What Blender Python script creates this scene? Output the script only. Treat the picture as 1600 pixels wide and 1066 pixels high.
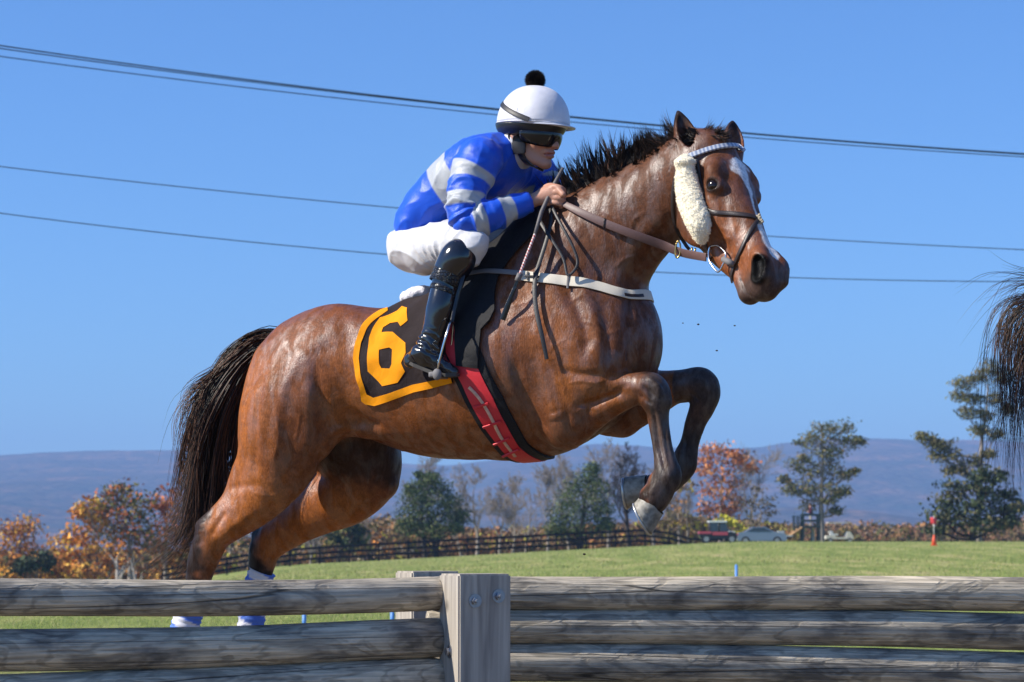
import bpy, bmesh, math, random, os
import numpy as np
from mathutils import Vector, Matrix
from mathutils.bvhtree import BVHTree
from mathutils import noise as mnoise

for o in list(bpy.data.objects):
    bpy.data.objects.remove(o)
sc = bpy.context.scene
COL = sc.collection
R = math.radians

# ------------------------------------------------------------------ camera
CAM_Z = 1.15
FPX = 3800.0                      # focal length in pixels of a 1600 px wide frame
PITCH = math.atan((850 - 533) / FPX)
cam_d = bpy.data.cameras.new('camera')
cam_d.sensor_width = 36.0
cam_d.lens = FPX * 36.0 / 1600.0
cam_d.clip_start = 0.1
cam_d.clip_end = 40000
cam_d.dof.use_dof = True
cam_d.dof.focus_distance = 9.3
cam_d.dof.aperture_fstop = 8.0
cam = bpy.data.objects.new('camera', cam_d)
COL.objects.link(cam)
cam.location = (0, 0, CAM_Z)
cam.rotation_euler = (R(90) + PITCH, 0, 0)
sc.camera = cam

# ------------------------------------------------------------------ sky and sun
SUN_AZ_LEFT = 78.0                # degrees left of the direction from the horse to the camera
SUN_EL = 38.0
az = R(SUN_AZ_LEFT)
sun_dir = Vector((-math.sin(az) * math.cos(R(SUN_EL)), -math.cos(az) * math.cos(R(SUN_EL)), math.sin(R(SUN_EL))))
w = bpy.data.worlds.new('World')
sc.world = w
w.use_nodes = True
wn = w.node_tree
wn.nodes.clear()
sky = wn.nodes.new('ShaderNodeTexSky')
sky.sky_type = 'NISHITA'
sky.sun_disc = False
sky.sun_elevation = R(SUN_EL)
sky.sun_rotation = math.atan2(sun_dir.x, sun_dir.y)
sky.air_density = 1.0
sky.dust_density = 0.25
sky.ozone_density = 3.2
bgn = wn.nodes.new('ShaderNodeBackground')
bgn.inputs['Strength'].default_value = 0.090
won = wn.nodes.new('ShaderNodeOutputWorld')
tint = wn.nodes.new('ShaderNodeVectorMath'); tint.operation = 'MULTIPLY'
tint.inputs[1].default_value = (.50, .83, 1.28)          # a deep, dry blue sky
wn.links.new(sky.outputs[0], tint.inputs[0]); wn.links.new(tint.outputs[0], bgn.inputs['Color'])
wn.links.new(bgn.outputs[0], won.inputs['Surface'])

sun_l = bpy.data.lights.new('sun', 'SUN')
sun_l.energy = 5.0
sun_l.angle = R(0.5)
sun_l.color = (1.0, 0.93, 0.82)
sun = bpy.data.objects.new('sun', sun_l)
COL.objects.link(sun)
sun.rotation_euler = sun_dir.to_track_quat('Z', 'Y').to_euler()
sun.location = (-20, 0, 20)

sc.view_settings.view_transform = 'Standard'
sc.view_settings.look = 'None'
sc.view_settings.exposure = 0.55
sc.view_settings.gamma = 1.0
sc.view_settings.use_curve_mapping = False
sc.render.engine = 'CYCLES'
sc.cycles.use_denoising = True
sc.cycles.max_bounces = 8
sc.cycles.transparent_max_bounces = 8

# ------------------------------------------------------------------ small helpers
FW = Vector((0, math.cos(PITCH), math.sin(PITCH)))
UP = Vector((0, -math.sin(PITCH), math.cos(PITCH)))
CP = Vector((0, 0, CAM_Z))

def ray(px, py):
    return (FW + Vector((1, 0, 0)) * ((px - 800) / FPX) + UP * ((533 - py) / FPX))

def PY(px, py, Y):
    """world point seen at (px, py) of the 1600 px photograph, at distance Y"""
    d = ray(px, py)
    return CP + d * (Y / d.y)

def depth_of(p):
    return (p - CP).dot(FW)

def tag(o, label=None, cat=None, group=None, kind=None):
    if label: o['label'] = label
    if cat: o['category'] = cat
    if group: o['group'] = group
    if kind: o['kind'] = kind
    return o

def link(name, me, mat=None, parent=None, loc=None, matrix=None):
    o = bpy.data.objects.new(name, me)
    COL.objects.link(o)
    if mat is not None and me is not None:
        if isinstance(mat, (list, tuple)):
            for m_ in mat: me.materials.append(m_)
        else:
            me.materials.append(mat)
    if parent is not None: o.parent = parent
    if matrix is not None: o.matrix_local = matrix
    if loc is not None: o.location = loc
    return o

def empty(name, loc=(0, 0, 0), rz=0, parent=None):
    o = bpy.data.objects.new(name, None)
    COL.objects.link(o)
    o.empty_display_size = 0.1
    o.location = loc
    o.rotation_euler = (0, 0, rz)
    if parent: o.parent = parent
    return o

def mesh_from(name, V, F, smooth=True):
    me = bpy.data.meshes.new(name)
    V = np.asarray(V, dtype=np.float32).reshape(-1, 3)
    if isinstance(F, np.ndarray) and F.ndim == 2:
        n, k = F.shape
        me.vertices.add(len(V)); me.vertices.foreach_set('co', V.ravel())
        me.loops.add(n * k); me.loops.foreach_set('vertex_index', F.astype(np.int32).ravel())
        me.polygons.add(n)
        me.polygons.foreach_set('loop_start', np.arange(0, n * k, k, dtype=np.int32))
        me.update(calc_edges=True)
    else:
        me.from_pydata([tuple(v) for v in V], [], [tuple(f) for f in F])
        me.update()
    if smooth:
        me.polygons.foreach_set('use_smooth', np.ones(len(me.polygons), dtype=bool))
    return me

def set_col(me, C, name='Col'):
    a = me.color_attributes.new(name, 'FLOAT_COLOR', 'POINT')
    C = np.asarray(C, dtype=np.float32)
    if C.shape[1] == 3:
        C = np.hstack([C, np.ones((len(C), 1), dtype=np.float32)])
    a.data.foreach_set('color', C.ravel())

class MB:
    """collects simple pieces into one mesh"""
    def __init__(s): s.v = []; s.f = []
    def add(s, V, F):
        b = len(s.v); s.v += [tuple(x) for x in V]; s.f += [tuple(b + i for i in f) for f in F]
    def box(s, c, size, rot=None, bev=0.0):
        x, y, z = [k / 2 for k in size]
        bm = bmesh.new()
        bmesh.ops.create_cube(bm, size=1.0)
        for v_ in bm.verts: v_.co = Vector((v_.co.x * size[0], v_.co.y * size[1], v_.co.z * size[2]))
        if bev: bmesh.ops.bevel(bm, geom=bm.edges[:], offset=bev, segments=2, affect='EDGES', profile=0.7)
        M = rot if rot is not None else Matrix.Identity(3)
        for i, v_ in enumerate(bm.verts): v_.index = i
        s.add([M @ v_.co + Vector(c) for v_ in bm.verts], [[v_.index for v_ in f.verts] for f in bm.faces])
        bm.free()
    def tube(s, pts, rad, n=8, cap=True, squash=None):
        pts = [Vector(p) for p in pts]
        rad = [rad] * len(pts) if not hasattr(rad, '__len__') else rad
        rings = []
        prev = None
        V = []; F = []
        for i, p in enumerate(pts):
            t = (pts[min(i + 1, len(pts) - 1)] - pts[max(i - 1, 0)])
            if t.length < 1e-9: t = Vector((0, 0, 1))
            t.normalize()
            if prev is None:
                a = Vector((0, 0, 1)) if abs(t.z) < 0.9 else Vector((1, 0, 0))
                n1 = t.cross(a).normalized()
            else:
                n1 = (prev - t * prev.dot(t)).normalized()
            prev = n1
            n2 = t.cross(n1)
            for k in range(n):
                an = 2 * math.pi * k / n
                V.append(p + (n1 * math.cos(an) + n2 * math.sin(an)) * rad[i])
        for i in range(len(pts) - 1):
            for k in range(n):
                a = i * n + k; b = i * n + (k + 1) % n
                F.append((a, b, b + n, a + n))
        if cap:
            F.append(tuple(range(n - 1, -1, -1)))
            F.append(tuple(range((len(pts) - 1) * n, len(pts) * n)))
        s.add(V, F)
    def ball(s, c, r, seg=12, rings=8, sc_=(1, 1, 1), rot=None):
        V = []; F = []
        M = rot if rot is not None else Matrix.Identity(3)
        for j in range(rings + 1):
            th = math.pi * j / rings
            for k in range(seg):
                an = 2 * math.pi * k / seg
                p = Vector((math.sin(th) * math.cos(an) * sc_[0], math.sin(th) * math.sin(an) * sc_[1], math.cos(th) * sc_[2])) * r
                V.append(M @ p + Vector(c))
        for j in range(rings):
            for k in range(seg):
                a = j * seg + k; b = j * seg + (k + 1) % seg
                F.append((a, a + seg, b + seg, b))
        s.add(V, F)
    def mesh(s, name, smooth=True):
        return mesh_from(name, np.array(s.v, dtype=np.float32), s.f, smooth)
    def build(s, name, mat, parent=None, smooth=True, **k):
        return link(name, s.mesh(name, smooth), mat, parent, **k)

# ------------------------------------------------------------------ materials
def new_mat(name):
    m = bpy.data.materials.new(name); m.use_nodes = True
    nt = m.node_tree
    b = nt.nodes['Principled BSDF']
    return m, nt, b

def mat_plain(name, col, rough=0.5, metal=0.0, spec=0.5, noise_scale=0, noise_amt=0.0, bump=0.0, bump_scale=60, coat=0.0, sheen=0.0):
    m, nt, b = new_mat(name)
    b.inputs['Base Color'].default_value = (*col, 1)
    b.inputs['Roughness'].default_value = rough
    b.inputs['Metallic'].default_value = metal
    b.inputs['Specular IOR Level'].default_value = spec
    b.inputs['Coat Weight'].default_value = coat
    b.inputs['Sheen Weight'].default_value = sheen
    tc = nt.nodes.new('ShaderNodeTexCoord')
    if noise_amt:
        n = nt.nodes.new('ShaderNodeTexNoise'); n.inputs['Scale'].default_value = noise_scale; n.inputs['Detail'].default_value = 6
        nt.links.new(tc.outputs['Object'], n.inputs['Vector'])
        r = nt.nodes.new('ShaderNodeMapRange'); r.inputs[3].default_value = 1 - noise_amt; r.inputs[4].default_value = 1 + noise_amt
        nt.links.new(n.outputs['Fac'], r.inputs[0])
        mx = nt.nodes.new('ShaderNodeVectorMath'); mx.operation = 'SCALE'; mx.inputs[0].default_value = col
        nt.links.new(r.outputs[0], mx.inputs['Scale']); nt.links.new(mx.outputs[0], b.inputs['Base Color'])
    if bump:
        n2 = nt.nodes.new('ShaderNodeTexNoise'); n2.inputs['Scale'].default_value = bump_scale; n2.inputs['Detail'].default_value = 5
        nt.links.new(tc.outputs['Object'], n2.inputs['Vector'])
        bp = nt.nodes.new('ShaderNodeBump'); bp.inputs['Strength'].default_value = 1.0; bp.inputs['Distance'].default_value = bump
        nt.links.new(n2.outputs['Fac'], bp.inputs['Height']); nt.links.new(bp.outputs[0], b.inputs['Normal'])
    return m

# ------------------------------------------------------------------ distance-field modelling
class Field:
    def __init__(s, lo, hi, h):
        s.h = h
        s.lo = np.array(lo, dtype=np.float64)
        n = np.ceil((np.array(hi) - s.lo) / h).astype(int) + 1
        s.ax = [(s.lo[i] + np.arange(n[i]) * h).astype(np.float32) for i in range(3)]
        s.F = np.full(tuple(n), 0.2, dtype=np.float32)
    def sl(s, lo, hi):
        r = []
        for i in range(3):
            a = int(np.floor((lo[i] - s.lo[i]) / s.h)); b = int(np.ceil((hi[i] - s.lo[i]) / s.h)) + 1
            a = max(a, 0); b = min(b, s.F.shape[i])
            if b <= a: return None
            r.append(slice(a, b))
        return tuple(r)
    def coords(s, sl):
        return s.ax[0][sl[0]][:, None, None], s.ax[1][sl[1]][None, :, None], s.ax[2][sl[2]][None, None, :]
    def comb(s, sl, f, k, mode):
        A = s.F[sl]
        if mode == 'add':
            if k <= 0: s.F[sl] = np.minimum(A, f)
            else:
                hh = np.maximum(k - np.abs(A - f), 0)
                s.F[sl] = np.minimum(A, f) - hh * hh / (4 * k)
        else:
            f = -f
            if k <= 0: s.F[sl] = np.maximum(A, f)
            else:
                hh = np.maximum(k - np.abs(A - f), 0)
                s.F[sl] = np.maximum(A, f) + hh * hh / (4 * k)
    def chain(s, pts, k=0.02, L=(0, 1, 0), sub=7, mode='add'):
        """pts: (Vector, radius, lateral factor); a smooth tube through them"""
        P = np.array([list(p[0]) + [p[1], p[2]] for p in pts], dtype=np.float64)
        if len(P) > 2 and sub > 1: P = catmull(P, sub)
        if len(P) == 1: P = np.vstack([P, P + 1e-6])
        L = np.array(L, dtype=np.float64); L /= np.linalg.norm(L)
        smx = np.maximum(P[:, 4], 1.0)
        rr = (P[:, 3] * smx)[:, None]
        pad = k + 3 * s.h
        lo = (P[:, :3] - rr).min(0) - pad; hi = (P[:, :3] + rr).max(0) + pad
        SL = s.sl(lo, hi)
        if SL is None: return
        acc = np.full(tuple(q.stop - q.start for q in SL), 0.3, dtype=np.float32)
        for i in range(len(P) - 1):
            a, b = P[i], P[i + 1]
            ra = max(a[3] * max(a[4], 1), b[3] * max(b[4], 1)) + pad
            l2 = np.minimum(a[:3], b[:3]) - ra; h2 = np.maximum(a[:3], b[:3]) + ra
            q = s.sl(l2, h2)
            if q is None: continue
            q = tuple(slice(max(q[j].start, SL[j].start), min(q[j].stop, SL[j].stop)) for j in range(3))
            if any(g.stop <= g.start for g in q): continue
            x, y, z = s.coords(q)
            d = (b[:3] - a[:3]); dd = float(d @ d) + 1e-12
            t = ((x - a[0]) * d[0] + (y - a[1]) * d[1] + (z - a[2]) * d[2]) / dd
            t = np.clip(t, 0, 1).astype(np.float32)
            qx = x - (a[0] + t * d[0]); qy = y - (a[1] + t * d[1]); qz = z - (a[2] + t * d[2])
            sf = a[4] + t * (b[4] - a[4])
            dl = qx * L[0] + qy * L[1] + qz * L[2]
            m = dl * dl * (1 / (sf * sf) - 1)
            f = np.sqrt(np.maximum(qx * qx + qy * qy + qz * qz + m, 1e-12)) - (a[3] + t * (b[3] - a[3]))
            r_ = tuple(slice(q[j].start - SL[j].start, q[j].stop - SL[j].start) for j in range(3))
            acc[r_] = np.minimum(acc[r_], f)
        s.comb(SL, acc, k, mode)
    def ell(s, c, rad, axes=None, k=0.01, mode='add'):
        """ellipsoid; axes: 3 orthonormal vectors"""
        c = np.array(c); rad = np.array(rad, dtype=float)
        A = np.eye(3) if axes is None else np.array([list(a) for a in axes])
        ext = np.sqrt(((A * rad[:, None]) ** 2).sum(0)) + k + 3 * s.h
        q = s.sl(c - ext, c + ext)
        if q is None: return
        x, y, z = s.coords(q); x = x - c[0]; y = y - c[1]; z = z - c[2]
        g = 0; g2 = 0
        for i in range(3):
            e = (x * A[i, 0] + y * A[i, 1] + z * A[i, 2])
            g = g + (e / rad[i]) ** 2; g2 = g2 + (e / rad[i] ** 2) ** 2
        k0 = np.sqrt(np.maximum(g, 1e-9)); k1 = np.sqrt(np.maximum(g2, 1e-9))
        f = np.minimum(k0 * (k0 - 1) / k1, 0.3).astype(np.float32)
        s.comb(q, f, k, mode)
    def cut_plane(s, p, n, k=0.0):
        """remove what lies on the +n side"""
        x, y, z = s.ax[0][:, None, None], s.ax[1][None, :, None], s.ax[2][None, None, :]
        f = (x - p[0]) * n[0] + (y - p[1]) * n[1] + (z - p[2]) * n[2]
        s.F = np.maximum(s.F, f.astype(np.float32))
    def extract(s, smooth=2):
        F = s.F
        I = F < 0
        c = [(i, j, k) for i in (0, 1) for j in (0, 1) for k in (0, 1)]
        nx, ny, nz = [d - 1 for d in F.shape]
        cnt = np.zeros((nx, ny, nz), dtype=np.int8)
        for (i, j, k) in c: cnt += I[i:i + nx, j:j + ny, k:k + nz]
        act = (cnt > 0) & (cnt < 8)
        idx = np.argwhere(act)
        N = len(idx)
        cid = np.full(act.shape, -1, dtype=np.int32)
        cid[act] = np.arange(N)
        vals = {cc: F[idx[:, 0] + cc[0], idx[:, 1] + cc[1], idx[:, 2] + cc[2]] for cc in c}
        sm = np.zeros((N, 3)); wt = np.zeros(N)
        for a in c:
            for ax_ in range(3):
                if a[ax_] == 1: continue
                b = list(a); b[ax_] = 1; b = tuple(b)
                fa, fb = vals[a], vals[b]
                m = (fa < 0) != (fb < 0)
                t = np.where(m, fa / np.where(m, fa - fb, 1), 0)
                p = np.tile(np.array(a, dtype=float), (N, 1)); p[:, ax_] = t
                sm += p * m[:, None]; wt += m
        V = (idx + sm / wt[:, None]) * s.h + s.lo
        quads = []
        for ax_ in range(3):
            u, v_ = [(1, 2), (2, 0), (0, 1)][ax_]
            sa = [slice(1, -1)] * 3; sb = [slice(1, -1)] * 3
            sa[ax_] = slice(0, -1); sb[ax_] = slice(1, None)
            A = I[tuple(sa)]; B = I[tuple(sb)]
            for flip, m in ((False, A & ~B), (True, ~A & B)):
                e = np.argwhere(m)
                if not len(e): continue
                off = np.array([1, 1, 1]); off[ax_] = 0
                e = e + off
                q = []
                for du, dv in ((0, 0), (1, 0), (1, 1), (0, 1)):
                    g = e.copy(); g[:, u] -= 1 - du; g[:, v_] -= 1 - dv
                    q.append(cid[g[:, 0], g[:, 1], g[:, 2]])
                q = np.stack(q, 1)
                if flip: q = q[:, ::-1]
                quads.append(q)
        Q = np.vstack(quads)
        Q = Q[(Q >= 0).all(1)]
        V = lap(V, Q, smooth)
        return V, Q

def lap(V, Q, it, lam=0.5):
    E = np.vstack([Q[:, [0, 1]], Q[:, [1, 2]], Q[:, [2, 3]], Q[:, [3, 0]]])
    N = len(V)
    deg = np.bincount(E[:, 0], minlength=N) + np.bincount(E[:, 1], minlength=N)
    deg = np.maximum(deg, 1)[:, None]
    for i in range(it):
        for l_ in (lam, -lam * 0.95) if it > 1 else (lam,):
            S = np.zeros_like(V)
            for a in range(3):
                S[:, a] = np.bincount(E[:, 0], V[E[:, 1], a], N) + np.bincount(E[:, 1], V[E[:, 0], a], N)
            V = V + l_ * (S / deg - V)
    return V

def catmull(P, sub):
    P = np.asarray(P, dtype=float)
    Q = np.vstack([2 * P[0] - P[1], P, 2 * P[-1] - P[-2]])
    out = []
    for i in range(1, len(Q) - 2):
        p0, p1, p2, p3 = Q[i - 1], Q[i], Q[i + 1], Q[i + 2]
        for j in range(sub):
            t = j / sub
            out.append(0.5 * (2 * p1 + (p2 - p0) * t + (2 * p0 - 5 * p1 + 4 * p2 - p3) * t * t + (3 * p1 - p0 - 3 * p2 + p3) * t ** 3))
    out.append(Q[-2])
    return np.array(out)

def vnormals(V, Q):
    n = np.cross(V[Q[:, 2]] - V[Q[:, 0]], V[Q[:, 3]] - V[Q[:, 1]])
    N = np.zeros_like(V)
    for i in range(4):
        for a in range(3):
            N[:, a] += np.bincount(Q[:, i], n[:, a], len(V))
    return N / np.maximum(np.linalg.norm(N, axis=1), 1e-12)[:, None]

def polydist(V, P):
    """distance of points V to polyline P and the parameter 0..1 along it"""
    P = np.asarray(P, dtype=float)
    best = np.full(len(V), 1e9); par = np.zeros(len(V))
    seg = np.linalg.norm(np.diff(P, axis=0), axis=1); tot = max(seg.sum(), 1e-9); acc = 0
    if len(P) == 1:
        return np.linalg.norm(V - P[0], axis=1), par
    for i in range(len(P) - 1):
        d = P[i + 1] - P[i]; dd = d @ d + 1e-12
        t = np.clip(((V - P[i]) @ d) / dd, 0, 1)
        r = np.linalg.norm(V - (P[i] + t[:, None] * d), axis=1)
        m = r < best
        best[m] = r[m]; par[m] = (acc + t[m] * seg[i]) / tot
        acc += seg[i]
    return best, par

def sstep(a, b, x):
    t = np.clip((x - a) / (b - a), 0, 1)
    return t * t * (3 - 2 * t)

def vnoise(V, scale, seed=0):
    """cheap smooth value noise, vectorised"""
    P = V * scale + seed * 17.31
    i = np.floor(P).astype(np.int64); f = P - i; f = f * f * (3 - 2 * f)
    def hsh(a, b, c):
        n = (a * 73856093) ^ (b * 19349663) ^ (c * 83492791) ^ (seed * 2654435)
        n = (n ^ (n >> 13)) * 1274126177
        return ((n ^ (n >> 16)) & 0xffff) / 65535.0
    r = 0
    for dx in (0, 1):
        for dy in (0, 1):
            for dz in (0, 1):
                wt = (f[:, 0] if dx else 1 - f[:, 0]) * (f[:, 1] if dy else 1 - f[:, 1]) * (f[:, 2] if dz else 1 - f[:, 2])
                r = r + wt * hsh(i[:, 0] + dx, i[:, 1] + dy, i[:, 2] + dz)
    return r * 2 - 1
def fbm(V, scale, oct=3, seed=0):
    r = 0; a = 1; t = 0
    for o_ in range(oct):
        r = r + a * vnoise(V, scale * 2 ** o_, seed + o_); t += a; a *= 0.5
    return r / t

# the frame of the horse: x = its heading, y = away from the camera, z = up
TH = R(22)
HEAD_V = Vector((math.cos(TH), -math.sin(TH), 0))
NEAR_V = Vector((-math.sin(TH), -math.cos(TH), 0))
HO = PY(700, 580, 9.5)
HM = Matrix.Translation(HO) @ Matrix.Rotation(-TH, 4, 'Z')
HMI = HM.inverted()

def HP(px, py, v=0.0):
    """point (horse frame) seen at (px, py), v metres to the near side of the horse's midline"""
    d = ray(px, py)
    t = ((HO - CP).dot(NEAR_V) + v) / d.dot(NEAR_V)
    return HMI @ (CP + d * t)
def mpp(pl):
    """metres per photograph pixel at a horse-frame point"""
    return depth_of(HM @ pl) / FPX
def HC(px, py, v, r, s=1.0):
    p = HP(px, py, v)
    return (p, r * mpp(p), s)
CPL = HMI @ CP
def HRAY(px, py):
    return (HMI.to_3x3() @ ray(px, py)).normalized()
# ------------------------------------------------------------------ the horse
VOX = float(os.environ.get('VOX', '0.0058'))
def build_horse_field():
    F = Field((-1.12, -0.47, -1.32), (1.72, 0.50, 1.12), VOX)
    # trunk
    F.chain([HC(452, 592, 0, 56, 1.3), HC(484, 576, 0, 80, 1.2), HC(525, 572, 0, 93, 1.15), HC(575, 580, 0, 98, 1.08),
             HC(630, 588, 0, 110, .94), HC(690, 588, 0, 128, .86), HC(750, 578, 0, 140, .82), HC(800, 563, 0, 150, .8),
             HC(850, 548, 0, 150, .74), HC(895, 536, 0, 138, .74), HC(925, 535, 0, 112, .86), HC(945, 540, 0, 82, 1.05)], k=.03)
    # flat belly line between stifle and girth
    # withers
    F.chain([HC(740, 462, 0, 26, 1.0), HC(790, 425, 0, 34, .9), HC(835, 392, 0, 45, .8)], k=.08)
    # croup tops, left and right
    for v in (.09, -.09):
        F.chain([HC(475, 550, v, 44, 1), HC(530, 530, v, 50, 1.0), HC(590, 545, v, 45, 1)], k=.06)
    # neck
    F.chain([HC(845, 490, 0, 128, .72), HC(885, 438, 0, 118, .62), HC(925, 398, .01, 102, .58), HC(965, 362, .02, 86, .58),
             HC(1005, 332, .04, 74, .6), HC(1040, 306, .055, 66, .62), HC(1070, 278, .07, 62, .66), HC(1092, 262, .08, 55, .72)], k=.06)
    # crest
    F.chain([HC(860, 372, 0, 28, .7), HC(910, 332, .01, 24, .7), HC(960, 298, .02, 22, .7), HC(1010, 270, .035, 22, .7), HC(1050, 248, .055, 22, .7), HC(1085, 232, .075, 24, .8), HC(1108, 228, .085, 24, .9)], k=.05)
    # shoulders and breast
    for v in (.15, -.15):
        F.chain([HC(830, 440, v * .75, 50, .6), HC(870, 500, v * 1.0, 60, .6), HC(915, 565, v * 1.1, 62, .62)], k=.05)
        F.chain([HC(860, 560, v * 1.1, 55, .6), HC(880, 610, v * 1.15, 55, .6), HC(885, 645, v * 1.1, 48, .6)], k=.04)
    for v in (.095, -.095):
        F.ell(HP(950, 545, v), (.11, .105, .15), k=.035)
        F.ell(HP(935, 610, v), (.10, .085, .09), k=.04)
    F.chain([HC(985, 575, 0, 14, 1), HC(990, 520, 0, 16, 1), HC(985, 470, 0, 16, 1)], k=.03)
    # sternum
    F.chain([HC(800, 655, 0, 60, 1.1), HC(860, 655, 0, 56, 1.1), HC(920, 625, 0, 50, 1.1)], k=.05)
    # near fore: upper and lower forearm muscle
    F.chain([HC(868, 618, .15, 46, .8), HC(900, 612, .16, 38, .8), HC(935, 606, .165, 27, .9), HC(970, 603, .16, 21, .95), HC(1003, 604, .155, 21, .95)], k=.02)
    F.chain([HC(885, 660, .12, 44, .8), HC(920, 645, .145, 31, .85), HC(955, 630, .155, 22, .9), HC(990, 618, .155, 16, .95)], k=.012)
    F.chain([HC(1000, 605, .155, 21, .95), HC(1016, 609, .155, 27, .9), HC(1025, 624, .155, 25, .9), HC(1028, 641, .155, 18, .9),
             HC(1033, 665, .155, 13, .85), HC(1039, 700, .155, 12.5, .85), HC(1041, 725, .155, 18, .85), HC(1043, 744, .155, 22, .9),
             HC(1037, 759, .155, 20, .95), HC(1029, 771, .155, 22, 1.0), HC(1022, 779, .155, 24, 1.0)], k=.012)
    F.chain([HC(1017, 652, .155, 6.5, 1), HC(1025, 690, .155, 6.5, 1), HC(1031, 722, .155, 8, 1)], k=.01)   # tendon
    F.ell(HP(1024, 752, .155), (.026, .025, .03), k=.02)
    # far fore
    F.chain([HC(915, 610, -.13, 52, .8), HC(955, 640, -.13, 42, .85), HC(985, 633, -.13, 40, .85), HC(1020, 616, -.13, 35, .9), HC(1050, 606, -.13, 27, .95), HC(1080, 602, -.13, 25, .95)], k=.025)
    F.ell(HP(974, 655, -.13), (.065, .05, .07), k=.02)
    F.chain([HC(1078, 602, -.13, 25, .95), HC(1094, 602, -.13, 28, .9), HC(1101, 615, -.13, 25, .9), HC(1097, 636, -.13, 20, .9),
             HC(1087, 660, -.13, 16.5, .85), HC(1078, 692, -.13, 15, .85), HC(1071, 715, -.13, 19, .9), HC(1067, 731, -.13, 20, .9),
             HC(1048, 752, -.13, 18, .95), HC(1032, 760, -.13, 20, 1.0), HC(1022, 761, -.13, 20, 1.0)], k=.012)
    # bony knees: small carpal bones and the point at the back of the joint
    F.ell(HP(1003, 594, .165), (.030, .024, .022), k=.012); F.ell(HP(1030, 612, .165), (.024, .024, .030), k=.010); F.ell(HP(1040, 628, .15), (.020, .024, .024), k=.010)
    F.ell(HP(1001, 624, .15), (.020, .016, .022), k=.012)
    F.ell(HP(1084, 586, -.13), (.030, .024, .020), k=.012); F.ell(HP(1112, 600, -.13), (.022, .024, .030), k=.010); F.ell(HP(1108, 622, -.13), (.020, .024, .020), k=.010)
    F.ell(HP(1068, 618, -.13), (.024, .018, .024), k=.010)
    # hind legs: haunch, thigh, gaskin, hock, cannon
    F.chain([HC(500, 600, .10, 88, .9), HC(466, 630, .13, 80, .88), HC(446, 675, .15, 71, .85), HC(437, 714, .16, 60, .82), HC(424, 750, .165, 49, .8),
             HC(402, 781, .165, 40, .75), HC(374, 805, .165, 33, .75), HC(350, 824, .165, 28, .8), HC(334, 838, .165, 27, .85), HC(325, 855, .165, 27, .85),
             HC(317, 876, .165, 25, .8), HC(311, 900, .165, 21, .85), HC(303, 930, .165, 17, .85), HC(295, 960, .165, 17, .85), HC(288, 985, .165, 19, .9), HC(284, 1004, .165, 21, .95),
             HC(284, 1026, .165, 17, 1), HC(286, 1042, .165, 20, 1.05)], k=.04)
    F.chain([HC(432, 572, .09, 34, 1.2), HC(417, 605, .12, 33, 1.1), HC(405, 650, .15, 31, 1.0), HC(400, 705, .155, 28, .9), HC(382, 745, .16, 24, .8), HC(360, 780, .165, 14, .8), HC(335, 805, .165, 11, .8), HC(318, 822, .165, 12, .8)], k=.04)
    F.chain([HC(535, 620, .13, 50, .8), HC(500, 664, .16, 40, .8), HC(470, 710, .17, 34, .8), HC(450, 742, .165, 28, .8)], k=.05)
    F.chain([HC(545, 650, .12, 22, .7), HC(575, 668, .13, 16, .7), HC(610, 668, .14, 10, .7)], k=.05)
    F.chain([HC(520, 620, -.10, 90, .95), HC(545, 680, -.13, 76, .9), HC(563, 716, -.15, 66, .85), HC(566, 742, -.16, 58, .85),
             HC(540, 766, -.16, 56, .8), HC(505, 788, -.16, 46, .78), HC(474, 808, -.16, 38, .78), HC(448, 826, -.16, 33, .8), HC(426, 843, -.16, 29, .85), HC(414, 860, -.16, 25, .85),
             HC(409, 880, -.16, 22, .85), HC(405, 905, -.16, 18, .85), HC(399, 935, -.16, 17, .85), HC(394, 962, -.16, 17, .85), HC(390, 990, -.16, 19, .9), HC(388, 1004, -.16, 20, .95),
             HC(390, 1026, -.16, 17, 1), HC(394, 1042, -.16, 20, 1.05)], k=.035)
    F.ell(HP(600, 758, -.15), (.055, .05, .05), k=.03)
    F.chain([HC(455, 800, -.16, 14, .8), HC(425, 822, -.16, 10, .8), HC(404, 836, -.16, 11, .8)], k=.02)
    F.chain([HC(452, 540, 0, 26, 1), HC(432, 542, 0, 18, 1), HC(415, 552, 0, 12, 1), HC(402,566,0,9,1)], k=.03)      # dock
    return F

# head frame
PHI = R(46)
HS = 1.15
POLL = HP(1138, 222, .09)
_fh = HMI.to_3x3() @ Vector((math.cos(PHI), -math.sin(PHI), 0))
_z = Vector((0, 0, 1))
BET = R(35)
HE1 = (-_z * math.cos(BET) + _fh * math.sin(BET)).normalized()       # poll to muzzle
HE2 = (_fh * math.cos(BET) + _z * math.sin(BET)).normalized()        # out of the forehead
HE3 = (HE1.cross(HE2)).normalized()
if (HMI.to_3x3() @ NEAR_V).dot(HE3) < 0: HE3 = -HE3                    # to the near side
roll = Matrix.Rotation(R(float(os.environ.get('ROLL', '-10'))), 3, HE2)
HE1 = roll @ HE1; HE3 = roll @ HE3
def HD(t, n, l):
    return POLL + (HE1 * t + HE2 * n + HE3 * l) * HS
def hc(t, n, l, r, s=1.0): return (HD(t, n, l), r * HS, s)
def hr(*a): return tuple(x * HS for x in a)
EA1 = (HE2 * .8 + HE1 * .6).normalized(); EA2 = (HE1 * .8 - HE2 * .6).normalized()
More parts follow.
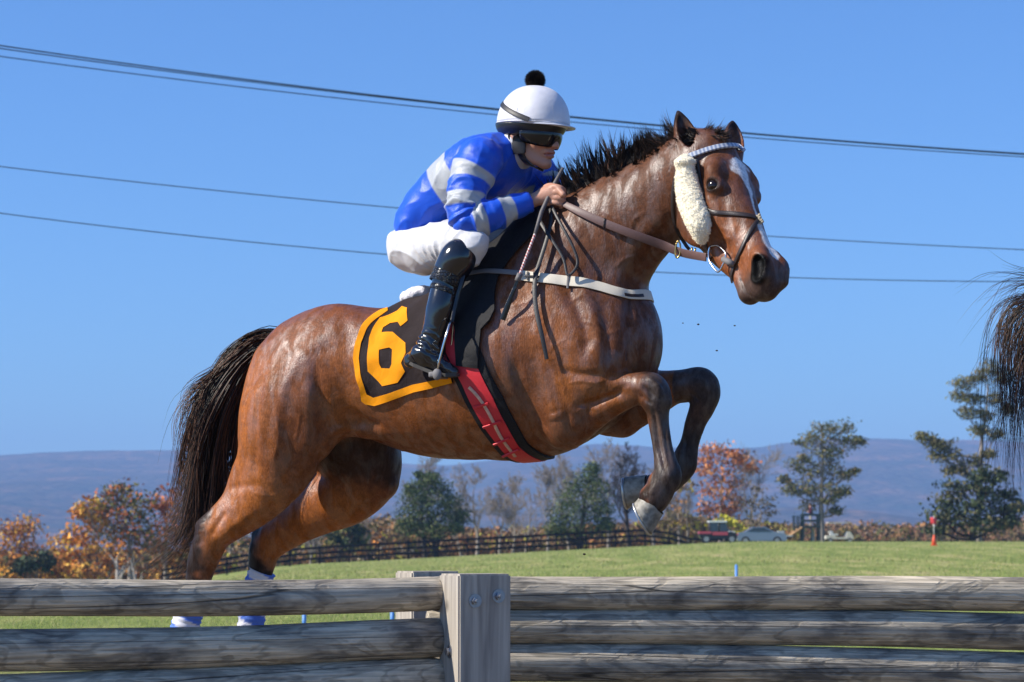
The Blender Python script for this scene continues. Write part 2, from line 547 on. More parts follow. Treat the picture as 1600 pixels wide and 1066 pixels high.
def head_field(F):
    L3 = tuple(HE3)
    # joint with the neck
    F.chain([hc(-.01, -.10, 0, .075, .85), hc(.07, -.14, 0, .085, .75), hc(.14, -.17, 0, .08, .7)], k=.05, L=L3)
    F.chain([hc(.01, -.06, 0, .06, 1.0), hc(.08, -.075, 0, .075, 1.02), hc(.15, -.085, 0, .083, 1.0), hc(.22, -.09, 0, .083, .92), hc(.30, -.09, 0, .076, .80),
             hc(.37, -.088, 0, .069, .74), hc(.44, -.085, 0, .061, .80), hc(.50, -.087, 0, .055, .90), hc(.545, -.097, 0, .048, 1.0)], k=.025, L=L3)
    for l in (1, -1):
        F.ell(HD(.18, -.18, .055 * l), hr(.115, .095, .038), (HE1, HE2, HE3), k=.04)                 # cheek
        F.chain([hc(.09, -.040, .066 * l, .026), hc(.125, -.044, .084 * l, .026), hc(.155, -.054, .084 * l, .021)], k=.04, L=L3)  # brow
        F.chain([hc(.20, -.095, .076 * l, .020), hc(.27, -.105, .062 * l, .018), hc(.34, -.105, .048 * l, .014)], k=.03, L=L3)   # facial crest
        F.ell(HD(.172, -.060, .084 * l), hr(.034, .027, .021), (EA1, EA2, HE3), k=.018)              # eyelids
        # nostril
        F.chain([hc(.465, -.046, .032 * l, .026), hc(.505, -.044, .038 * l, .031), hc(.540, -.060, .038 * l, .028)], k=.03, L=L3)
    F.chain([hc(.10, -.19, 0, .06, .9), hc(.20, -.20, 0, .062, .9), hc(.28, -.196, 0, .056, .9), hc(.36, -.176, 0, .048, .9), hc(.43, -.158, 0, .040, .9), hc(.48, -.155, 0, .039, .95), hc(.520, -.160, 0, .037, 1.05)], k=.03, L=L3)
    F.chain([hc(.525, -.098, 0, .045, 1.0), hc(.540, -.108, 0, .037, 1.15)], k=.02, L=L3)               # upper lip
    for l in (1, -1):
        F.chain([hc(.495, -.046, .058 * l, .017), hc(.515, -.050, .064 * l, .025), hc(.535, -.066, .062 * l, .022)], k=.008, L=L3, mode='sub')
        F.ell(HD(.172, -.058, .103 * l), hr(.026, .0135, .014), (EA1, EA2, HE3), k=.006, mode='sub')
        F.chain([hc(.43, -.122, .058 * l, .004), hc(.49, -.130, .056 * l, .006), hc(.555, -.134, .042 * l, .007)], k=.010, L=L3, mode='sub')   # mouth
    # ears
    for l in (1, -1):
        dirv = (-HE1 * .97 + HE3 * (.03 if l > 0 else -.26) + HE2 * .10).normalized()
        b = HD(-.012, -.092, .078) if l > 0 else HD(-.03, -.050, -.088)
        fac = (HE2 * .80 + HE3 * (.45 if l > 0 else .1)); fac = (fac - dirv * fac.dot(dirv)).normalized()       # the open side
        wid = dirv.cross(fac).normalized()
        L_ = 1.15 if l > 0 else 1.0
        prof = [(-.03, .036), (.025, .044), (.07, .046), (.11, .037), (.145, .022), (.172, .006)]
        F.chain([(b + dirv * t * L_ - fac * (.014 * (1 - t / .18)), r * .80, 1.2) for t, r in prof], k=.015, L=tuple(wid))
        F.chain([(b + dirv * t * L_ + fac * (.018 + .004 * (t / .1)), r * .74, 1.15) for t, r in [(.015, .030), (.07, .040), (.11, .032), (.145, .018), (.168, .004)]], k=.004, L=tuple(wid), mode='sub')
    return F
HF = build_horse_field()
head_field(HF)
HV, HQ = HF.extract(3)
del HF
def lap_region(V, Q, wt, it):
    E = np.vstack([Q[:, [0, 1]], Q[:, [1, 2]], Q[:, [2, 3]], Q[:, [3, 0]]])
    N = len(V); deg = np.maximum(np.bincount(E[:, 0], minlength=N) + np.bincount(E[:, 1], minlength=N), 1)[:, None]
    for i in range(it):
        for l_ in (.6, -.57):
            S = np.stack([np.bincount(E[:, 0], V[E[:, 1], a], N) + np.bincount(E[:, 1], V[E[:, 0], a], N) for a in range(3)], 1)
            V = V + (l_ * wt)[:, None] * (S / deg - V)
    return V
_d, _ = polydist(HV, np.array([list(HP(480, 560, 0)), list(HP(700, 575, 0)), list(HP(860, 500, 0)), list(HP(1000, 330, .04))]))
HV = lap_region(HV, HQ, sstep(.62, .45, _d) * sstep(-.75, -.6, HV[:, 2]) * sstep(.62, .5, HV[:, 0] - .3 * HV[:, 2]), 25)

# ---- sculpting strokes on the skin, given where the photograph shows them
HB = BVHTree.FromPolygons([tuple(v) for v in HV], [tuple(q) for q in HQ])
def surf(px, py, B=None):
    h = (B or HB).ray_cast(CPL, HRAY(px, py))
    return h
def spath(path, n=3):
    P = catmull(np.array(path, dtype=float), n) if len(path) > 2 else np.array(path, dtype=float)
    out = []
    for a, b in P[:, :2]:
        h = surf(a, b)
        if h[0] is not None: out.append(list(h[0]))
    return np.array(out)
HN = vnormals(HV, HQ)
disp = np.zeros(len(HV))
def stroke(path, wpx, amp, mirror=False, fade=True):
    P = spath(path)
    if len(P) < 2: return
    wm = wpx / 400.0
    lo = P.min(0) - 3 * wm; hi = P.max(0) + 3 * wm
    m = ((HV > lo) & (HV < hi)).all(1)
    d, t = polydist(HV[m], P)
    e = np.exp(-(d / wm) ** 2)
    if fade: e = e * np.clip(np.minimum(t, 1 - t) * 5 + .25, 0, 1)
    disp[m] += amp * e
    if mirror:
        P2 = P * np.array([1, -1, 1]); lo = P2.min(0) - 3 * wm; hi = P2.max(0) + 3 * wm
        m = ((HV > lo) & (HV < hi)).all(1)
        d, t = polydist(HV[m], P2)
        disp[m] += amp * np.exp(-(d / wm) ** 2)
# ---- muscles, tendons, veins
stroke([(430, 560), (412, 620), (405, 690)], 9, .004)
stroke([(462, 560), (440, 620), (430, 690), (428, 735)], 10, .005)
stroke([(490, 590), (486, 650), (480, 710)], 12, .006)
stroke([(540, 500), (548, 560), (545, 620)], 14, -.005)
stroke([(560, 500), (600, 520), (600, 600)], 16, .004)
stroke([(770, 520), (790, 560), (800, 600)], 12, .004)
stroke([(905, 445), (930, 500), (935, 550)], 9, .005)
stroke([(860, 400), (900, 430), (925, 470)], 14, .006)
stroke([(925, 330), (975, 370), (1000, 340)], 10, -.004)
stroke([(940, 616), (965, 611), (990, 606)], 4, .003)
stroke([(492, 560), (497, 610), (503, 667), (500, 720), (492, 760)], 10, -.013)
stroke([(455, 530), (445, 600), (452, 680), (448, 740)], 22, -.003)
stroke([(412, 600), (400, 660), (398, 720), (400, 750)], 9, -.007)
stroke([(470, 545), (520, 520), (570, 505)], 18, .006)
stroke([(470, 600), (478, 660), (470, 720)], 18, .007)
stroke([(355, 765), (390, 758), (415, 765), (430, 800)], 7, -.005)
stroke([(395, 800), (360, 825), (345, 850)], 7, .004)
stroke([(352, 800), (338, 822), (330, 840)], 6, -.008)
stroke([(316, 815), (312, 835)], 8, .005)
stroke([(536, 640), (565, 655), (600, 668)], 8, -.006)
stroke([(507, 705), (514, 680), (540, 668), (580, 678)], 8, .010)
stroke([(700, 600), (740, 640), (760, 680)], 25, .003)
stroke([(800, 560), (812, 600), (829, 636), (862, 686)], 8, -.011)
stroke([(835, 500), (850, 560), (860, 620), (868, 660)], 14, .007)
stroke([(880, 440), (905, 490), (917, 530), (910, 560)], 10, -.009)
stroke([(840, 430), (880, 500), (900, 560)], 20, .006)
stroke([(982, 460), (983, 520), (984, 575)], 7, -.008)
stroke([(940, 470), (950, 530), (948, 575)], 9, -.007)
stroke([(880, 577), (905, 585), (940, 586)], 6, -.008)
stroke([(900, 634), (930, 628), (955, 618), (978, 606)], 5, -.009)
stroke([(884, 640), (890, 670), (905, 680)], 6, -.005)
stroke([(868, 645), (872, 655)], 12, .006)
stroke([(905, 608), (940, 600), (975, 598)], 6, .003)
stroke([(1062, 330), (1035, 365), (1005, 405), (980, 455)], 10, -.010)
stroke([(1040, 330), (1010, 370), (980, 410), (950, 450)], 16, .006)
stroke([(1085, 320), (1078, 350), (1082, 385)], 8, -.006)
stroke([(900, 360), (930, 400), (940, 440)], 18, -.005)
stroke([(1004, 590), (1000, 612)], 7, .005); stroke([(1024, 600), (1032, 622)], 7, .005); stroke([(1014, 606), (1018, 626)], 4, -.004)
stroke([(1090, 592), (1105, 606)], 7, .005)
stroke([(1021, 642), (1027, 680), (1034, 715), (1040, 738)], 3.6, -.010)
stroke([(1036, 640), (1041, 690), (1048, 730)], 3.5, -.005)
stroke([(1012, 590), (1024, 600), (1034, 612)], 4, .006)
stroke([(1004, 604), (1016, 612), (1026, 622)], 3.2, -.007)
stroke([(1000, 616), (1010, 626), (1020, 632)], 3.2, -.006)
stroke([(1028, 750), (1020, 765), (1016, 775)], 5, .005)
stroke([(1100, 590), (1106, 602), (1106, 615)], 4, .005)
stroke([(1074, 612), (1084, 618), (1092, 628)], 3.2, -.006)
stroke([(1090, 640), (1079, 672), (1069, 705)], 3.6, -.009)
stroke([(1036, 742), (1050, 745)], 7, .004)
stroke([(1157, 434), (1162, 448), (1169, 460), (1178, 466)], 3, -.006)
rs = random.Random(5)
for p_ in ([(1112, 360), (1128, 372), (1140, 372), (1150, 385), (1148, 400)], [(1118, 330), (1122, 352), (1135, 360)], [(1150, 350), (1146, 365), (1152, 378)],
           [(1135, 405), (1148, 398), (1160, 402)], [(1165, 375), (1170, 390), (1168, 405)],
           [(885, 600), (905, 596), (930, 598), (950, 592)], [(900, 645), (915, 636), (935, 640)], [(868, 590), (880, 600), (882, 618)],
           [(905, 500), (930, 508), (945, 520), (965, 518)], [(850, 470), (862, 500), (858, 530)], [(890, 470), (915, 462), (935, 478)],
           [(795, 480), (830, 470)], [(800, 500), (838, 492)], [(860, 545), (885, 530)], [(960, 420), (975, 405), (1000, 398)],
           [(430, 640), (436, 680), (428, 720)], [(470, 640), (462, 690)], [(395, 770), (420, 776), (440, 770)], [(560, 690), (600, 700), (650, 706)],
           [(1018, 660), (1024, 700), (1030, 720)], [(1010, 330), (990, 345), (985, 370)], [(945, 330), (965, 350), (960, 380)]):
    stroke(p_, 2.6, .0016 + rs.random() * .001)
HV2 = HV + HN * disp[:, None]
# uneven muscle surface
HV2 += HN * (fbm(HV2, 9, 2, 3) * .0022 + fbm(HV2, 34, 2, 8) * .0005)[:, None]

# ---- coat colour (bay with black points, white mark down the face)
def lin(*c): return np.array(c, dtype=float)
BODY, DARK, ORNG, BLK = lin(.172, .055, .019), lin(.070, .027, .013), lin(.33, .102, .019), lin(.012, .009, .008)
C = np.tile(BODY, (len(HV2), 1))
def mixc(col, a):
    global C
    C = C * (1 - a[:, None]) + col * a[:, None]
U, Y_, W_ = HV2[:, 0], HV2[:, 1], HV2[:, 2]
n1 = fbm(HV2, 5, 3, 11); n2 = fbm(HV2, 22, 2, 31); n3 = fbm(HV2 * np.array([1, 1, .4]), 60, 2, 51)
def near_line(pts, r0, r1, amp=.03):
    d, t = polydist(HV2, np.array([list(HP(a, b, v)) for a, b, v in pts]))
    return sstep(r1 + .012, r0 - .008, d + n2 * amp * 1.6 + n3 * .010), t
# darker top line, neck crest
a, t = near_line([(450, 520, 0), (540, 475, 0), (640, 470, 0), (800, 385, 0), (900, 325, 0), (1000, 262, .03), (1090, 225, .08)], .02, .17)
mixc(DARK, a * .7)
a, t = near_line([(900, 420, .1), (960, 380, .1), (1040, 300, .1)], .05, .3); mixc(lin(.085, .034, .016), a * .7)
sh_ = sstep(.15, .55, HV2[:, 0]) * (1 - sstep(1.0, 1.15, HV2[:, 0] - .15 * HV2[:, 2])) * sstep(-.35, -.1, HV2[:, 2])
mixc(lin(.098, .036, .016), sh_ * .75)
# orange lower parts
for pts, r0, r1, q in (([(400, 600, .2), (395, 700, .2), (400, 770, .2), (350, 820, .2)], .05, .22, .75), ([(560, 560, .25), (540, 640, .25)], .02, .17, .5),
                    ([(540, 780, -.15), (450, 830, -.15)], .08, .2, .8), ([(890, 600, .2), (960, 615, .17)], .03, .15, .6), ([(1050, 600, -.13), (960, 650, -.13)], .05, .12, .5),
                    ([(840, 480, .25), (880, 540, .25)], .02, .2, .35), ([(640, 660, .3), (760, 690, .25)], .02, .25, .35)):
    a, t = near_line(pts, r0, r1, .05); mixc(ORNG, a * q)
# 
hd = np.array([list(HE1), list(HE2), list(HE3)])
hl = ((HV2 - np.array(list(POLL))) @ hd.T) / HS           # head coordinates t, n, l
inhead = sstep(.12, .17, hl[:, 0]) * (hl[:, 1] > -.30) * (np.abs(hl[:, 2]) < .16) * (U > .9)
mixc(lin(.20, .062, .019), inhead * sstep(.2, .35, hl[:, 0]) * sstep(-.02, -.06, hl[:, 1]) * .8)
mixc(lin(.07, .028, .016), sstep(.07, .03, np.abs(hl[:, 0] - .26) * .5) * sstep(.02, .0, -hl[:, 1] - .05) * (hl[:, 0] > 0) * (U > .9) * .4)
# shade of the groin painted into the coat, over its naturally dark skin
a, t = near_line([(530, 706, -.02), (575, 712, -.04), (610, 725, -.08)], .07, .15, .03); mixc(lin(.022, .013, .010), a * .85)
a, t = near_line([(985, 500, 0), (990, 560, 0), (960, 640, 0), (900, 690, 0)], .04, .15, .03); mixc(lin(.045, .020, .012), a * .6)  # shade on the breast and between the forelegs, painted into the coat
def paint_path(path, w0, w1, col, a=1.0, nz=.004):
    P = spath(path)
    d, _ = polydist(HV2, P); mixc(col, sstep(w1, w0, d + n2 * nz + n3 * nz) * a)
# black points
for pts, r0, r1, q in (([(1010, 600, .155), (1020, 612, .155), (1032, 650, .155), (1038, 700, .155), (1043, 745, .155), (1015, 790, .155)], .048, .068, .93),
                    ([(1106, 596, -.13), (1108, 618, -.13), (1080, 670, -.13), (1070, 725, -.13), (1010, 765, -.13)], .05, .07, .95),
                    ([(318, 815, .165), (312, 850, .165), (305, 900, .165), (295, 960, .165), (284, 1050, .165)], .056, .078, .95),
                    ([(405, 838, -.16), (395, 870, -.16), (400, 900, -.16), (394, 960, -.16), (390, 1050, -.16)], .06, .075, .96)):
    a, t = near_line(pts, r0, r1, .02); mixc(BLK, a * q)
# brown flash down the front of the cannons
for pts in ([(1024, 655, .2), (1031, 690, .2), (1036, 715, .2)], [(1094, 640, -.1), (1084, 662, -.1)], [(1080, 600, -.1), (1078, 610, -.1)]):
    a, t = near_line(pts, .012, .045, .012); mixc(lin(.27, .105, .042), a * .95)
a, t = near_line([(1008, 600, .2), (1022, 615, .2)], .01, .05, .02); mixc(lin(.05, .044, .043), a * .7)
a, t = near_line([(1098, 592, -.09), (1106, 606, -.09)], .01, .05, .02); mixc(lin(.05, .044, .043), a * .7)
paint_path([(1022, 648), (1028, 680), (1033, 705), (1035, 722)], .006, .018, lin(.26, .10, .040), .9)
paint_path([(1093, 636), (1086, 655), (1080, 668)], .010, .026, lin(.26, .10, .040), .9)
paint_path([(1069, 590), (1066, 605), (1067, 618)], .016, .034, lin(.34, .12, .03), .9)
paint_path([(1156, 436), (1161, 447), (1167, 458), (1176, 466)], .002, .007, lin(.004, .003, .003), .95, .0)
paint_path([(980, 560), (983, 510), (984, 470)], .002, .012, lin(.03, .014, .01), .7)
# muzzle, eye, ears
nose = sstep(.47, .54, hl[:, 0] + .25 * (-hl[:, 1] - .09) + n2 * .01) * (U > .9)
mixc(lin(.050, .037, .032), nose * .88)
d, _ = polydist(HV2, np.array([list(HD(.172, -.058, .095)), list(HD(.172, -.058, .0951))])); mixc(BLK, sstep(.038, .026, d) * .9)
d, _ = polydist(HV2, np.array([list(HD(.172, -.058, -.095)), list(HD(.172, -.058, -.0951))])); mixc(BLK, sstep(.038, .026, d) * .9)
mixc(BLK, (hl[:, 0] < -.10) * (U > .9) * (W_ > .75) * sstep(-.10, -.15, hl[:, 0]) * .9)
for l in (1, -1):
    d, _ = polydist(HV2, np.array([list(HD(.508, -.046, .050 * l)), list(HD(.535, -.066, .048 * l))])); mixc(lin(.004, .003, .003), sstep(.045, .033, d))
# the white mark: patch on the forehead, a thin line, then a stripe to the nose
lat = np.abs(hl[:, 2] + .004 + .012 * n2)
wd = np.interp(hl[:, 0], [.07, .08, .10, .125, .155, .19, .23, .28, .33, .37, .43, .48, .50], [0, .028, .046, .036, .020, .012, .005, .0035, .006, .014, .018, .014, 0])
star = sstep(1.25, .8, lat / np.maximum(wd, 1e-4) + n3 * .5) * (hl[:, 1] > -.06) * (wd > 0) * (U > .9)
mixc(lin(.74, .71, .69), star * .95)
# dock
a, t = near_line([(425, 540, 0), (402, 566, 0)], .03, .06, .01); mixc(BLK, a * .8)
# dapples, wet hair
C *= (1 + .18 * n1 + .12 * n2 + .10 * n3)[:, None]
C = np.clip(C, .004, .8)

def mat_coat():
    m, nt, b = new_mat('horse_coat')
    L = nt.links
    at = nt.nodes.new('ShaderNodeAttribute'); at.attribute_name = 'Col'
    tc = nt.nodes.new('ShaderNodeTexCoord')
    mp = nt.nodes.new('ShaderNodeMapping'); mp.inputs['Scale'].default_value = (1.0, 1.0, .35)
    mp.inputs['Rotation'].default_value = (0, R(28), 0)
    L.new(tc.outputs['Object'], mp.inputs[0])
    nf = nt.nodes.new('ShaderNodeTexNoise'); nf.inputs['Scale'].default_value = 200; nf.inputs['Detail'].default_value = 4; nf.inputs['Roughness'].default_value = .65
    L.new(mp.outputs[0], nf.inputs['Vector'])
    ng = nt.nodes.new('ShaderNodeTexNoise'); ng.inputs['Scale'].default_value = 32; ng.inputs['Detail'].default_value = 6; ng.inputs['Roughness'].default_value = .62
    L.new(tc.outputs['Object'], ng.inputs['Vector'])
    mr = nt.nodes.new('ShaderNodeMapRange'); mr.inputs[1].default_value = .3; mr.inputs[2].default_value = .7; mr.inputs[3].default_value = .68; mr.inputs[4].default_value = 1.32
    L.new(nf.outputs['Fac'], mr.inputs[0])
    mr2 = nt.nodes.new('ShaderNodeMapRange'); mr2.inputs[1].default_value = .3; mr2.inputs[2].default_value = .7; mr2.inputs[3].default_value = .74; mr2.inputs[4].default_value = 1.30
    L.new(ng.outputs['Fac'], mr2.inputs[0])
    mm = nt.nodes.new('ShaderNodeMath'); mm.operation = 'MULTIPLY'; L.new(mr.outputs[0], mm.inputs[0]); L.new(mr2.outputs[0], mm.inputs[1])
    vs = nt.nodes.new('ShaderNodeVectorMath'); vs.operation = 'SCALE'
    L.new(at.outputs['Color'], vs.inputs[0]); L.new(mm.outputs[0], vs.inputs['Scale'])
    L.new(vs.outputs[0], b.inputs['Base Color'])
    rr = nt.nodes.new('ShaderNodeMapRange'); rr.inputs[1].default_value = .35; rr.inputs[2].default_value = .68; rr.inputs[3].default_value = .38; rr.inputs[4].default_value = .56
    mw = nt.nodes.new('ShaderNodeMapping'); mw.inputs['Scale'].default_value = (1.6, 1.2, .55); mw.inputs['Rotation'].default_value = (0, R(20), 0); L.new(tc.outputs['Object'], mw.inputs[0])
    nw = nt.nodes.new('ShaderNodeTexNoise'); nw.inputs['Scale'].default_value = 13; nw.inputs['Detail'].default_value = 7; nw.inputs['Roughness'].default_value = .62; nw.inputs['Distortion'].default_value = .5; L.new(mw.outputs[0], nw.inputs['Vector'])
    L.new(nw.outputs['Fac'], rr.inputs[0]); L.new(rr.outputs[0], b.inputs['Roughness'])
    sp_r = nt.nodes.new('ShaderNodeMapRange'); sp_r.inputs[1].default_value = .42; sp_r.inputs[2].default_value = .56; sp_r.inputs[3].default_value = .80; sp_r.inputs[4].default_value = .18
    L.new(nw.outputs['Fac'], sp_r.inputs[0])
    sc_ = nt.nodes.new('ShaderNodeSeparateColor'); L.new(at.outputs['Color'], sc_.inputs[0])
    dk = nt.nodes.new('ShaderNodeMapRange'); dk.inputs[1].default_value = .012; dk.inputs[2].default_value = .09; dk.inputs[3].default_value = .35; dk.inputs[4].default_value = 1; L.new(sc_.outputs[0], dk.inputs[0])
    ms = nt.nodes.new('ShaderNodeMath'); ms.operation = 'MULTIPLY'; L.new(sp_r.outputs[0], ms.inputs[0]); L.new(dk.outputs[0], ms.inputs[1]); L.new(ms.outputs[0], b.inputs['Specular IOR Level'])
    b.inputs['Specular IOR Level'].default_value = .50
    b.inputs['Sheen Weight'].default_value = .0; b.inputs['Sheen Roughness'].default_value = .4
    ad = nt.nodes.new('ShaderNodeMath'); ad.operation = 'MULTIPLY_ADD'; ad.inputs[1].default_value = 1.3
    L.new(ng.outputs['Fac'], ad.inputs[0]); L.new(nf.outputs['Fac'], ad.inputs[2])
    bp = nt.nodes.new('ShaderNodeBump'); bp.inputs['Distance'].default_value = .0019; bp.inputs['Strength'].default_value = .9
    L.new(ad.outputs[0], bp.inputs['Height']); L.new(bp.outputs[0], b.inputs['Normal'])
    return m
M_COAT = mat_coat()
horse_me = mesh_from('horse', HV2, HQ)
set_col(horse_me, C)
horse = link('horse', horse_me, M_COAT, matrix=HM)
tag(horse, 'wet bay racehorse leaping over the log fence with a white mark down its face', 'horse')
HB = BVHTree.FromPolygons([tuple(v) for v in HV2], [tuple(q) for q in HQ])
print('horse verts', len(HV2))

# ---- eyes
M_EYE = mat_plain('horse_eye', (.012, .006, .004), .14, spec=.45)
for l in (1, -1):
    e = MB(); e.ball(HD(.170, -.061, .083 * l), .029, 24, 16)
    e.build('eye', M_EYE, horse)

# ---- hooves
M_HOOF, nt_, b_ = new_mat('hoof_horn')
at_ = nt_.nodes.new('ShaderNodeTexNoise'); at_.inputs['Scale'].default_value = 45; at_.inputs['Detail'].default_value = 6
tc_ = nt_.nodes.new('ShaderNodeTexCoord'); nt_.links.new(tc_.outputs['Object'], at_.inputs['Vector'])
cr_ = nt_.nodes.new('ShaderNodeValToRGB'); cr_.color_ramp.elements[0].position = .35; cr_.color_ramp.elements[0].color = (.17, .155, .125, 1); cr_.color_ramp.elements[1].position = .66; cr_.color_ramp.elements[1].color = (.36, .335, .28, 1)
nt_.links.new(at_.outputs['Fac'], cr_.inputs[0]); nt_.links.new(cr_.outputs[0], b_.inputs['Base Color'])
bp_ = nt_.nodes.new('ShaderNodeBump'); bp_.inputs['Distance'].default_value = .003; nt_.links.new(at_.outputs['Fac'], bp_.inputs['Height']); nt_.links.new(bp_.outputs[0], b_.inputs['Normal'])
b_.inputs['Roughness'].default_value = .55
M_SHOE = mat_plain('horseshoe_metal', (.55, .55, .54), .35, metal=.8, noise_scale=40, noise_amt=.3)
def hoof(c0, n0, r0, c1, n1, r1, toe, L=(0, 1, 0)):
    """c0 coronet, c1 ground side; n = outward axis of each ring; toe = direction the toe points to"""
    L = Vector(L)
    V = []; Fc = []; K = 28; J = 9
    for j in range(J + 1):
        t = j / J
        c = c0.lerp(c1, t); n = n0.lerp(n1, t).normalized(); r = r0 + (r1 - r0) * t
        f = (toe - n * toe.dot(n)).normalized(); s_ = n.cross(f).normalized()
        for k in range(K):
            a = 2 * math.pi * k / K
            rr = r * (1 + .012 * math.sin(j * 2.3))
            lx = math.cos(a); fl = 1.05 if lx > 0 else .88
            V.append(c + f * (lx * rr * fl) + s_ * (math.sin(a) * rr * .96))
    for j in range(J):
        for k in range(K):
            a = j * K + k; b2 = j * K + (k + 1) % K
            Fc.append((a, a + K, b2 + K, b2))
    # sole, slightly hollow
    n = n1.normalized(); f = (toe - n * toe.dot(n)).normalized(); s_ = n.cross(f)
    b0 = len(V)
    for k in range(K):
        a = 2 * math.pi * k / K
        V.append(c1 + f * (math.cos(a) * r1 * .72) + s_ * (math.sin(a) * r1 * .7) - n * .004)
    V.append(c1 - n * .012)
    for k in range(K):
        a = J * K + k; b2 = J * K + (k + 1) % K
        Fc.append((a, b0 + k, b0 + (k + 1) % K, b2)); Fc.append((b0 + k, b0 + K, b0 + (k + 1) % K))
    me = mesh_from('hoof', np.array([list(v) for v in V]), Fc)
    h = link('hoof', me, M_HOOF, horse)
    m = MB()      # the shoe: open ring
    P = []; 
    ring = []
    for k in range(25):
        a = R(-150) + R(300) * k / 24
        ring.append(c1 + n * .004 + f * (math.cos(a) * r1 * (1.03 if math.cos(a) > 0 else .9)) + s_ * (math.sin(a) * r1 * .95))
    m.tube(ring, .0045, 6)
    m.build('horseshoe', M_SHOE, h)
def hdir(dx, dy, v=0.0):
    """direction in the horse frame from a direction in the picture (y down) plus a near-side part"""
    a = HP(800, 600, 0); b2 = HP(800 + dx * 40, 600 + dy * 40, 0)
    return ((b2 - a).normalized() + Vector((0, -v, 0))).normalized()
hoof(HP(1021, 784, .155), hdir(-.76, .64, .1), .055, HP(1004, 808, .155), hdir(-.86, .50, .12), .069, hdir(.55, .83))
hoof(HP(1011, 758, -.13), hdir(-1, .1, .1), .044, HP(979, 768, -.13), hdir(-1, .12, .15), .064, hdir(.0, 1.0))
hoof(HP(285, 1052, .165), hdir(-.2, 1, 0), .050, HP(278, 1078, .165), hdir(-.3, 1, 0), .062, hdir(1, .3))
hoof(HP(394, 1052, -.16), hdir(-.1, 1, 0), .050, HP(392, 1078, -.16), hdir(-.1, 1, 0), .062, hdir(1, .1))

# ---- hair made of thin tapering strands
def strands(curves, w0, name, mat, parent, colvar=None):
    """curves: (N, K, 3); each strand a three-sided tapering tube"""
    Cv = np.asarray(curves, dtype=float); N, K, _ = Cv.shape
    T = np.gradient(Cv, axis=1); T /= np.maximum(np.linalg.norm(T, axis=2, keepdims=True), 1e-9)
    ref = np.array([.3, 1, .2]); A = np.cross(T, ref); A /= np.maximum(np.linalg.norm(A, axis=2, keepdims=True), 1e-9)
    B = np.cross(T, A)
    t = np.linspace(0, 1, K)
    w = np.asarray(w0).reshape(-1, 1) * (np.minimum(1, .5 + t * 4) * (1 - t ** 2.2) + .08)[None, :]
    V = np.stack([Cv + (A * math.cos(q) + B * math.sin(q)) * w[..., None] for q in (0, 2.094, 4.189)], 2)     # N,K,3,3
    idx = np.arange(N * K * 3).reshape(N, K, 3)
    Q = []
    for q in range(3):
        a = idx[:, :-1, q]; b2 = idx[:, :-1, (q + 1) % 3]; c = idx[:, 1:, (q + 1) % 3]; d = idx[:, 1:, q]
        Q.append(np.stack([a, b2, c, d], -1).reshape(-1, 4))
    me = mesh_from(name, V.reshape(-1, 3), np.vstack(Q))
    if colvar is not None:
        cc = np.repeat(np.repeat(colvar[:, None, :], K, 1), 3, 1).reshape(-1, 3)
        tt = np.tile(np.repeat(t, 3), N)[:, None]
        set_col(me, cc * (1 + .5 * tt))
    return link(name, me, mat, parent)
M_HAIR, nt_, b_ = new_mat('horse_hair')
at_ = nt_.nodes.new('ShaderNodeAttribute'); at_.attribute_name = 'Col'; nt_.links.new(at_.outputs['Color'], b_.inputs['Base Color'])
b_.inputs['Roughness'].default_value = .45; b_.inputs['Specular IOR Level'].default_value = .22
def hair_cols(N, rng, tan=.12):
    c = np.tile(np.array([.013, .010, .009]), (N, 1)) * rng.uniform(.5, 1.8, (N, 1))
    m = rng.random(N) < tan
    c[m] = np.array([.085, .042, .026]) * rng.uniform(.5, 1.5, (m.sum(), 1))
    return c
def guide_pts(g, K):
    """g: list of (px, py, v) -> K points"""
    P = np.array([list(HP(*q)) for q in g]); P = catmull(P, 10)
    s_ = np.concatenate([[0], np.cumsum(np.linalg.norm(np.diff(P, axis=0), axis=1))]); s_ /= s_[-1]
    return np.stack([np.interp(np.linspace(0, 1, K), s_, P[:, a]) for a in range(3)], 1)
TG = [[(452, 522, 0), (415, 522, 0), (384, 540, .02), (350, 568, .03), (322, 608, .04), (305, 655, .04), (297, 705, .03), (292, 760, .02)],
      [(448, 528, 0), (400, 532, 0), (362, 568, .03), (328, 612, .05), (308, 670, .06), (300, 735, .05), (296, 800, .04), (270, 850, .02)],
      [(444, 534, 0), (400, 545, 0), (358, 585, .04), (330, 640, .06), (315, 710, .06), (308, 770, .05), (298, 840, .04), (248, 890, .0)],
      [(440, 540, 0), (398, 560, 0), (366, 620, .05), (345, 680, .05), (332, 740, .05), (322, 800, .05), (300, 860, .04), (255, 905, .0)],
      [(436, 546, 0), (398, 575, 0), (376, 640, .03), (362, 700, .03), (350, 750, .03), (335, 800, .03), (316, 850, .02), (290, 895, .0)]]
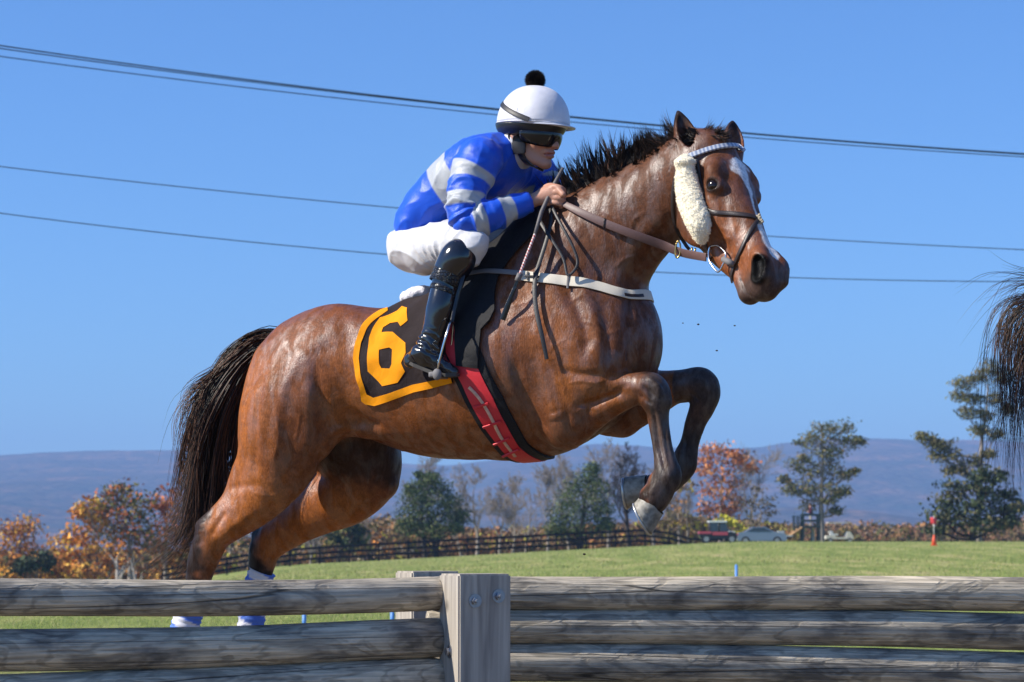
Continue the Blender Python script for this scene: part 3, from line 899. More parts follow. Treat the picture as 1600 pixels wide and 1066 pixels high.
def tail_curves(N, seed, K=18):
    rng = np.random.default_rng(seed)
    G = np.array([guide_pts(g, K) for g in TG])
    # clumps share a position
    NC = 40
    cu = rng.uniform(0, len(TG) - 1.001, NC); clen = rng.uniform(.65, 1.12, NC); cv = rng.normal(0, .035, NC); coff = rng.normal(0, .020, (NC, 3))
    out = []
    t = np.linspace(0, 1, K)
    for i in range(N):
        c = rng.integers(NC)
        u = np.clip(cu[c] + rng.normal(0, .10), 0, len(TG) - 1.001)
        a = int(u); f = u - a
        g = G[a] * (1 - f) + G[a + 1] * f
        ln = clen[c] * rng.uniform(.75, 1.08)
        s_ = np.clip(t * ln, 0, None)
        P = np.stack([np.interp(np.minimum(s_, 1), t, g[:, q]) for q in range(3)], 1)
        over = np.maximum(s_ - 1, 0)[:, None]
        P = P + over * (g[-1] - g[-3]) * 6
        side = t ** .7 * (cv[c] + rng.normal(0, .012))
        P[:, 1] -= side + .02 * math.sin(i) * t
        P += coff[c] * (t[:, None] ** 1.2) * 1.5 + rng.normal(0, .007, 3) * t[:, None]
        wv_ = np.random.default_rng(int(c)); pc_ = wv_.uniform(0, 6.28, 3); fc_ = wv_.uniform(4, 9); P += np.stack([np.sin(t * fc_ + pc_[q]) * .030 * t for q in range(3)], 1)
        ph = rng.uniform(0, 6.28, 3); P += np.stack([np.sin(t * rng.uniform(3, 9) + ph[q]) * .007 * t for q in range(3)], 1)
        if rng.random() < .12: P += rng.normal(0, .045, 3) * (t[:, None] ** 2.2) * np.array([1.2, 1, .7])
        P[:, :] += (rng.normal(0, 1, 3) * np.array([.004, .016, .007])) * (1 - t[:, None] * .3)
        out.append(P)
    return np.array(out), rng
tc_v, rng = tail_curves(2100, 3)
tail = strands(tc_v, rng.uniform(.0008, .0021, len(tc_v)), 'tail', M_HAIR, horse, hair_cols(len(tc_v), rng, .42))
tail['label'] = 'long black tail streaming down behind the hind legs'

def tufts(roots, N, seed, K=9, tuft=24):
    """roots: (px, py, v, dx, dy, len_px, curve) along the crest; clumped strands"""
    rng = np.random.default_rng(seed)
    Rt = np.array(roots, dtype=float)
    out = []; t = np.linspace(0, 1, K)[:, None]
    n = max(1, N // tuft)
    for c in range(n):
        s_ = rng.uniform(0, len(Rt) - 1.001); a = int(s_); r = Rt[a] * (1 - (s_ - a)) + Rt[a + 1] * (s_ - a)
        ln = r[5] * rng.uniform(.4, 1.1); ang = rng.normal(-.05, .24)
        dx, dy = r[3] * math.cos(ang) - r[4] * math.sin(ang), r[3] * math.sin(ang) + r[4] * math.cos(ang)
        vv = rng.normal(0, .012)
        tip = HP(r[0] + dx * ln, r[1] + dy * ln, r[2] + vv + rng.normal(0, .03))
        mid = HP(r[0] + dx * ln * .5 + r[6] * ln * dy, r[1] + dy * ln * .5 - r[6] * ln * dx, r[2] + vv)
        for i in range(tuft):
            b0 = HP(r[0] + rng.normal(0, 5), r[1] + rng.normal(0, 3.0) + 3, r[2] + rng.normal(0, .012))
            m0 = mid + Vector(rng.normal(0, .006, 3)); t0 = tip + Vector(rng.normal(0, .005 if rng.random() < .9 else .02, 3)) + (tip - mid) * rng.uniform(-.7, .25)
            b0, m0, t0 = [np.array(list(q)) for q in (b0, m0, t0)]
            out.append(b0 * (1 - t) ** 2 + 2 * m0 * t * (1 - t) + t0 * t * t)
    return np.array(out), rng
mroots = [(868, 336, .0, -.35, -1, 42, .1), (890, 322, .0, -.55, -1, 56, .12), (915, 306, .01, -.45, -1, 66, .12), (940, 292, .01, -.3, -1, 68, .08), (965, 276, .02, -.08, -1, 66, .02),
          (990, 262, .03, .05, -1, 54, .0), (1010, 250, .035, .0, -1, 42, .1), (1030, 240, .045, -.6, -.75, 44, .2), (1055, 226, .06, -1, -.45, 58, .25), (1075, 212, .08, -1, -.25, 56, .25), (1095, 204, .085, -.7, -.35, 36, .2)]
mc, rng = tufts(mroots, 4400, 12)
mane = strands(mc, rng.uniform(.0010, .0022, len(mc)), 'mane', M_HAIR, horse, hair_cols(len(mc), rng, .08))
mane['label'] = 'black mane blown up into spikes along the neck'
# short dense under-layer of the mane
mc, rng = tufts([(r[0] + 2, r[1] + 7, r[2] + .02, r[3], r[4], r[5] * .5, r[6]) for r in mroots], 3600, 15)
link_ = strands(mc, rng.uniform(.0014, .0028, len(mc)), 'mane', M_HAIR, horse, hair_cols(len(mc), rng, .05))
froots = [(1086, 212, .10, .9, -.35, 34, -.1), (1100, 206, .09, 1, .1, 34, -.25), (1115, 206, .09, .9, .4, 28, -.25), (1128, 212, .08, .6, .8, 20, -.15)]
mc, rng = tufts(froots, 1500, 21, tuft=30)
fl = strands(mc, rng.uniform(.0010, .0020, len(mc)), 'forelock', M_HAIR, horse, hair_cols(len(mc), rng, .18))
# ------------------------------------------------------------------ tack laid on the horse
AX0 = HP(600, 588, 0); AX1 = HP(800, 572, 0)
def axis_at(u):
    t = (u - AX0.x) / (AX1.x - AX0.x)
    return Vector((u, 0, AX0.z + (AX1.z - AX0.z) * t))
def to_up(p):
    a = axis_at(p.x); return (p.x, math.atan2(-(p.y), p.z - a.z))
def from_up(u, ph, off=0.0, B=None):
    a = axis_at(u); d = Vector((0, -math.sin(ph), math.cos(ph)))
    h = (B or HB).ray_cast(a + d * .75, -d)
    if h[0] is None: return a + d * .3
    return h[0] + d * off
def px_up(px, py):
    h = surf(px, py)
    return to_up(h[0]) if h[0] is not None else None
KPH = .30       # metres per radian, for even sampling
def up_patch(name, polys, off, thick, mat, parent=None, step=.012, mirror=False, ruffle=0.0, holes=()):
    """polys: outlines in (u, phi); laid on the body and given thickness"""
    MBx = MB()
    bm = bmesh.new()
    for poly, hl_ in polys:
        for s_ in ((1, -1) if mirror else (1,)):
            b2 = bmesh.new()
            ed = []
            for loop in [poly] + list(hl_):
                vs = [b2.verts.new((u, s_ * ph * KPH, 0)) for u, ph in loop]
                for i in range(len(vs)): ed.append(b2.edges.new((vs[i], vs[(i + 1) % len(vs)])))
            bmesh.ops.triangle_fill(b2, edges=ed, use_beauty=True)
            for ax_ in (0, 1):
                c0 = min(v.co[ax_] for v in b2.verts); c1 = max(v.co[ax_] for v in b2.verts)
                k = c0 + step
                while k < c1:
                    co = [0, 0, 0]; no = [0, 0, 0]; co[ax_] = k; no[ax_] = 1
                    bmesh.ops.bisect_plane(b2, geom=b2.verts[:] + b2.edges[:] + b2.faces[:], plane_co=co, plane_no=no)
                    k += step
            bmesh.ops.remove_doubles(b2, verts=b2.verts[:], dist=1e-5)
            for i, v in enumerate(b2.verts): v.index = i
            V = [v.co.copy() for v in b2.verts]
            Fc = [[v.index for v in f.verts] for f in b2.faces]
            # keep one winding
            out = []
            for f in Fc:
                n = sum((V[f[i]].x * V[f[(i + 1) % len(f)]].y - V[f[(i + 1) % len(f)]].x * V[f[i]].y) for i in range(len(f)))
                out.append(f if n > 0 else f[::-1])
            be = [tuple(v.index for v in e.verts) for e in b2.edges if len(e.link_faces) == 1]
            top = []; bot = []
            for v in V:
                r = ruffle * (math.sin(v.x * 40 + v.y * 23) + .6 * math.sin(v.x * 17 - v.y * 51 + 1)) if ruffle else 0
                p = from_up(v.x, v.y / KPH, 0)
                a = axis_at(v.x); d = (p - a).normalized()
                top.append(p + d * (off + thick + r)); bot.append(p + d * (off + r * .5))
            n0 = len(V)
            allf = [f[::-1] for f in out] + [[i + n0 for i in f] for f in out]
            for a, b_e in be: allf.append([a, b_e, b_e + n0, a + n0])
            MBx.add(top + bot, allf)
            b2.free()
    me = mesh_from(name, np.array(MBx.v), MBx.f)
    bm = bmesh.new(); bm.from_mesh(me); bmesh.ops.recalc_face_normals(bm, faces=bm.faces[:]); bm.to_mesh(me); bm.free()
    me.set_sharp_from_angle(angle=R(40))
    o = link(name, me, mat, parent)
    if parent is None: o.matrix_local = HM
    return o
def PXS(pts): return [q for q in (px_up(*p) for p in pts) if q is not None]
def ribbon(C_, Nn, w_, th, name, mat, parent=None, closed=False, off=0.0, top_only=False, cols=None):
    """flat strap along points C_ with surface normals Nn"""
    C_ = np.asarray(C_, dtype=float); Nn = np.asarray(Nn, dtype=float); n = len(C_)
    w_ = np.full(n, w_) if not hasattr(w_, '__len__') else np.interp(np.linspace(0, 1, n), np.linspace(0, 1, len(w_)), w_)
    T = np.gradient(C_, axis=0)
    if closed: T = np.roll(C_, -1, 0) - np.roll(C_, 1, 0)
    T /= np.maximum(np.linalg.norm(T, axis=1, keepdims=True), 1e-9)
    S = np.cross(T, Nn); S /= np.maximum(np.linalg.norm(S, axis=1, keepdims=True), 1e-9)
    N2 = np.cross(S, T)
    prof = [(-1, 0), (-1, .7), (-.8, 1), (.8, 1), (1, .7), (1, 0)]
    V = []
    for a, b_p in prof: V.append(C_ + S * (w_ * .5 * a)[:, None] + N2 * (off + th * b_p))
    V = np.stack(V, 1); K = len(prof)
    idx = np.arange(n * K).reshape(n, K); Q = []
    m = n if closed else n - 1
    for i in range(m):
        j = (i + 1) % n
        for k in range(K):
            Q.append((idx[i, k], idx[i, (k + 1) % K], idx[j, (k + 1) % K], idx[j, k]))
    if not closed:
        Q.append(tuple(idx[0, ::-1])); Q.append(tuple(idx[-1]))
    me = mesh_from(name, V.reshape(-1, 3), Q)
    me.set_sharp_from_angle(angle=R(50))
    if cols is not None: set_col(me, np.repeat(np.asarray(cols), K, 0))
    o = link(name, me, mat, parent)
    if parent is None: o.matrix_local = HM
    return o
def surf_path(path, n=6, smooth=4, B=None, dv=None):
    P = catmull(np.array(path, dtype=float), n)
    pts = []; nr = []
    for a, b_p in P[:, :2]:
        h = surf(a, b_p, B)
        pts.append(list(h[0]) if h[0] is not None else [np.nan] * 3); nr.append(list(h[1]) if h[0] is not None else [np.nan] * 3)
    pts = np.array(pts); nr = np.array(nr)
    ok = ~np.isnan(pts[:, 0]); ii = np.arange(len(pts))
    for a in range(3):
        pts[:, a] = np.interp(ii, ii[ok], pts[ok, a]); nr[:, a] = np.interp(ii, ii[ok], nr[ok, a])
    # where the skin was missed, keep the pixel position at the interpolated distance
    for i in ii[~ok]:
        d = HRAY(*P[i, :2]); y = pts[i, 1]; t = (y - CPL.y) / d.y; pts[i] = list(CPL + d * t)
    if (nr @ np.array(list(-HRAY(900, 450)))).mean() < 0: nr = -nr
    for k in range(smooth):
        pts[1:-1] = pts[1:-1] * .5 + (pts[:-2] + pts[2:]) * .25
        nr[1:-1] = nr[1:-1] * .5 + (nr[:-2] + nr[2:]) * .25
    nr /= np.linalg.norm(nr, axis=1, keepdims=True)
    return pts, nr
def strap(path, wpx, th, name, mat, parent=None, off=.001, n=6, **k):
    p, nr = surf_path(path, n)
    w_ = np.asarray(wpx, dtype=float) / 408.0
    return ribbon(p, nr, w_ if w_.ndim else float(w_), th, name, mat, parent, off=off, **k)

def mat_cloth(name, col, rough=.7, weave=900, bump=.0006, sheen=.2, fold=.0):
    m, nt, b = new_mat(name)
    b.inputs['Base Color'].default_value = (*col, 1); b.inputs['Roughness'].default_value = rough
    b.inputs['Sheen Weight'].default_value = sheen
    tc = nt.nodes.new('ShaderNodeTexCoord')
    n = nt.nodes.new('ShaderNodeTexNoise'); n.inputs['Scale'].default_value = weave; n.inputs['Detail'].default_value = 3
    n2 = nt.nodes.new('ShaderNodeTexNoise'); n2.inputs['Scale'].default_value = 18; n2.inputs['Detail'].default_value = 4; n2.inputs['Distortion'].default_value = .6
    nt.links.new(tc.outputs['Object'], n.inputs['Vector']); nt.links.new(tc.outputs['Object'], n2.inputs['Vector'])
    ml = nt.nodes.new('ShaderNodeMath'); ml.operation = 'MULTIPLY_ADD'; ml.inputs[1].default_value = 5.0
    nt.links.new(n2.outputs['Fac'], ml.inputs[0]); nt.links.new(n.outputs['Fac'], ml.inputs[2])
    bp = nt.nodes.new('ShaderNodeBump'); bp.inputs['Distance'].default_value = bump
    nt.links.new(ml.outputs[0], bp.inputs['Height']); nt.links.new(bp.outputs[0], b.inputs['Normal'])
    r = nt.nodes.new('ShaderNodeMapRange'); r.inputs[3].default_value = .86; r.inputs[4].default_value = 1.12
    nt.links.new(n2.outputs['Fac'], r.inputs[0])
    v = nt.nodes.new('ShaderNodeVectorMath'); v.operation = 'SCALE'; v.inputs[0].default_value = col
    nt.links.new(r.outputs[0], v.inputs['Scale']); nt.links.new(v.outputs[0], b.inputs['Base Color'])
    return m, nt, b, v
M_NCLOTH, _, b_, _ = mat_cloth('saddlecloth_brown', (.026, .017, .017), .8, sheen=.0, bump=.0015)
b_.inputs['Specular IOR Level'].default_value = .2
M_GOLD, _, b_, _ = mat_cloth('saddlecloth_gold', (.86, .31, .008), .75, sheen=.0)
b_.inputs['Specular IOR Level'].default_value = .1
M_RED = mat_cloth('girth_red', (.62, .022, .035), .45, sheen=0)[0]
M_BLACKF, _, b_, _ = mat_cloth('black_fabric', (.008, .008, .010), .6, bump=.0012, sheen=.05)
b_.inputs['Specular IOR Level'].default_value = .25
M_BLEATH = mat_plain('black_leather', (.012, .011, .012), .28, bump=.0012, bump_scale=90, coat=.25)
M_THONG = mat_plain('thong_leather', (.013, .012, .013), .5, bump=.0006, bump_scale=150)
M_DKBR = mat_plain('dark_brown_leather', (.030, .020, .018), .42, bump=.0008, bump_scale=150, noise_scale=80, noise_amt=.3)
M_REIN = mat_plain('brown_rein_leather', (.12, .065, .058), .5, bump=.0004, bump_scale=220, noise_scale=90, noise_amt=.25)
M_STEEL = mat_plain('polished_steel', (.62, .61, .60), .18, metal=1.0)
M_BRASS = mat_plain('brass', (.55, .38, .14), .28, metal=1.0)
M_CREAM = mat_plain('cream_webbing', (.68, .62, .50), .6, noise_scale=50, noise_amt=.08, bump=.0005, bump_scale=400)
M_RUBBER = mat_plain('grey_rubber', (.16, .15, .15), .7)
M_WHITEPAD = mat_plain('white_pad', (.75, .72, .74), .85, bump=.004, bump_scale=120)

# number cloth -------------------------------------------------
outer = [(606, 484), (583.5, 495), (566.6, 513), (556.7, 535.7), (552.5, 561), (556.7, 586), (563.8, 606), (565.7, 626), (572, 631), (586, 633), (614, 624), (648, 612), (682, 604.7), (708, 598)]
inner = [(607, 490), (590, 500), (575, 516), (565, 537), (562, 561), (565, 584), (570, 600), (574, 616), (584, 621), (611, 613), (645, 601), (679, 594), (705, 588)]
_t = to_up(HP(735, 470, .2))
def close_top(pts, top_u0, top_u1):
    return pts + [(top_u1, pts[-1][1] * .5), (top_u1, .0), (top_u0 - .03, .0)]
po = PXS(outer)
u_top0 = po[0][0] - .0; u_top1 = po[-1][0]
full = [(u_top0 + .01, 0.02)] + po + [(u_top1 + .01, .02)]
full2 = full[1:-1]; full2 = [(u_top0 + .02, 0.0)] + full2 + [(u_top1, 0.0)]
mirr = [(u, -p) for u, p in full2[1:-1]][::-1]
cloth = up_patch('number_cloth', [([(u, p) for u, p in full2[1:-1]] + mirr, ())], .004, .004, M_NCLOTH, step=.007, ruffle=.0035)
tag(cloth, 'dark brown saddlecloth with gold border carrying the number 6', 'saddlecloth')
pi_ = PXS(inner)
for sg in (1, -1): up_patch('gold_border', [([(u, p * sg) for u, p in po + pi_[::-1]], ())], .0094, .0012, M_GOLD, cloth, step=.007, ruffle=.0035)
six = [(380, 160), (350, 145), (325, 172), (230, 210), (170, 315), (165, 500), (245, 578), (330, 560), (372, 500), (352, 455), (375, 400), (372, 345), (305, 292), (240, 292), (248, 262), (285, 238), (330, 235), (345, 258), (383, 225)]
hole = [(228, 385), (282, 370), (297, 380), (297, 460), (285, 484), (238, 482), (228, 460)]
zc = lambda q: (530 + q[0] / 3.5525, 440 + q[1] / 3.5525)
for sg in (1, -1): up_patch('number_6', [([(u, p * sg) for u, p in PXS([zc(q) for q in six])], [[(u, p * sg) for u, p in PXS([zc(q) for q in hole])]])], .0094, .0012, M_GOLD, cloth, step=.007, ruffle=.0035)
# girth ----------------------------------------------------------
gl = [(700, 500), (699, 552), (724, 600), (752, 654), (780, 693), (800, 713)]
gr = [(722, 480), (750, 578), (772, 620), (792, 660), (811, 693), (832, 709)]
gL = PXS(gl); gR = PXS(gr)
def girth_poly(L_, R_, dl, dr):
    a = [(u + dl, p) for u, p in L_] + [(L_[-1][0] + dl + .015, (L_[-1][1] + math.pi) / 2), (L_[-1][0] + dl + .02, math.pi)]
    b2 = [(u + dr, p) for u, p in R_] + [(R_[-1][0] + dr + .012, (R_[-1][1] + math.pi) / 2), (R_[-1][0] + dr + .015, math.pi)]
    return a + b2[::-1]
girth = up_patch('girth', [(girth_poly(gL, gR, -.022, .034), ())], .002, .009, M_BLACKF, step=.014, mirror=True)
tag(girth, 'black padded girth with a red elastic band round the belly', 'girth')
RB = up_patch('red_band', [(girth_poly(gL, gR, 0, 0), ())], .0115, .0025, M_RED, girth, step=.014, mirror=True)
M_GSTRAP = mat_plain('girth_strap', (.62, .38, .27), .5, noise_scale=70, noise_amt=.4)
sp_, sn_ = surf_path([(735, 604), (752, 622), (768, 648), (784, 680), (806, 708)])
ribbon(sp_, sn_, .012, .004, 'girth_strap', M_GSTRAP, girth, off=.015)
for a_, b_q in (((742, 635), (765, 628)), ((757, 664), (784, 655)), ((773, 690), (797, 680)), ((786, 707), (812, 697))):
    q_, r_ = surf_path([a_, ((a_[0] + b_q[0]) / 2, (a_[1] + b_q[1]) / 2), b_q], smooth=0)
    ribbon(q_, r_, .010, .006, 'keeper', M_RED, girth, off=.017)
# saddle -----------------------------------------------------------
flap = [(838, 366), (812, 392), (793, 415), (779, 438), (774, 465), (775, 489), (768, 505), (754, 518), (752, 545), (749, 576), (715, 572), (714, 520), (712, 480), (690, 478), (672, 470), (660, 462)]
fp = PXS(flap)
mf = [(u, -p) for u, p in fp][::-1]
saddle = up_patch('saddle', [(fp + mf, ())], .012, .010, M_BLACKF, step=.016, ruffle=.003)
tag(saddle, 'small black racing saddle with long forward flaps under the jockey', 'saddle')
SF = Field((HP(640, 450, 0).x - .05, -.22, HP(700, 480, 0).z - .05), (HP(800, 400, 0).x + .12, .22, HP(700, 380, 0).z + .1), .008)
SF.chain([HC(696, 455, 0, 14, 2.2), HC(712, 446, 0, 18, 2.2), HC(740, 428, 0, 20, 2.0), HC(770, 405, 0, 20, 1.8), HC(800, 378, 0, 16, 1.6)], k=.02)
v_, q_ = SF.extract(4); link('seat', mesh_from('seat', v_, q_), M_BLEATH, saddle)
SF = Field((HP(640, 450, 0).x - .1, -.2, HP(700, 490, 0).z - .05), (HP(700, 400, 0).x + .05, .2, HP(700, 420, 0).z + .1), .007)
SF.chain([HC(640, 466, 0, 12, 2.0), HC(655, 461, 0, 13, 2.2), HC(668, 458, 0, 12, 2.2)], k=.02)
v_, q_ = SF.extract(2); v_ = v_ + vnormals(v_, q_) * (fbm(v_, 60, 2, 4) * .006)[:, None]
pad = link('saddle_pad', mesh_from('saddle_pad', v_, q_), M_WHITEPAD, saddle); pad['label'] = 'white fluffy pad end behind the saddle'
# breast strap -------------------------------------------------------
bp_pts, bp_n = surf_path([(812, 431), (835, 434), (860, 437), (900, 441), (935, 448), (960, 456), (985, 461.5), (1000, 461)], 8)
keep = bp_pts[:, 1] < -.005
a_, n_ = bp_pts[keep], bp_n[keep]
fl_ = np.array([1, -1, 1])
mid_ = (a_[-1] + a_[-1] * fl_) / 2 + np.array([.012, 0, 0])
bc = np.vstack([a_, [mid_], a_[::-1] * fl_]); bn = np.vstack([n_, [[1, 0, 0]], n_[::-1] * fl_])
for _ in range(6):
    bc[1:-1] = bc[1:-1] * .5 + (bc[:-2] + bc[2:]) * .25
    for i_ in range(len(bc)):
        f_ = HB.find_nearest(Vector(bc[i_])); bc[i_] = list(f_[0])
    bn[1:-1] = bn[1:-1] * .5 + (bn[:-2] + bn[2:]) * .25
bstrap = ribbon(bc, bn, .040, .004, 'breast_strap', M_CREAM, off=.004)
tag(bstrap, 'cream webbing breast strap round the chest of the bay horse', 'strap')
sp_, sn_ = surf_path([(722, 436), (745, 432), (765, 429), (790, 429), (818, 431)], 5)
ribbon(sp_, sn_, .020, .004, 'elastic_end', M_RUBBER, bstrap, off=.022)
for q_ in ((826, 433), (836, 434)):
    c_, n_ = surf_path([(q_[0], q_[1] - 6), q_, (q_[0], q_[1] + 6)], smooth=0)
    ribbon(c_, n_, .008, .004, 'buckle', M_BLEATH, bstrap, off=.010)
c_, n_ = surf_path([(822, 433.5), (832, 434), (844, 435)], smooth=0); ribbon(c_, n_, .007, .003, 'buckle_tongue', M_BLEATH, bstrap, off=.012)
c_, n_ = surf_path([(974, 462), (990, 464), (1003, 463)], smooth=0); ribbon(c_, n_, .013, .002, 'maker_tag', M_DKBR, bstrap, off=.0085)
c_, n_ = surf_path([(889, 430), (888, 441), (887, 452)], smooth=0); ribbon(c_, n_, .009, .003, 'keeper', M_RUBBER, bstrap, off=.0085)

# bridle ---------------------------------------------------------------
bridle = empty('bridle', (0, 0, 0)); bridle.matrix_local = HM @ Matrix.Translation(POLL)
BI = Matrix.Translation(-POLL)
def inb(o): o.data.transform(BI); o.parent = bridle; o.matrix_local = Matrix.Identity(4); return o
tag(bridle, 'brown leather bridle with a sheepskin cheek roll on the bay horse', 'bridle')
_mbb, nt_, b_ = new_mat('browband_cover'); M_BROW = _mbb
at_ = nt_.nodes.new('ShaderNodeAttribute'); at_.attribute_name = 'Col'; nt_.links.new(at_.outputs['Color'], b_.inputs['Base Color']); b_.inputs['Roughness'].default_value = .45
p_, n_ = surf_path([(1066, 250), (1080, 244), (1100, 237), (1120, 231.5), (1140, 229), (1154, 231), (1161, 238)], 14)
cc = np.array([[.55, .58, .63] if (i // 2) % 2 else [.22, .27, .40] for i in range(len(p_))])
inb(ribbon(p_, n_, .020, .009, 'browband', M_BROW, horse, off=.004, cols=cc))
cp_ = [(1075, 246), (1079, 275), (1086, 310), (1096, 345), (1100, 372), (1104, 392), (1112, 404)]
inb(strap(cp_, 8, .004, 'cheek_strap', M_DKBR, horse))
inb(strap([(1060, 262), (1053, 290), (1051, 322), (1055, 352), (1068, 378), (1078, 390)], 5.5, .004, 'throat_latch', M_DKBR, horse))
inb(strap([(1100, 322), (1113, 332), (1130, 333.5), (1150, 335), (1172, 338), (1184, 342)], 7, .005, 'noseband', M_DKBR, horse, off=.003))
inb(strap([(1185, 344), (1176, 356), (1166, 375), (1156, 397), (1148, 415), (1144, 430), (1146, 442)], 6.5, .005, 'drop_noseband', M_DKBR, horse, off=.003))
inb(strap([(1088, 250), (1093, 275), (1099, 305), (1104, 330), (1106, 372)], 6, .004, 'cheek_strap', M_DKBR, horse))
h_ = surf(1186, 343)
ro = MB()
for i in range(26):
    a_ = random.Random(i).uniform(0, 6.28); r_ = random.Random(i + 99).uniform(0, .017)
    ro.ball(h_[0] - HRAY(1186, 343) * .010 + Vector((math.cos(a_) * r_, 0, math.sin(a_) * r_)), .006, 6, 4)
inb(ro.build('noseband_rosette', mat_plain('rosette_felt', (.45, .38, .27), .9), horse))
# sheepskin roll
hs = [surf(a, b) for a, b in [(1070, 254), (1073, 285), (1081, 320), (1092, 350), (1096, 372)]]
lo = np.min([list(h[0]) for h in hs], 0) - .1; hi = np.max([list(h[0]) for h in hs], 0) + .1
WF = Field(lo, hi, .004)
WF.chain([(h[0] - HRAY(1080, 310) * (r * .0022), r / 405, .85) for h, r in zip(hs, [12, 17.5, 20, 18, 10])], k=.01)
WF.ell(hs[0][0] - HRAY(1080, 310) * .035, (.04, .035, .02), k=.01)
v_, q_ = WF.extract(2); nn = vnormals(v_, q_)
v_ = v_ + nn * (np.abs(fbm(v_, 48, 2, 5)) * .008 - .002)[:, None]
M_HAIR2, nt_, b_ = new_mat('wool_fibres'); at_ = nt_.nodes.new('ShaderNodeAttribute'); at_.attribute_name = 'Col'; nt_.links.new(at_.outputs['Color'], b_.inputs['Base Color']); b_.inputs['Roughness'].default_value = .95; b_.inputs['Specular IOR Level'].default_value = .1
M_WOOL = mat_plain('sheepskin_wool', (.84, .77, .60), .95, noise_scale=60, noise_amt=.2, bump=.003, bump_scale=260, sheen=.4)
wr = inb(link('sheepskin_roll', mesh_from('sheepskin_roll', v_, q_), M_WOOL, horse)); wr['label'] = 'thick cream sheepskin roll on the cheek'
rg_ = np.random.default_rng(3); N_ = 9000; ii_ = rg_.integers(0, len(v_), N_); nv_ = vnormals(v_, q_)[ii_]
d_ = nv_ + rg_.normal(0, .55, (N_, 3)); d_ /= np.linalg.norm(d_, axis=1, keepdims=True); cu_ = d_ + rg_.normal(0, .5, (N_, 3))
tt_ = np.linspace(0, 1, 4)[None, :, None]; L_ = rg_.uniform(.0015, .0045, (N_, 1, 1))
inb(strands(v_[ii_][:, None, :] - nv_[:, None, :] * .001 + d_[:, None, :] * tt_ * L_ + cu_[:, None, :] * tt_ ** 2 * L_ * .5, np.full(N_, .0009), 'wool', M_HAIR2, horse, np.tile(np.array([.86, .79, .63]), (N_, 1)) * rg_.uniform(.88, 1.08, (N_, 1))))
# bit
def P3(px, py, lift=.01):
    h = surf(px, py)
    if h[0] is None:
        y = HP(px, py, .2).y; return HP(px, py, .2)
    return h[0] - HRAY(px, py) * lift
b0 = P3(1118, 400, .02)
def BP(px, py, ex=0.0):           # in the plane of the cheek beside the bit
    d = HRAY(px, py); nrm = HE3
    t = ((b0 + HE3 * ex) - CPL).dot(nrm) / d.dot(nrm); return CPL + d * t
m = MB(); m.tube([Vector(q_) for q_ in catmull([list(BP(*q)) for q in [(1109, 385), (1121, 384), (1129, 390), (1134, 397), (1132, 408), (1127, 419), (1122, 425), (1116, 420), (1109, 409), (1107, 396), (1109, 385)]], 4)], .0038, 8)
inb(m.build('bit_ring', M_STEEL, horse))
m = MB(); m.tube([BP(1130, 405), BP(1140, 410), BP(1147, 414, -.01)], [.011, .012, .010], 10); inb(m.build('bit_mouthpiece', M_RUBBER, horse))
# reins
reins = empty('reins', (0, 0, 0)); reins.matrix_local = HM @ Matrix.Translation(HP(880, 318, .1)); RI = Matrix.Translation(-HP(880, 318, .1))
def inr(o): o.data.transform(RI); o.parent = reins; o.matrix_local = Matrix.Identity(4); return o
tag(reins, 'brown leather reins running from the bit to the jockey\'s hands', 'reins')
p_, n_ = surf_path([(873, 316), (890, 325), (915, 337), (950, 351), (985, 364), (1020, 376), (1050, 386), (1080, 394), (1112, 402)], 6, smooth=40)
inr(ribbon(p_, n_ * .4 + np.array(list(-HRAY(950, 350))) * .6, [.020, .028, .031, .033, .034, .030], .005, 'rein', M_REIN, horse, off=.022))
p2 = p_ * np.array([1, -1, 1]); p2[:, 1] = np.minimum(np.abs(p2[:, 1]), .22) + np.linspace(0, .0, len(p2))
FB = BP(1118, 400); 
inr(ribbon(p2[: len(p2) * 3 // 5], (n_ * np.array([1, -1, 1]))[: len(p2) * 3 // 5], .03, .005, 'rein', M_REIN, horse, off=.01))
for q in ([(1057, 380), (1060, 377), (1063, 384), (1062, 398), (1058, 403), (1055, 397), (1056, 386), (1057, 380)],):
    m = MB(); c_ = p_[int(len(p_) * .78)]
    m.tube([Vector(z_) for z_ in catmull([list(HP(a, b, -c_[1] + .035)) for a, b in q], 4)], .0035, 8); inr(m.build('rein_ring', M_BRASS, horse))
for fr in (.36, .86, .89):
    i = int(len(p_) * fr); c_ = p_[i]; nn = np.array(list(-HRAY(1000, 370)))
    m = MB(); up_ = np.array([.1, 0, 1.0])
    m.tube([Vector(c_ + nn * .03 + up_ * k) for k in (-.018, -.006, .006, .018)], .0035, 6); inr(m.build('keeper', M_DKBR if fr < .5 else M_BRASS, horse))
def hang(path, w_, name, mat, lift):
    p, nr = surf_path(path, 8, smooth=10)
    return inr(ribbon(p, nr, w_, .004, name, mat, horse, off=lift))
hang([(862, 326), (866, 345), (859, 374), (848, 408), (839, 440), (840, 480), (847, 520), (856, 562)], [.012, .015, .016, .018, .018, .014], 'rein_end', M_THONG, .022)
hang([(866, 326), (875, 344), (885, 364), (898, 390), (903, 415), (898, 430), (889, 436), (884, 415), (872, 390), (858, 368), (846, 345), (842, 328), (852, 318)], [.012, .011, .011, .010, .012, .016, .014], 'rein_loop', M_THONG, .032)
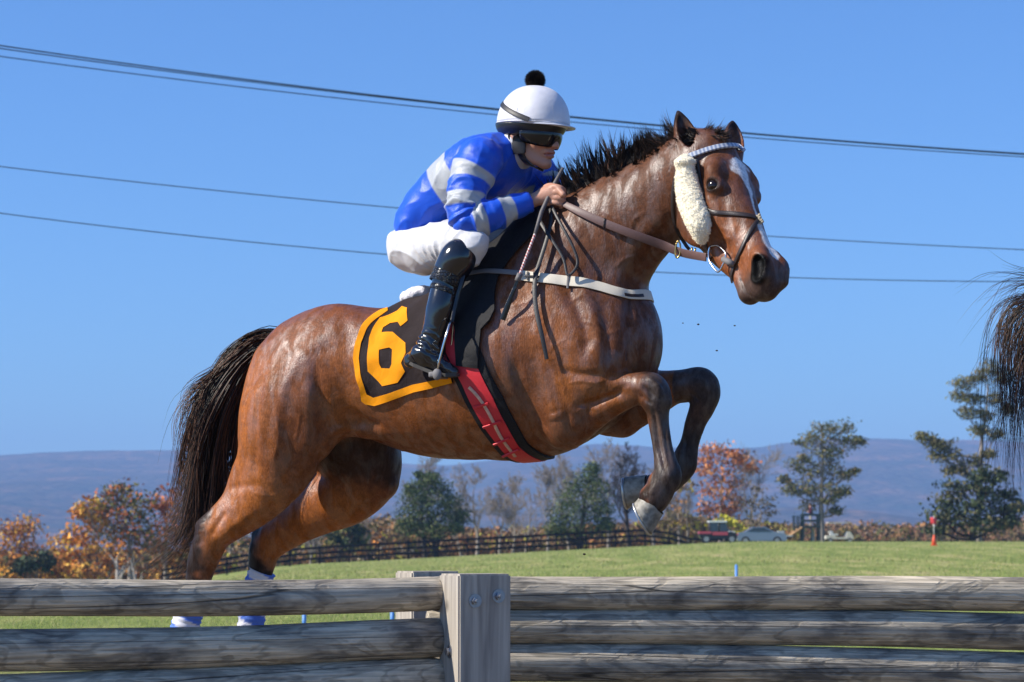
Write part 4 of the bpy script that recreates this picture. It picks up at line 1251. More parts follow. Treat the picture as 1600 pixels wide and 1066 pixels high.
# ------------------------------------------------------------------ the jockey
RPH = R(33)
rf_w = Vector((math.cos(RPH), -math.sin(RPH), 0))
RF = (HMI.to_3x3() @ rf_w).normalized()
RS = (HMI.to_3x3() @ Vector((-math.sin(RPH), -math.cos(RPH), 0))).normalized()     # to his right (near) side
RU = Vector((0, 0, 1))
_t = Matrix.Rotation(R(-5), 3, RS) ; RF = _t @ RF; RU = _t @ RU
if RU.dot(RF): RU = (RU - RF * RU.dot(RF)).normalized()
RH = HP(829, 196, .02)
def RD(f, s, u): return RH + RF * f + RS * s + RU * u
def rc(f, s, u, r, k=1.0): return (RD(f, s, u), r, k)
TORSO = [HC(660, 354, 0, 37, 1.5), HC(682, 324, 0, 44, 1.4), HC(711, 299, 0, 49, 1.4), HC(741, 277, 0, 53, 1.5), HC(771, 257, 0, 46, 1.6), HC(793, 243, 0, 33, 1.5)]
NARM = [HC(752, 248, .20, 30), HC(738, 272, .22, 31), HC(730, 303, .25, 28), HC(727, 330, .27, 26), HC(735, 346, .27, 25), HC(762, 338, .24, 23), HC(795, 326, .19, 18.5), HC(820, 318, .15, 15)]
FARM = [HC(812, 262, -.18, 34), HC(835, 272, -.22, 32), HC(848, 292, -.24, 27), HC(862, 305, -.20, 23), HC(876, 313, -.12, 16)]
NTHIGH = [HC(648, 391, .07, 37, 1.1), HC(668, 390, .11, 37, 1.05), HC(690, 383, .17, 36, 1), HC(718, 376, .24, 30, 1), HC(738, 382, .28, 23, 1)]
FTHIGH = [HC(664, 394, -.08, 36, 1.2), HC(702, 388, -.14, 33, 1.1), HC(750, 372, -.20, 29, 1), HC(790, 362, -.26, 26, 1)]
BOOT = [HC(725, 392, .295, 20), HC(716, 403, .305, 29), HC(704, 424, .305, 27), HC(697, 446, .31, 23), HC(689, 480, .33, 22.5), HC(681, 510, .335, 20), HC(673, 533, .34, 19.5), HC(666, 550, .34, 21)]
def off(ch, d, dv=0): return [(p, r + d, s) for p, r, s in ch]
def arms_fill(F, d=0.0, k=.03):
    F.chain(off(TORSO, d), k=k)
    F.chain([HC(742, 250, .12, 33, .9), HC(756, 248, .19, 29, 1)], k=.04)
    F.chain([HC(790, 250, -.06, 42, 1), HC(815, 262, -.17, 36, 1)], k=.04)
    F.chain(off(NARM, d), k=.02); F.chain(off(FARM, d), k=.02)

# ---- body: one continuous skin
lo = np.array([HP(590, 300, 0).x - .02, -.46, HP(650, 620, 0).z]); hi = np.array([HP(900, 300, 0).x + .12, .46, HP(840, 110, 0).z])
RV = float(os.environ.get('RVOX', '.0042'))
F = Field(lo, hi, RV)
F.chain(off(TORSO, -.026), k=.03)
F.chain([HC(756, 246, .17, 24), *off(NARM, -.012)[:-1], HC(822, 317, .145, 11), HC(832, 314, .135, 9.5)], k=.02)
F.chain([HC(815, 262, -.17, 30), *off(FARM, -.012)], k=.02)
F.chain(off(NTHIGH, -.022), k=.02); F.chain(off(FTHIGH, -.022), k=.02)
F.chain(off(BOOT, -.012), k=.02)
F.chain([HC(662, 556, .34, 14), HC(690, 572, .335, 9), HC(704, 578, .33, 6)], k=.02)
fb = [(p * 1, r, s) for p, r, s in [HC(790, 362, -.26, 20), HC(770, 420, -.31, 20), HC(755, 480, -.33, 17), HC(742, 530, -.34, 15), HC(770, 548, -.33, 10)]]
F.chain(fb, k=.02)
# neck and head
F.chain([HC(788, 244, .0, 26), HC(806, 226, .01, 23), (RD(-.02, 0, -.10), .056, 1), (RD(-.01, 0, -.06), .06, 1)], k=.03)
F.ell(RD(-.005, 0, .0), (.100, .078, .11), (RF, RS, RU), k=.02)
F.ell(RD(.028, 0, -.075), (.072, .060, .075), (RF, RS, RU), k=.03)
for s_ in (1, -1):
    F.chain([rc(-.015, .058 * s_, -.085, .022), rc(.03, .045 * s_, -.13, .018), rc(.075, .015 * s_, -.150, .017)], k=.03, L=tuple(RS))     # jaw
    F.ell(RD(.068, .040 * s_, -.072), (.026, .024, .022), (RF, RS, RU), k=.025)      # cheekbone
    F.ell(RD(.082, .033 * s_, -.032), (.014, .020, .012), (RF, RS, RU), k=.012, mode='sub')      # eye hollow
    F.ell(RD(-.020, .078 * s_, -.045), (.020, .010, .032), (RF, RS, RU), k=.006)      # ear
    F.ell(RD(-.014, .088 * s_, -.042), (.010, .006, .018), (RF, RS, RU), k=.004, mode='sub')
    F.ell(RD(.118, .012 * s_, -.082), (.010, .009, .009), (RF, RS, RU), k=.008)      # nostril wing
F.chain([rc(.088, 0, -.030, .010), rc(.108, 0, -.055, .010), rc(.124, 0, -.078, .0115)], k=.012, L=tuple(RS))
F.ell(RD(.088, 0, -.105), (.022, .034, .022), (RF, RS, RU), k=.015)
F.chain([rc(.098, .022, -.110, .006), rc(.112, 0, -.106, .008), rc(.098, -.022, -.110, .006)], k=.004)
F.chain([rc(.096, .020, -.122, .006), rc(.108, 0, -.120, .009), rc(.096, -.020, -.122, .006)], k=.004)
F.chain([rc(.090, .026, -.1145, .003), rc(.116, 0, -.1125, .003), rc(.090, -.026, -.1145, .003)], k=.003, mode='sub')
F.ell(RD(.085, 0, -.150), (.020, .022, .017), (RF, RS, RU), k=.015)
# near hand: a fist round the rein
F.chain([HC(826, 316, .14, 9.5, 1), HC(838, 311, .128, 10.5, .9), HC(850, 307, .118, 14, .8), HC(861, 304, .112, 16, .75)], k=.014)
for i, (y0, w_) in enumerate([(292, 4.6), (300.5, 4.9), (309, 4.7), (316.5, 4.2)]):
    x0 = 867 - (i == 3) * 3
    F.chain([HC(x0 - 8, y0 + 2, .118, w_), HC(x0, y0, .128, w_ * 1.02), HC(x0 + 9, y0 + 2, .125, w_ * .95), HC(x0 + 14, y0 + 6, .108, w_ * .9), HC(x0 + 11, y0 + 9, .088, w_ * .85), HC(x0 + 3, y0 + 10, .080, w_ * .8)], k=.0025, sub=3)
F.chain([HC(846, 300, .105, 6.5), HC(858, 292, .10, 6.2), HC(870, 294, .125, 5.3), HC(880, 304, .140, 4.8)], k=.005, sub=3)
# far hand
F.chain([HC(880, 316, -.10, 9, .9), HC(888, 318, -.08, 13, .8), HC(896, 320, -.06, 14, .8)], k=.012)
for i in range(4):
    F.chain([HC(898, 311 + i * 7, -.05, 4.5), HC(905, 313 + i * 7, -.03, 4.3), HC(903, 319 + i * 7, .0, 4)], k=.0025, sub=3)
F.chain([HC(886, 308, -.07, 6), HC(897, 305, -.05, 5), HC(904, 310, -.03, 4.5)], k=.004, sub=3)
v_, q_ = F.extract(2); del F
M_SKIN, nt_, b_ = new_mat('skin')
b_.inputs['Roughness'].default_value = .5; b_.inputs['Subsurface Weight'].default_value = .12; b_.inputs['Subsurface Radius'].default_value = (.012, .005, .003); b_.inputs['Subsurface Scale'].default_value = 1
at_ = nt_.nodes.new('ShaderNodeAttribute'); at_.attribute_name = 'Col'; nt_.links.new(at_.outputs['Color'], b_.inputs['Base Color'])
nz_ = nt_.nodes.new('ShaderNodeTexNoise'); nz_.inputs['Scale'].default_value = 220; bp_ = nt_.nodes.new('ShaderNodeBump'); bp_.inputs['Distance'].default_value = .0006
nt_.links.new(nz_.outputs['Fac'], bp_.inputs['Height']); nt_.links.new(bp_.outputs[0], b_.inputs['Normal'])
me = mesh_from('person', v_, q_)
sk = np.tile(lin(.50, .255, .17), (len(v_), 1)) * (1 + .12 * fbm(v_, 30, 3, 2))[:, None]
dm, _ = polydist(v_, np.array([list(RD(.10, .02, -.1145)), list(RD(.118, 0, -.114)), list(RD(.10, -.02, -.1145))])); a_ = sstep(.014, .007, dm)[:, None]
sk = sk * (1 - a_) + lin(.38, .13, .11) * a_
dm, _ = polydist(v_, np.array([list(RD(.115, .0, -.08)), list(RD(.07, .045, -.08))])); a_ = sstep(.03, .01, dm)[:, None] * .35
sk = sk * (1 - a_) + lin(.52, .18, .13) * a_
set_col(me, sk)
person = link('person', me, M_SKIN, matrix=HM)
tag(person, 'jockey in blue and silver silks crouched over the bay horse in jumping position', 'person')

# ---- silks
def folds(V, amp, sc_, dirs, seed=0):
    r = 0
    wv = fbm(V, 6, 2, seed) * 1.6
    for (dx, dy, dz), f in dirs:
        ph = (V[:, 0] * dx + V[:, 1] * dy + V[:, 2] * dz) * f + wv * 5
        r = r + (1 - np.abs(np.sin(ph)) ** .6) * (.5 + .8 * np.clip(fbm(V, 7, 2, seed + 9), -.4, 1))
    return r * amp
lo = np.array([HP(600, 300, 0).x, -.42, HP(650, 400, 0).z]); hi = np.array([HP(900, 300, 0).x + .06, .42, HP(800, 180, 0).z])
F = Field(lo, hi, .0050)
arms_fill(F, .006)
# open ends: collar, waist, cuffs
x, y, z = F.ax[0][:, None, None], F.ax[1][None, :, None], F.ax[2][None, None, :]
def cut(F, p, n, rad):
    """cut with a plane, only near p"""
    d = (x - p[0]) * n[0] + (y - p[1]) * n[1] + (z - p[2]) * n[2]
    rr = np.sqrt((x - p[0]) ** 2 + (y - p[1]) ** 2 + (z - p[2]) ** 2)
    f = np.maximum(d * -1, rr - rad)         # solid region removed: beyond the plane and near
    F.F = np.maximum(F.F, -np.maximum(-d, rr - rad)).astype(np.float32)
wa = HP(634, 364, 0); wn_ = (HP(625, 372, 0) - HP(690, 300, 0)).normalized()
cut(F, wa, wn_, .35)
ca = HP(828, 316, .14); cn_ = (HP(828, 316, .14) - HP(800, 324, .18)).normalized()
cut(F, ca, cn_, .08)
ca = HP(882, 315, -.10); cut(F, ca, (HP(882, 315, -.1) - HP(866, 306, -.17)).normalized(), .06)
v_, q_ = F.extract(2); del F
nn = vnormals(v_, q_)
dT, tT = polydist(v_, np.array([list(p[0]) for p in NARM])); 
armm = (dT < .10) & (v_[:, 1] < -.12)
fo = folds(v_, .006, 1, [((1, .2, -.75), 30), ((.3, .5, 1), 23)], 3)
el = np.exp(-((dT * 0 + tT - .52) / .16) ** 2) * armm
fo += el * .006 * np.sin(tT * 90 + fbm(v_, 20, 2, 5) * 3)
fo -= armm * .003 * np.sin(tT * 38 + fbm(v_, 12, 2, 6) * 4)
v_ = v_ + nn * (fo + fbm(v_, 10, 2, 77) * .006)[:, None]
v_ = lap(v_, q_, 1)
BLUE, SILV = lin(.006, .085, .62), lin(.42, .44, .46)
# position along the torso
t0, t1 = np.array(list(HP(650, 340, 0))), np.array(list(HP(790, 232, 0)))
ax_ = (t1 - t0) / np.linalg.norm(t1 - t0); pr = (v_ - t0) @ ax_ / np.linalg.norm(t1 - t0)
def bands(x_, edges, w_=.006):
    r = np.zeros(len(x_))
    for a, b2 in edges: r = np.maximum(r, sstep(a - w_, a + w_, x_) * sstep(b2 + w_, b2 - w_, x_))
    return r
dA, tA = polydist(v_, np.array([list(p[0]) for p in NARM])); dF, tF = polydist(v_, np.array([list(p[0]) for p in FARM]))
dS = np.minimum(dA, 9)
onarm = sstep(.105, .095, dA) * (v_[:, 1] < -.10)
wob = fbm(v_, 14, 2, 4) * .012
mt = bands(pr + wob * .7, [(.375, .60)], .008)
mt *= (1 - sstep(.02, -.02, v_[:, 1] * 0 + .0) * 0)
ma = bands(tA + wob, [(.10, .22), (.335, .45), (.56, .665), (.79, .895)], .006)
mf = bands(tF + wob, [(.35, .55), (.75, .9)], .008)
onf = sstep(.10, .09, dF) * (v_[:, 1] > .12)
m_ = mt * (1 - onarm) * (1 - onf) + ma * onarm + mf * onf
cj = BLUE * (1 - m_[:, None]) + SILV * m_[:, None]
M_SILK, nt_, b_, vs_ = mat_cloth('racing_silk', (1, 1, 1), .36, bump=.0006, sheen=.1)
at_ = nt_.nodes.new('ShaderNodeAttribute'); at_.attribute_name = 'Col'; nt_.links.new(at_.outputs['Color'], vs_.inputs[0])
b_.inputs['Specular IOR Level'].default_value = .38
me = mesh_from('jacket', v_, q_); set_col(me, cj)
jk = link('jacket', me, M_SILK, person); jk['label'] = 'shiny blue silks with silver hoops and cuffs'
JB = BVHTree.FromPolygons([tuple(v) for v in v_], [tuple(q) for q in q_])
# white stock round the neck
m = MB()
nc = [HP(786, 240, .0), HP(798, 233, .005)]
M_WHITE = mat_cloth('white_cloth', (.64, .64, .66), .6, bump=.0012)[0]
F = Field(np.array(list(HP(760, 300, .2))) - .1, np.array(list(HP(840, 200, -.2))) + .1, .005)
x, y, z = F.ax[0][:, None, None], F.ax[1][None, :, None], F.ax[2][None, None, :]
F.chain([HC(796, 240, .0, 37, 1.15), HC(814, 228, .01, 33, 1.1)], k=.01)
cut(F, HP(816, 224, .01), (HP(830, 206, 0) - HP(800, 236, 0)).normalized(), .2)
v_, q_ = F.extract(2); v_ = v_ + vnormals(v_, q_) * (folds(v_, .003, 1, [((.8, 0, -1), 60)], 9))[:, None]
link('collar', mesh_from('collar', v_, q_), M_WHITE, person)

# ---- breeches
lo = np.array([HP(590, 300, 0).x, -.42, HP(650, 450, 0).z]); hi = np.array([HP(830, 300, 0).x + .03, .42, HP(700, 290, 0).z])
F = Field(lo, hi, .0055)
x, y, z = F.ax[0][:, None, None], F.ax[1][None, :, None], F.ax[2][None, None, :]
F.chain([HC(650, 386, 0, 41, 1.7), HC(654, 378, 0, 37, 1.5)], k=.02)
F.chain(off(NTHIGH, .0), k=.02); F.chain(off(FTHIGH, .0), k=.015)
F.chain([HC(738, 384, .27, 23), HC(732, 398, .27, 20), HC(722, 410, .28, 16)], k=.02)
v_, q_ = F.extract(3); nn = vnormals(v_, q_)
g = np.array(list(HP(700, 430, .2)))
rr_ = v_ - g
ang_ = np.arctan2(rr_[:, 2], rr_[:, 0])
wv = fbm(v_, 6, 2, 21)
fo = (1 - np.abs(np.sin(ang_ * 10 + wv * 4)) ** .5) * .0100 * np.clip(sstep(.02, .12, np.abs(wv + .3)), 0, 1)
v_ = v_ + nn * (fo + fbm(v_, 9, 2, 22) * .006)[:, None]; v_ = lap(v_, q_, 1)
br = link('breeches', mesh_from('breeches', v_, q_), M_WHITE, person); br['label'] = 'tight white riding breeches'
# ---- boots
def boot(chain, foot, name='boot'):
    pts = np.array([list(p[0]) for p in chain + foot])
    F = Field(pts.min(0) - .09, pts.max(0) + .09, .0048)
    F.chain(chain, k=.01)
    F.chain(foot[:2], k=.02); F.chain(foot[2:], k=.02)
    v_, q_ = F.extract(2); nn = vnormals(v_, q_)
    d, t = polydist(v_, pts[:len(chain)])
    an = np.exp(-((t - .93) / .10) ** 2)
    v_ = v_ + nn * (an * .0035 * np.sin(t * 120 + fbm(v_, 18, 2, 3) * 5) + an * fbm(v_, 35, 2, 8) * .006 + fbm(v_, 14, 2, 9) * .002)[:, None]
    return link(name, mesh_from(name, v_, q_), M_BOOT, person), v_, q_
M_BOOT = mat_plain('black_boot_leather', (.010, .011, .015), .16, bump=.0012, bump_scale=22, coat=.6, noise_scale=14, noise_amt=.3)
FOOT = [HC(668, 552, .34, 20), HC(643, 563, .34, 12), HC(666, 556, .34, 20), HC(684, 568, .337, 15.5), HC(698, 576, .333, 11.5), HC(708, 581, .33, 9)]
bt, bv, bq = boot(BOOT, FOOT)
bt['label'] = 'glossy black riding boot in the near stirrup'
FB_ = [HC(788, 364, -.27, 26), HC(778, 400, -.31, 27), HC(765, 450, -.34, 23), HC(752, 495, -.35, 20), HC(744, 528, -.355, 20)]
boot(FB_, [HC(742, 532, -.355, 19), HC(728, 540, -.355, 15), HC(742, 536, -.355, 19), HC(762, 548, -.35, 14), HC(776, 556, -.345, 10), HC(780, 558, -.345, 9)])
# sole
m = MB(); sp = [HP(636, 570, .34), HP(647, 576, .34), HP(662, 582, .34), HP(680, 589, .337), HP(698, 592, .333), HP(712, 590, .33)]
V = []; Fc = []
for i, p in enumerate(sp):
    w_ = [.022, .032, .030, .036, .036, .015][i]
    for (a, b2) in ((-1, 0), (1, 0), (1, -1), (-1, -1)): V.append(p + Vector((.010, a * w_, .018 + b2 * (.014))))
for i in range(len(sp) - 1):
    for k in range(4): Fc.append((i * 4 + k, i * 4 + (k + 1) % 4, i * 4 + 4 + (k + 1) % 4, i * 4 + 4 + k))
Fc += [(3, 2, 1, 0), tuple(len(sp) * 4 - 4 + k for k in range(4))]
m.add(V, Fc); m.build('sole', mat_plain('boot_sole', (.05, .045, .04), .7), bt, smooth=False)
# boot cuff: crocodile leather band with a plain knee piece above
BBV = BVHTree.FromPolygons([tuple(v) for v in bv], [tuple(q) for q in bq])
M_CROC, nt_, b_ = new_mat('croc_leather'); b_.inputs['Base Color'].default_value = (.016, .017, .020, 1); b_.inputs['Roughness'].default_value = .22
tc_ = nt_.nodes.new('ShaderNodeTexCoord'); vo_ = nt_.nodes.new('ShaderNodeTexVoronoi'); vo_.feature = 'DISTANCE_TO_EDGE'; vo_.inputs['Scale'].default_value = 75; vo_.inputs['Randomness'].default_value = .45
nt_.links.new(tc_.outputs['Object'], vo_.inputs['Vector'])
mr_ = nt_.nodes.new('ShaderNodeMapRange'); mr_.inputs[2].default_value = .15; nt_.links.new(vo_.outputs['Distance'], mr_.inputs[0])
bp_ = nt_.nodes.new('ShaderNodeBump'); bp_.inputs['Distance'].default_value = .004; nt_.links.new(mr_.outputs[0], bp_.inputs['Height']); nt_.links.new(bp_.outputs[0], b_.inputs['Normal'])
def around(c, axis, r0, B, off_=.0, n=40, tilt=0.0):
    """closed loop of surface points round an axis"""
    axis = axis.normalized(); a = axis.cross(Vector((0, 1, 0))).normalized(); b2 = axis.cross(a)
    P = []; N_ = []
    for k in range(n):
        t = 2 * math.pi * k / n; d = a * math.cos(t) + b2 * math.sin(t)
        h = B.ray_cast(c + d * r0, -d)
        q = h[0] if h[0] is not None else c + d * .05
        if (q - c).length > r0: q = c + d * .05
        P.append(q + d * off_); N_.append(d)
    return np.array([list(p) for p in P]), np.array([list(p) for p in N_])
for (px, py, w_, nm, mt_) in ((699, 433, .060, 'boot_cuff', M_CROC), (695.5, 455, .020, 'boot_strap', M_CROC)):
    p_, n_ = around(HP(px, py, .308), (HP(716, 404, .29) - HP(690, 470, .32)), .085, BBV)
    ribbon(p_, n_, w_, .003, nm, mt_, bt, closed=True, off=.001)
# ---- head gear
def ellip(f, s, u, rf, rs, ru, t0, t1, nseg=40, nring=16, seam=True):
    V = []; Fc = []
    for j in range(nring + 1):
        th = t0 + (t1 - t0) * j / nring; sth = math.sin(th) ** .86
        for k in range(nseg):
            a = 2 * math.pi * k / nseg
            g = 1 + (.006 * math.cos(a * 6) if seam else 0) * math.sin(th)
            V.append(RD(f + rf * sth * math.cos(a) * g, s + rs * sth * math.sin(a) * g, u + ru * math.cos(th)))
    for j in range(nring):
        for k in range(nseg):
            a = j * nseg + k; b2 = j * nseg + (k + 1) % nseg
            Fc.append((a, a + nseg, b2 + nseg, b2))
    return V, Fc
M_CAP, nt_, b_, vs_ = mat_cloth('white_cap_silk', (.66, .66, .71), .38, bump=.0005, sheen=.2)
m = MB(); V, Fc = ellip(.012, 0, .002, .148, .122, .150, .001, R(90), 64, 24); m.add(V, Fc)
V, Fc = ellip(.012, 0, .002, .148, .122, .02, R(90), R(150), 64, 3); m.add(V, Fc)
helm = m.build('helmet', M_CAP, person); helm['label'] = 'white silk-covered helmet with a black pompom'
md = helm.modifiers.new('s', 'SOLIDIFY'); md.thickness = .003
# hem seam ring
def rim(uu, rf, rs, f0=.012, a0=-180, a1=180, n=48, ex=0): 
    return [RD(f0 + rf * math.cos(R(a0 + (a1 - a0) * k / n)), rs * math.sin(R(a0 + (a1 - a0) * k / n)), uu + ex * math.cos(R(a0 + (a1 - a0) * k / n))) for k in range(n + 1)]
m = MB(); m.tube(rim(.022, .1475, .1215), .0022, 6); m.tube(rim(.001, .149, .123), .0035, 6); m.build('cap_hem', M_CAP, helm)
for k in range(6):      # panel seams
    a = R(k * 60 + 30)
    m = MB(); m.tube([RD(.012 + .149 * math.sin(t) ** .86 * math.cos(a), .1250 * math.sin(t) ** .86 * math.sin(a), .002 + .151 * math.cos(t)) for t in np.linspace(.05, 1.5, 16)], .0012, 5)
    m.build('seam', M_CAP, helm)
# peak
V = []; Fc = []; n = 24
for k in range(n + 1):
    a = R(-62 + 124 * k / n)
    ex = .034 * max(0, math.cos(a * 1.35))
    for (dr, du) in ((0, 0), (ex, -.006), (ex, -.010), (0, -.006)):
        V.append(RD(.012 + (.146 + dr) * math.cos(a), (.120 + dr * .6) * math.sin(a), .000 + du))
for k in range(n):
    for q in range(4): Fc.append((k * 4 + q, k * 4 + (q + 1) % 4, k * 4 + 4 + (q + 1) % 4, k * 4 + 4 + q))
m = MB(); m.add(V, Fc); m.build('peak', M_CAP, helm)
# black shell edge below the silk
M_BPL = mat_plain('black_plastic', (.012, .013, .016), .35, bump=.0006, bump_scale=200)
m = MB(); V, Fc = ellip(.002, 0, .000, .140, .114, .065, R(90), R(135), 48, 6, False); m.add(V, Fc)
sh = m.build('helmet_shell', M_BPL, person); md = sh.modifiers.new('s', 'SOLIDIFY'); md.thickness = .006
# pompom
rng = np.random.default_rng(4); N = 3200
d = rng.normal(0, 1, (N, 3)); d /= np.linalg.norm(d, axis=1, keepdims=True)
pc = np.array(list(RD(.006, 0, .176)))
tt = np.linspace(.2, 1, 5)[None, :, None]
cv = pc + d[:, None, :] * tt * (.042 * rng.uniform(.88, 1.05, (N, 1, 1))) + rng.normal(0, .001, (N, 5, 3))
pm = strands(cv, np.full(N, .0016), 'pompom', M_HAIR, helm, hair_cols(N, rng, .0))
# cheek harness, ear guard, chin strap
def face_surf(path, off_):
    FBV = FACE
    out = []; nr = []
    for (f, s_, u) in path:
        h = FBV.find_nearest(RD(f, s_, u)); out.append(list(h[0])); nr.append(list(h[1]))
    return np.array(out), np.array(nr)
FACE = BVHTree.FromPolygons([tuple(v.co) for v in person.data.vertices], [tuple(p.vertices) for p in person.data.polygons])
M_STRAPD = mat_plain('dark_strap', (.012, .012, .015), .5, bump=.0003, bump_scale=300)
def fstrap(path, w_, th, name, mat_, off_=.002, n=4):
    P = catmull(np.array(path), n); p_, n_ = face_surf(P, 0)
    for _ in range(3): p_[1:-1] = p_[1:-1] * .5 + (p_[:-2] + p_[2:]) * .25; n_[1:-1] = n_[1:-1] * .5 + (n_[:-2] + n_[2:]) * .25
    return ribbon(p_, n_, w_, th, name, mat_, helm, off=off_)
for s_ in (1, -1):
    fstrap([(.020, .08 * s_, -.03), (.016, .078 * s_, -.06), (.012, .072 * s_, -.09), (.016, .062 * s_, -.125), (.045, .035 * s_, -.155), (.062, .0, -.168)], .027, .006, 'chin_strap', M_BLEATH, .003)
    fstrap([(-.055, .075 * s_, -.02), (-.045, .078 * s_, -.07), (-.012, .075 * s_, -.10), (.012, .07 * s_, -.11)], .028, .006, 'rear_strap', M_STRAPD, .002)
    fstrap([(.004, .082 * s_, -.050), (.006, .080 * s_, -.075), (.008, .076 * s_, -.10), (.010, .070 * s_, -.118)], .052, .012, 'ear_guard', M_STRAPD, .002)
# goggles: strap over the cap, frame, lens
m = MB()
gs = []
for k in range(25):
    a = R(68 + 224 * k / 24)
    back = (1 - math.cos(a)) / 2
    uu = -.020 + .110 * max(0, back) ** 1.3
    g = math.sqrt(max(0.02, 1 - (max(uu, 0) / .162) ** 2))
    gs.append((.012 + .150 * g * math.cos(a), .127 * g * math.sin(a), uu))
gp = np.array([list(RD(*q)) for q in gs]); gn = gp - np.array(list(RD(.01, 0, -.02)))
gg = ribbon(gp, gn / np.linalg.norm(gn, axis=1, keepdims=True), .019, .003, 'goggle_strap', M_STRAPD, helm, off=.001)
M_LENS = mat_plain('goggle_lens', (.010, .010, .011), .10, spec=.5)
def gog(u0, u1, rf, rs, a0, a1, th, name, mat_, par, dip=0.0):
    V = []; Fc = []; n = 36; mrows = 8
    for j in range(mrows + 1):
        w_ = j / mrows
        for k in range(n + 1):
            a = R(a0 + (a1 - a0) * k / n); nose = math.exp(-(math.degrees(a) / 12) ** 2)
            edge = 1 - (abs(math.degrees(a)) / max(abs(a0), abs(a1))) ** 4 * .45
            um, uh = (u0 + u1) / 2, (u0 - u1) / 2 * edge
            u = um + uh * (1 - 2 * w_) + dip * nose * w_
            bulge = th * math.sin(math.pi * w_) 
            V.append(RD(-.004 + (rf + bulge) * math.cos(a), (rs + bulge) * math.sin(a), u))
    for j in range(mrows):
        for k in range(n): a = j * (n + 1) + k; Fc.append((a, a + 1, a + n + 2, a + n + 1))
    mm = MB(); mm.add(V, Fc); o = mm.build(name, mat_, par); mdd = o.modifiers.new('s', 'SOLIDIFY'); mdd.thickness = .003; mdd.offset = 1
    return o
gl_ = gog(.004, -.090, .122, .092, -80, 80, .014, 'goggles', M_LENS, person, .014)
gog(.008, -.008, .133, .102, -84, 84, .004, 'goggle_frame', M_BPL, gl_)
tg = MB(); tg.box(RD(.142 * math.cos(R(8)), .142 * math.sin(R(4)), -.004), (.020, .004, .009), Matrix([RF, RS, RU]).transposed() @ Matrix.Rotation(R(100), 3, 'Z'))
tg.build('maker_tag', mat_plain('tag_grey', (.4, .42, .42), .5), gl_, smooth=False)

# ---- whip
whip = empty('riding_whip'); wo = HP(858, 306, .14); whip.matrix_local = HM @ Matrix.Translation(wo); WI = Matrix.Translation(-wo)
def inw(o): o.data.transform(WI); o.parent = whip; o.matrix_local = Matrix.Identity(4); return o
tag(whip, 'black riding whip with red and white spiral grip in the jockey\'s hand', 'whip')
wp = [HP(880, 262, .10), HP(864, 292, .11), HP(846, 332, .17), HP(836, 366, .24), HP(823, 400, .26), HP(811, 432, .275), HP(797, 468, .285), HP(785, 500, .29)]
m = MB(); m.tube(wp[:4], [.006, .0085, .0085, .007], 10); inw(m.build('grip', mat_plain('whip_grip', (.11, .10, .10), .6, bump=.001, bump_scale=200), horse))
P = catmull([list(p) for p in wp[3:6]], 24); m = MB(); K = 8
m.tube([Vector(p) for p in P], .0056, K)
me = m.mesh('spiral_shaft'); nn_ = len(P)
cols = []
for i in range(nn_):
    for k in range(K): cols.append([.72, .68, .66] if ((i / 3.2 + k / K) % 1) < .5 else [.42, .03, .03])
set_col(me, cols); M_SPI, nt_, b_ = new_mat('whip_spiral'); at_ = nt_.nodes.new('ShaderNodeAttribute'); at_.attribute_name = 'Col'; nt_.links.new(at_.outputs['Color'], b_.inputs['Base Color'])
inw(link('spiral_shaft', me, M_SPI, horse))
P = catmull([list(p) for p in wp[5:]], 5)
inw(ribbon(P, np.tile(np.array(list(-HRAY(800, 470))), (len(P), 1)), [.012, .016, .022, .022], .006, 'flap', M_BLEATH, horse))
m = MB(); m.tube([Vector(P[0]) - (Vector(P[1]) - Vector(P[0])) * .6, Vector(P[1])], .011, 10); inw(m.build('collar', M_RUBBER, horse))
# ---- stirrup
st = empty('stirrup'); so = HP(688, 585, .335); st.matrix_local = HM @ Matrix.Translation(so); SI = Matrix.Translation(-so)
def ins(o): o.data.transform(SI); o.parent = st; o.matrix_local = Matrix.Identity(4); return o
tag(st, 'steel racing stirrup under the jockey\'s black boot', 'stirrup')
m = MB(); m.tube([HP(683, 584, .395), HP(686, 565, .398), HP(694, 535, .40), HP(702, 508, .385), HP(706, 500, .36), HP(708, 508, .33), HP(706, 535, .30), HP(702, 565, .28), HP(700, 584, .275)], .0048, 8); ins(m.build('iron', M_STEEL, horse))
m = MB(); m.box(HP(687, 587, .335), (.038, .130, .022), bev=.008); ins(m.build('tread', M_RUBBER, horse))
m = MB(); m.ball(HP(683, 585, .395), .0185, 14, 10, (1, .7, 1.2)); ins(m.build('tread_end', M_RUBBER, horse))
lp = catmull([list(HP(*q)) for q in [(706, 503, .36), (713, 470, .34), (720, 445, .33), (727, 420, .31)]], 5)
ins(ribbon(lp, np.tile(np.array(list(-HRAY(720, 440))), (len(lp), 1)), .014, .004, 'stirrup_leather', M_BLEATH, horse))
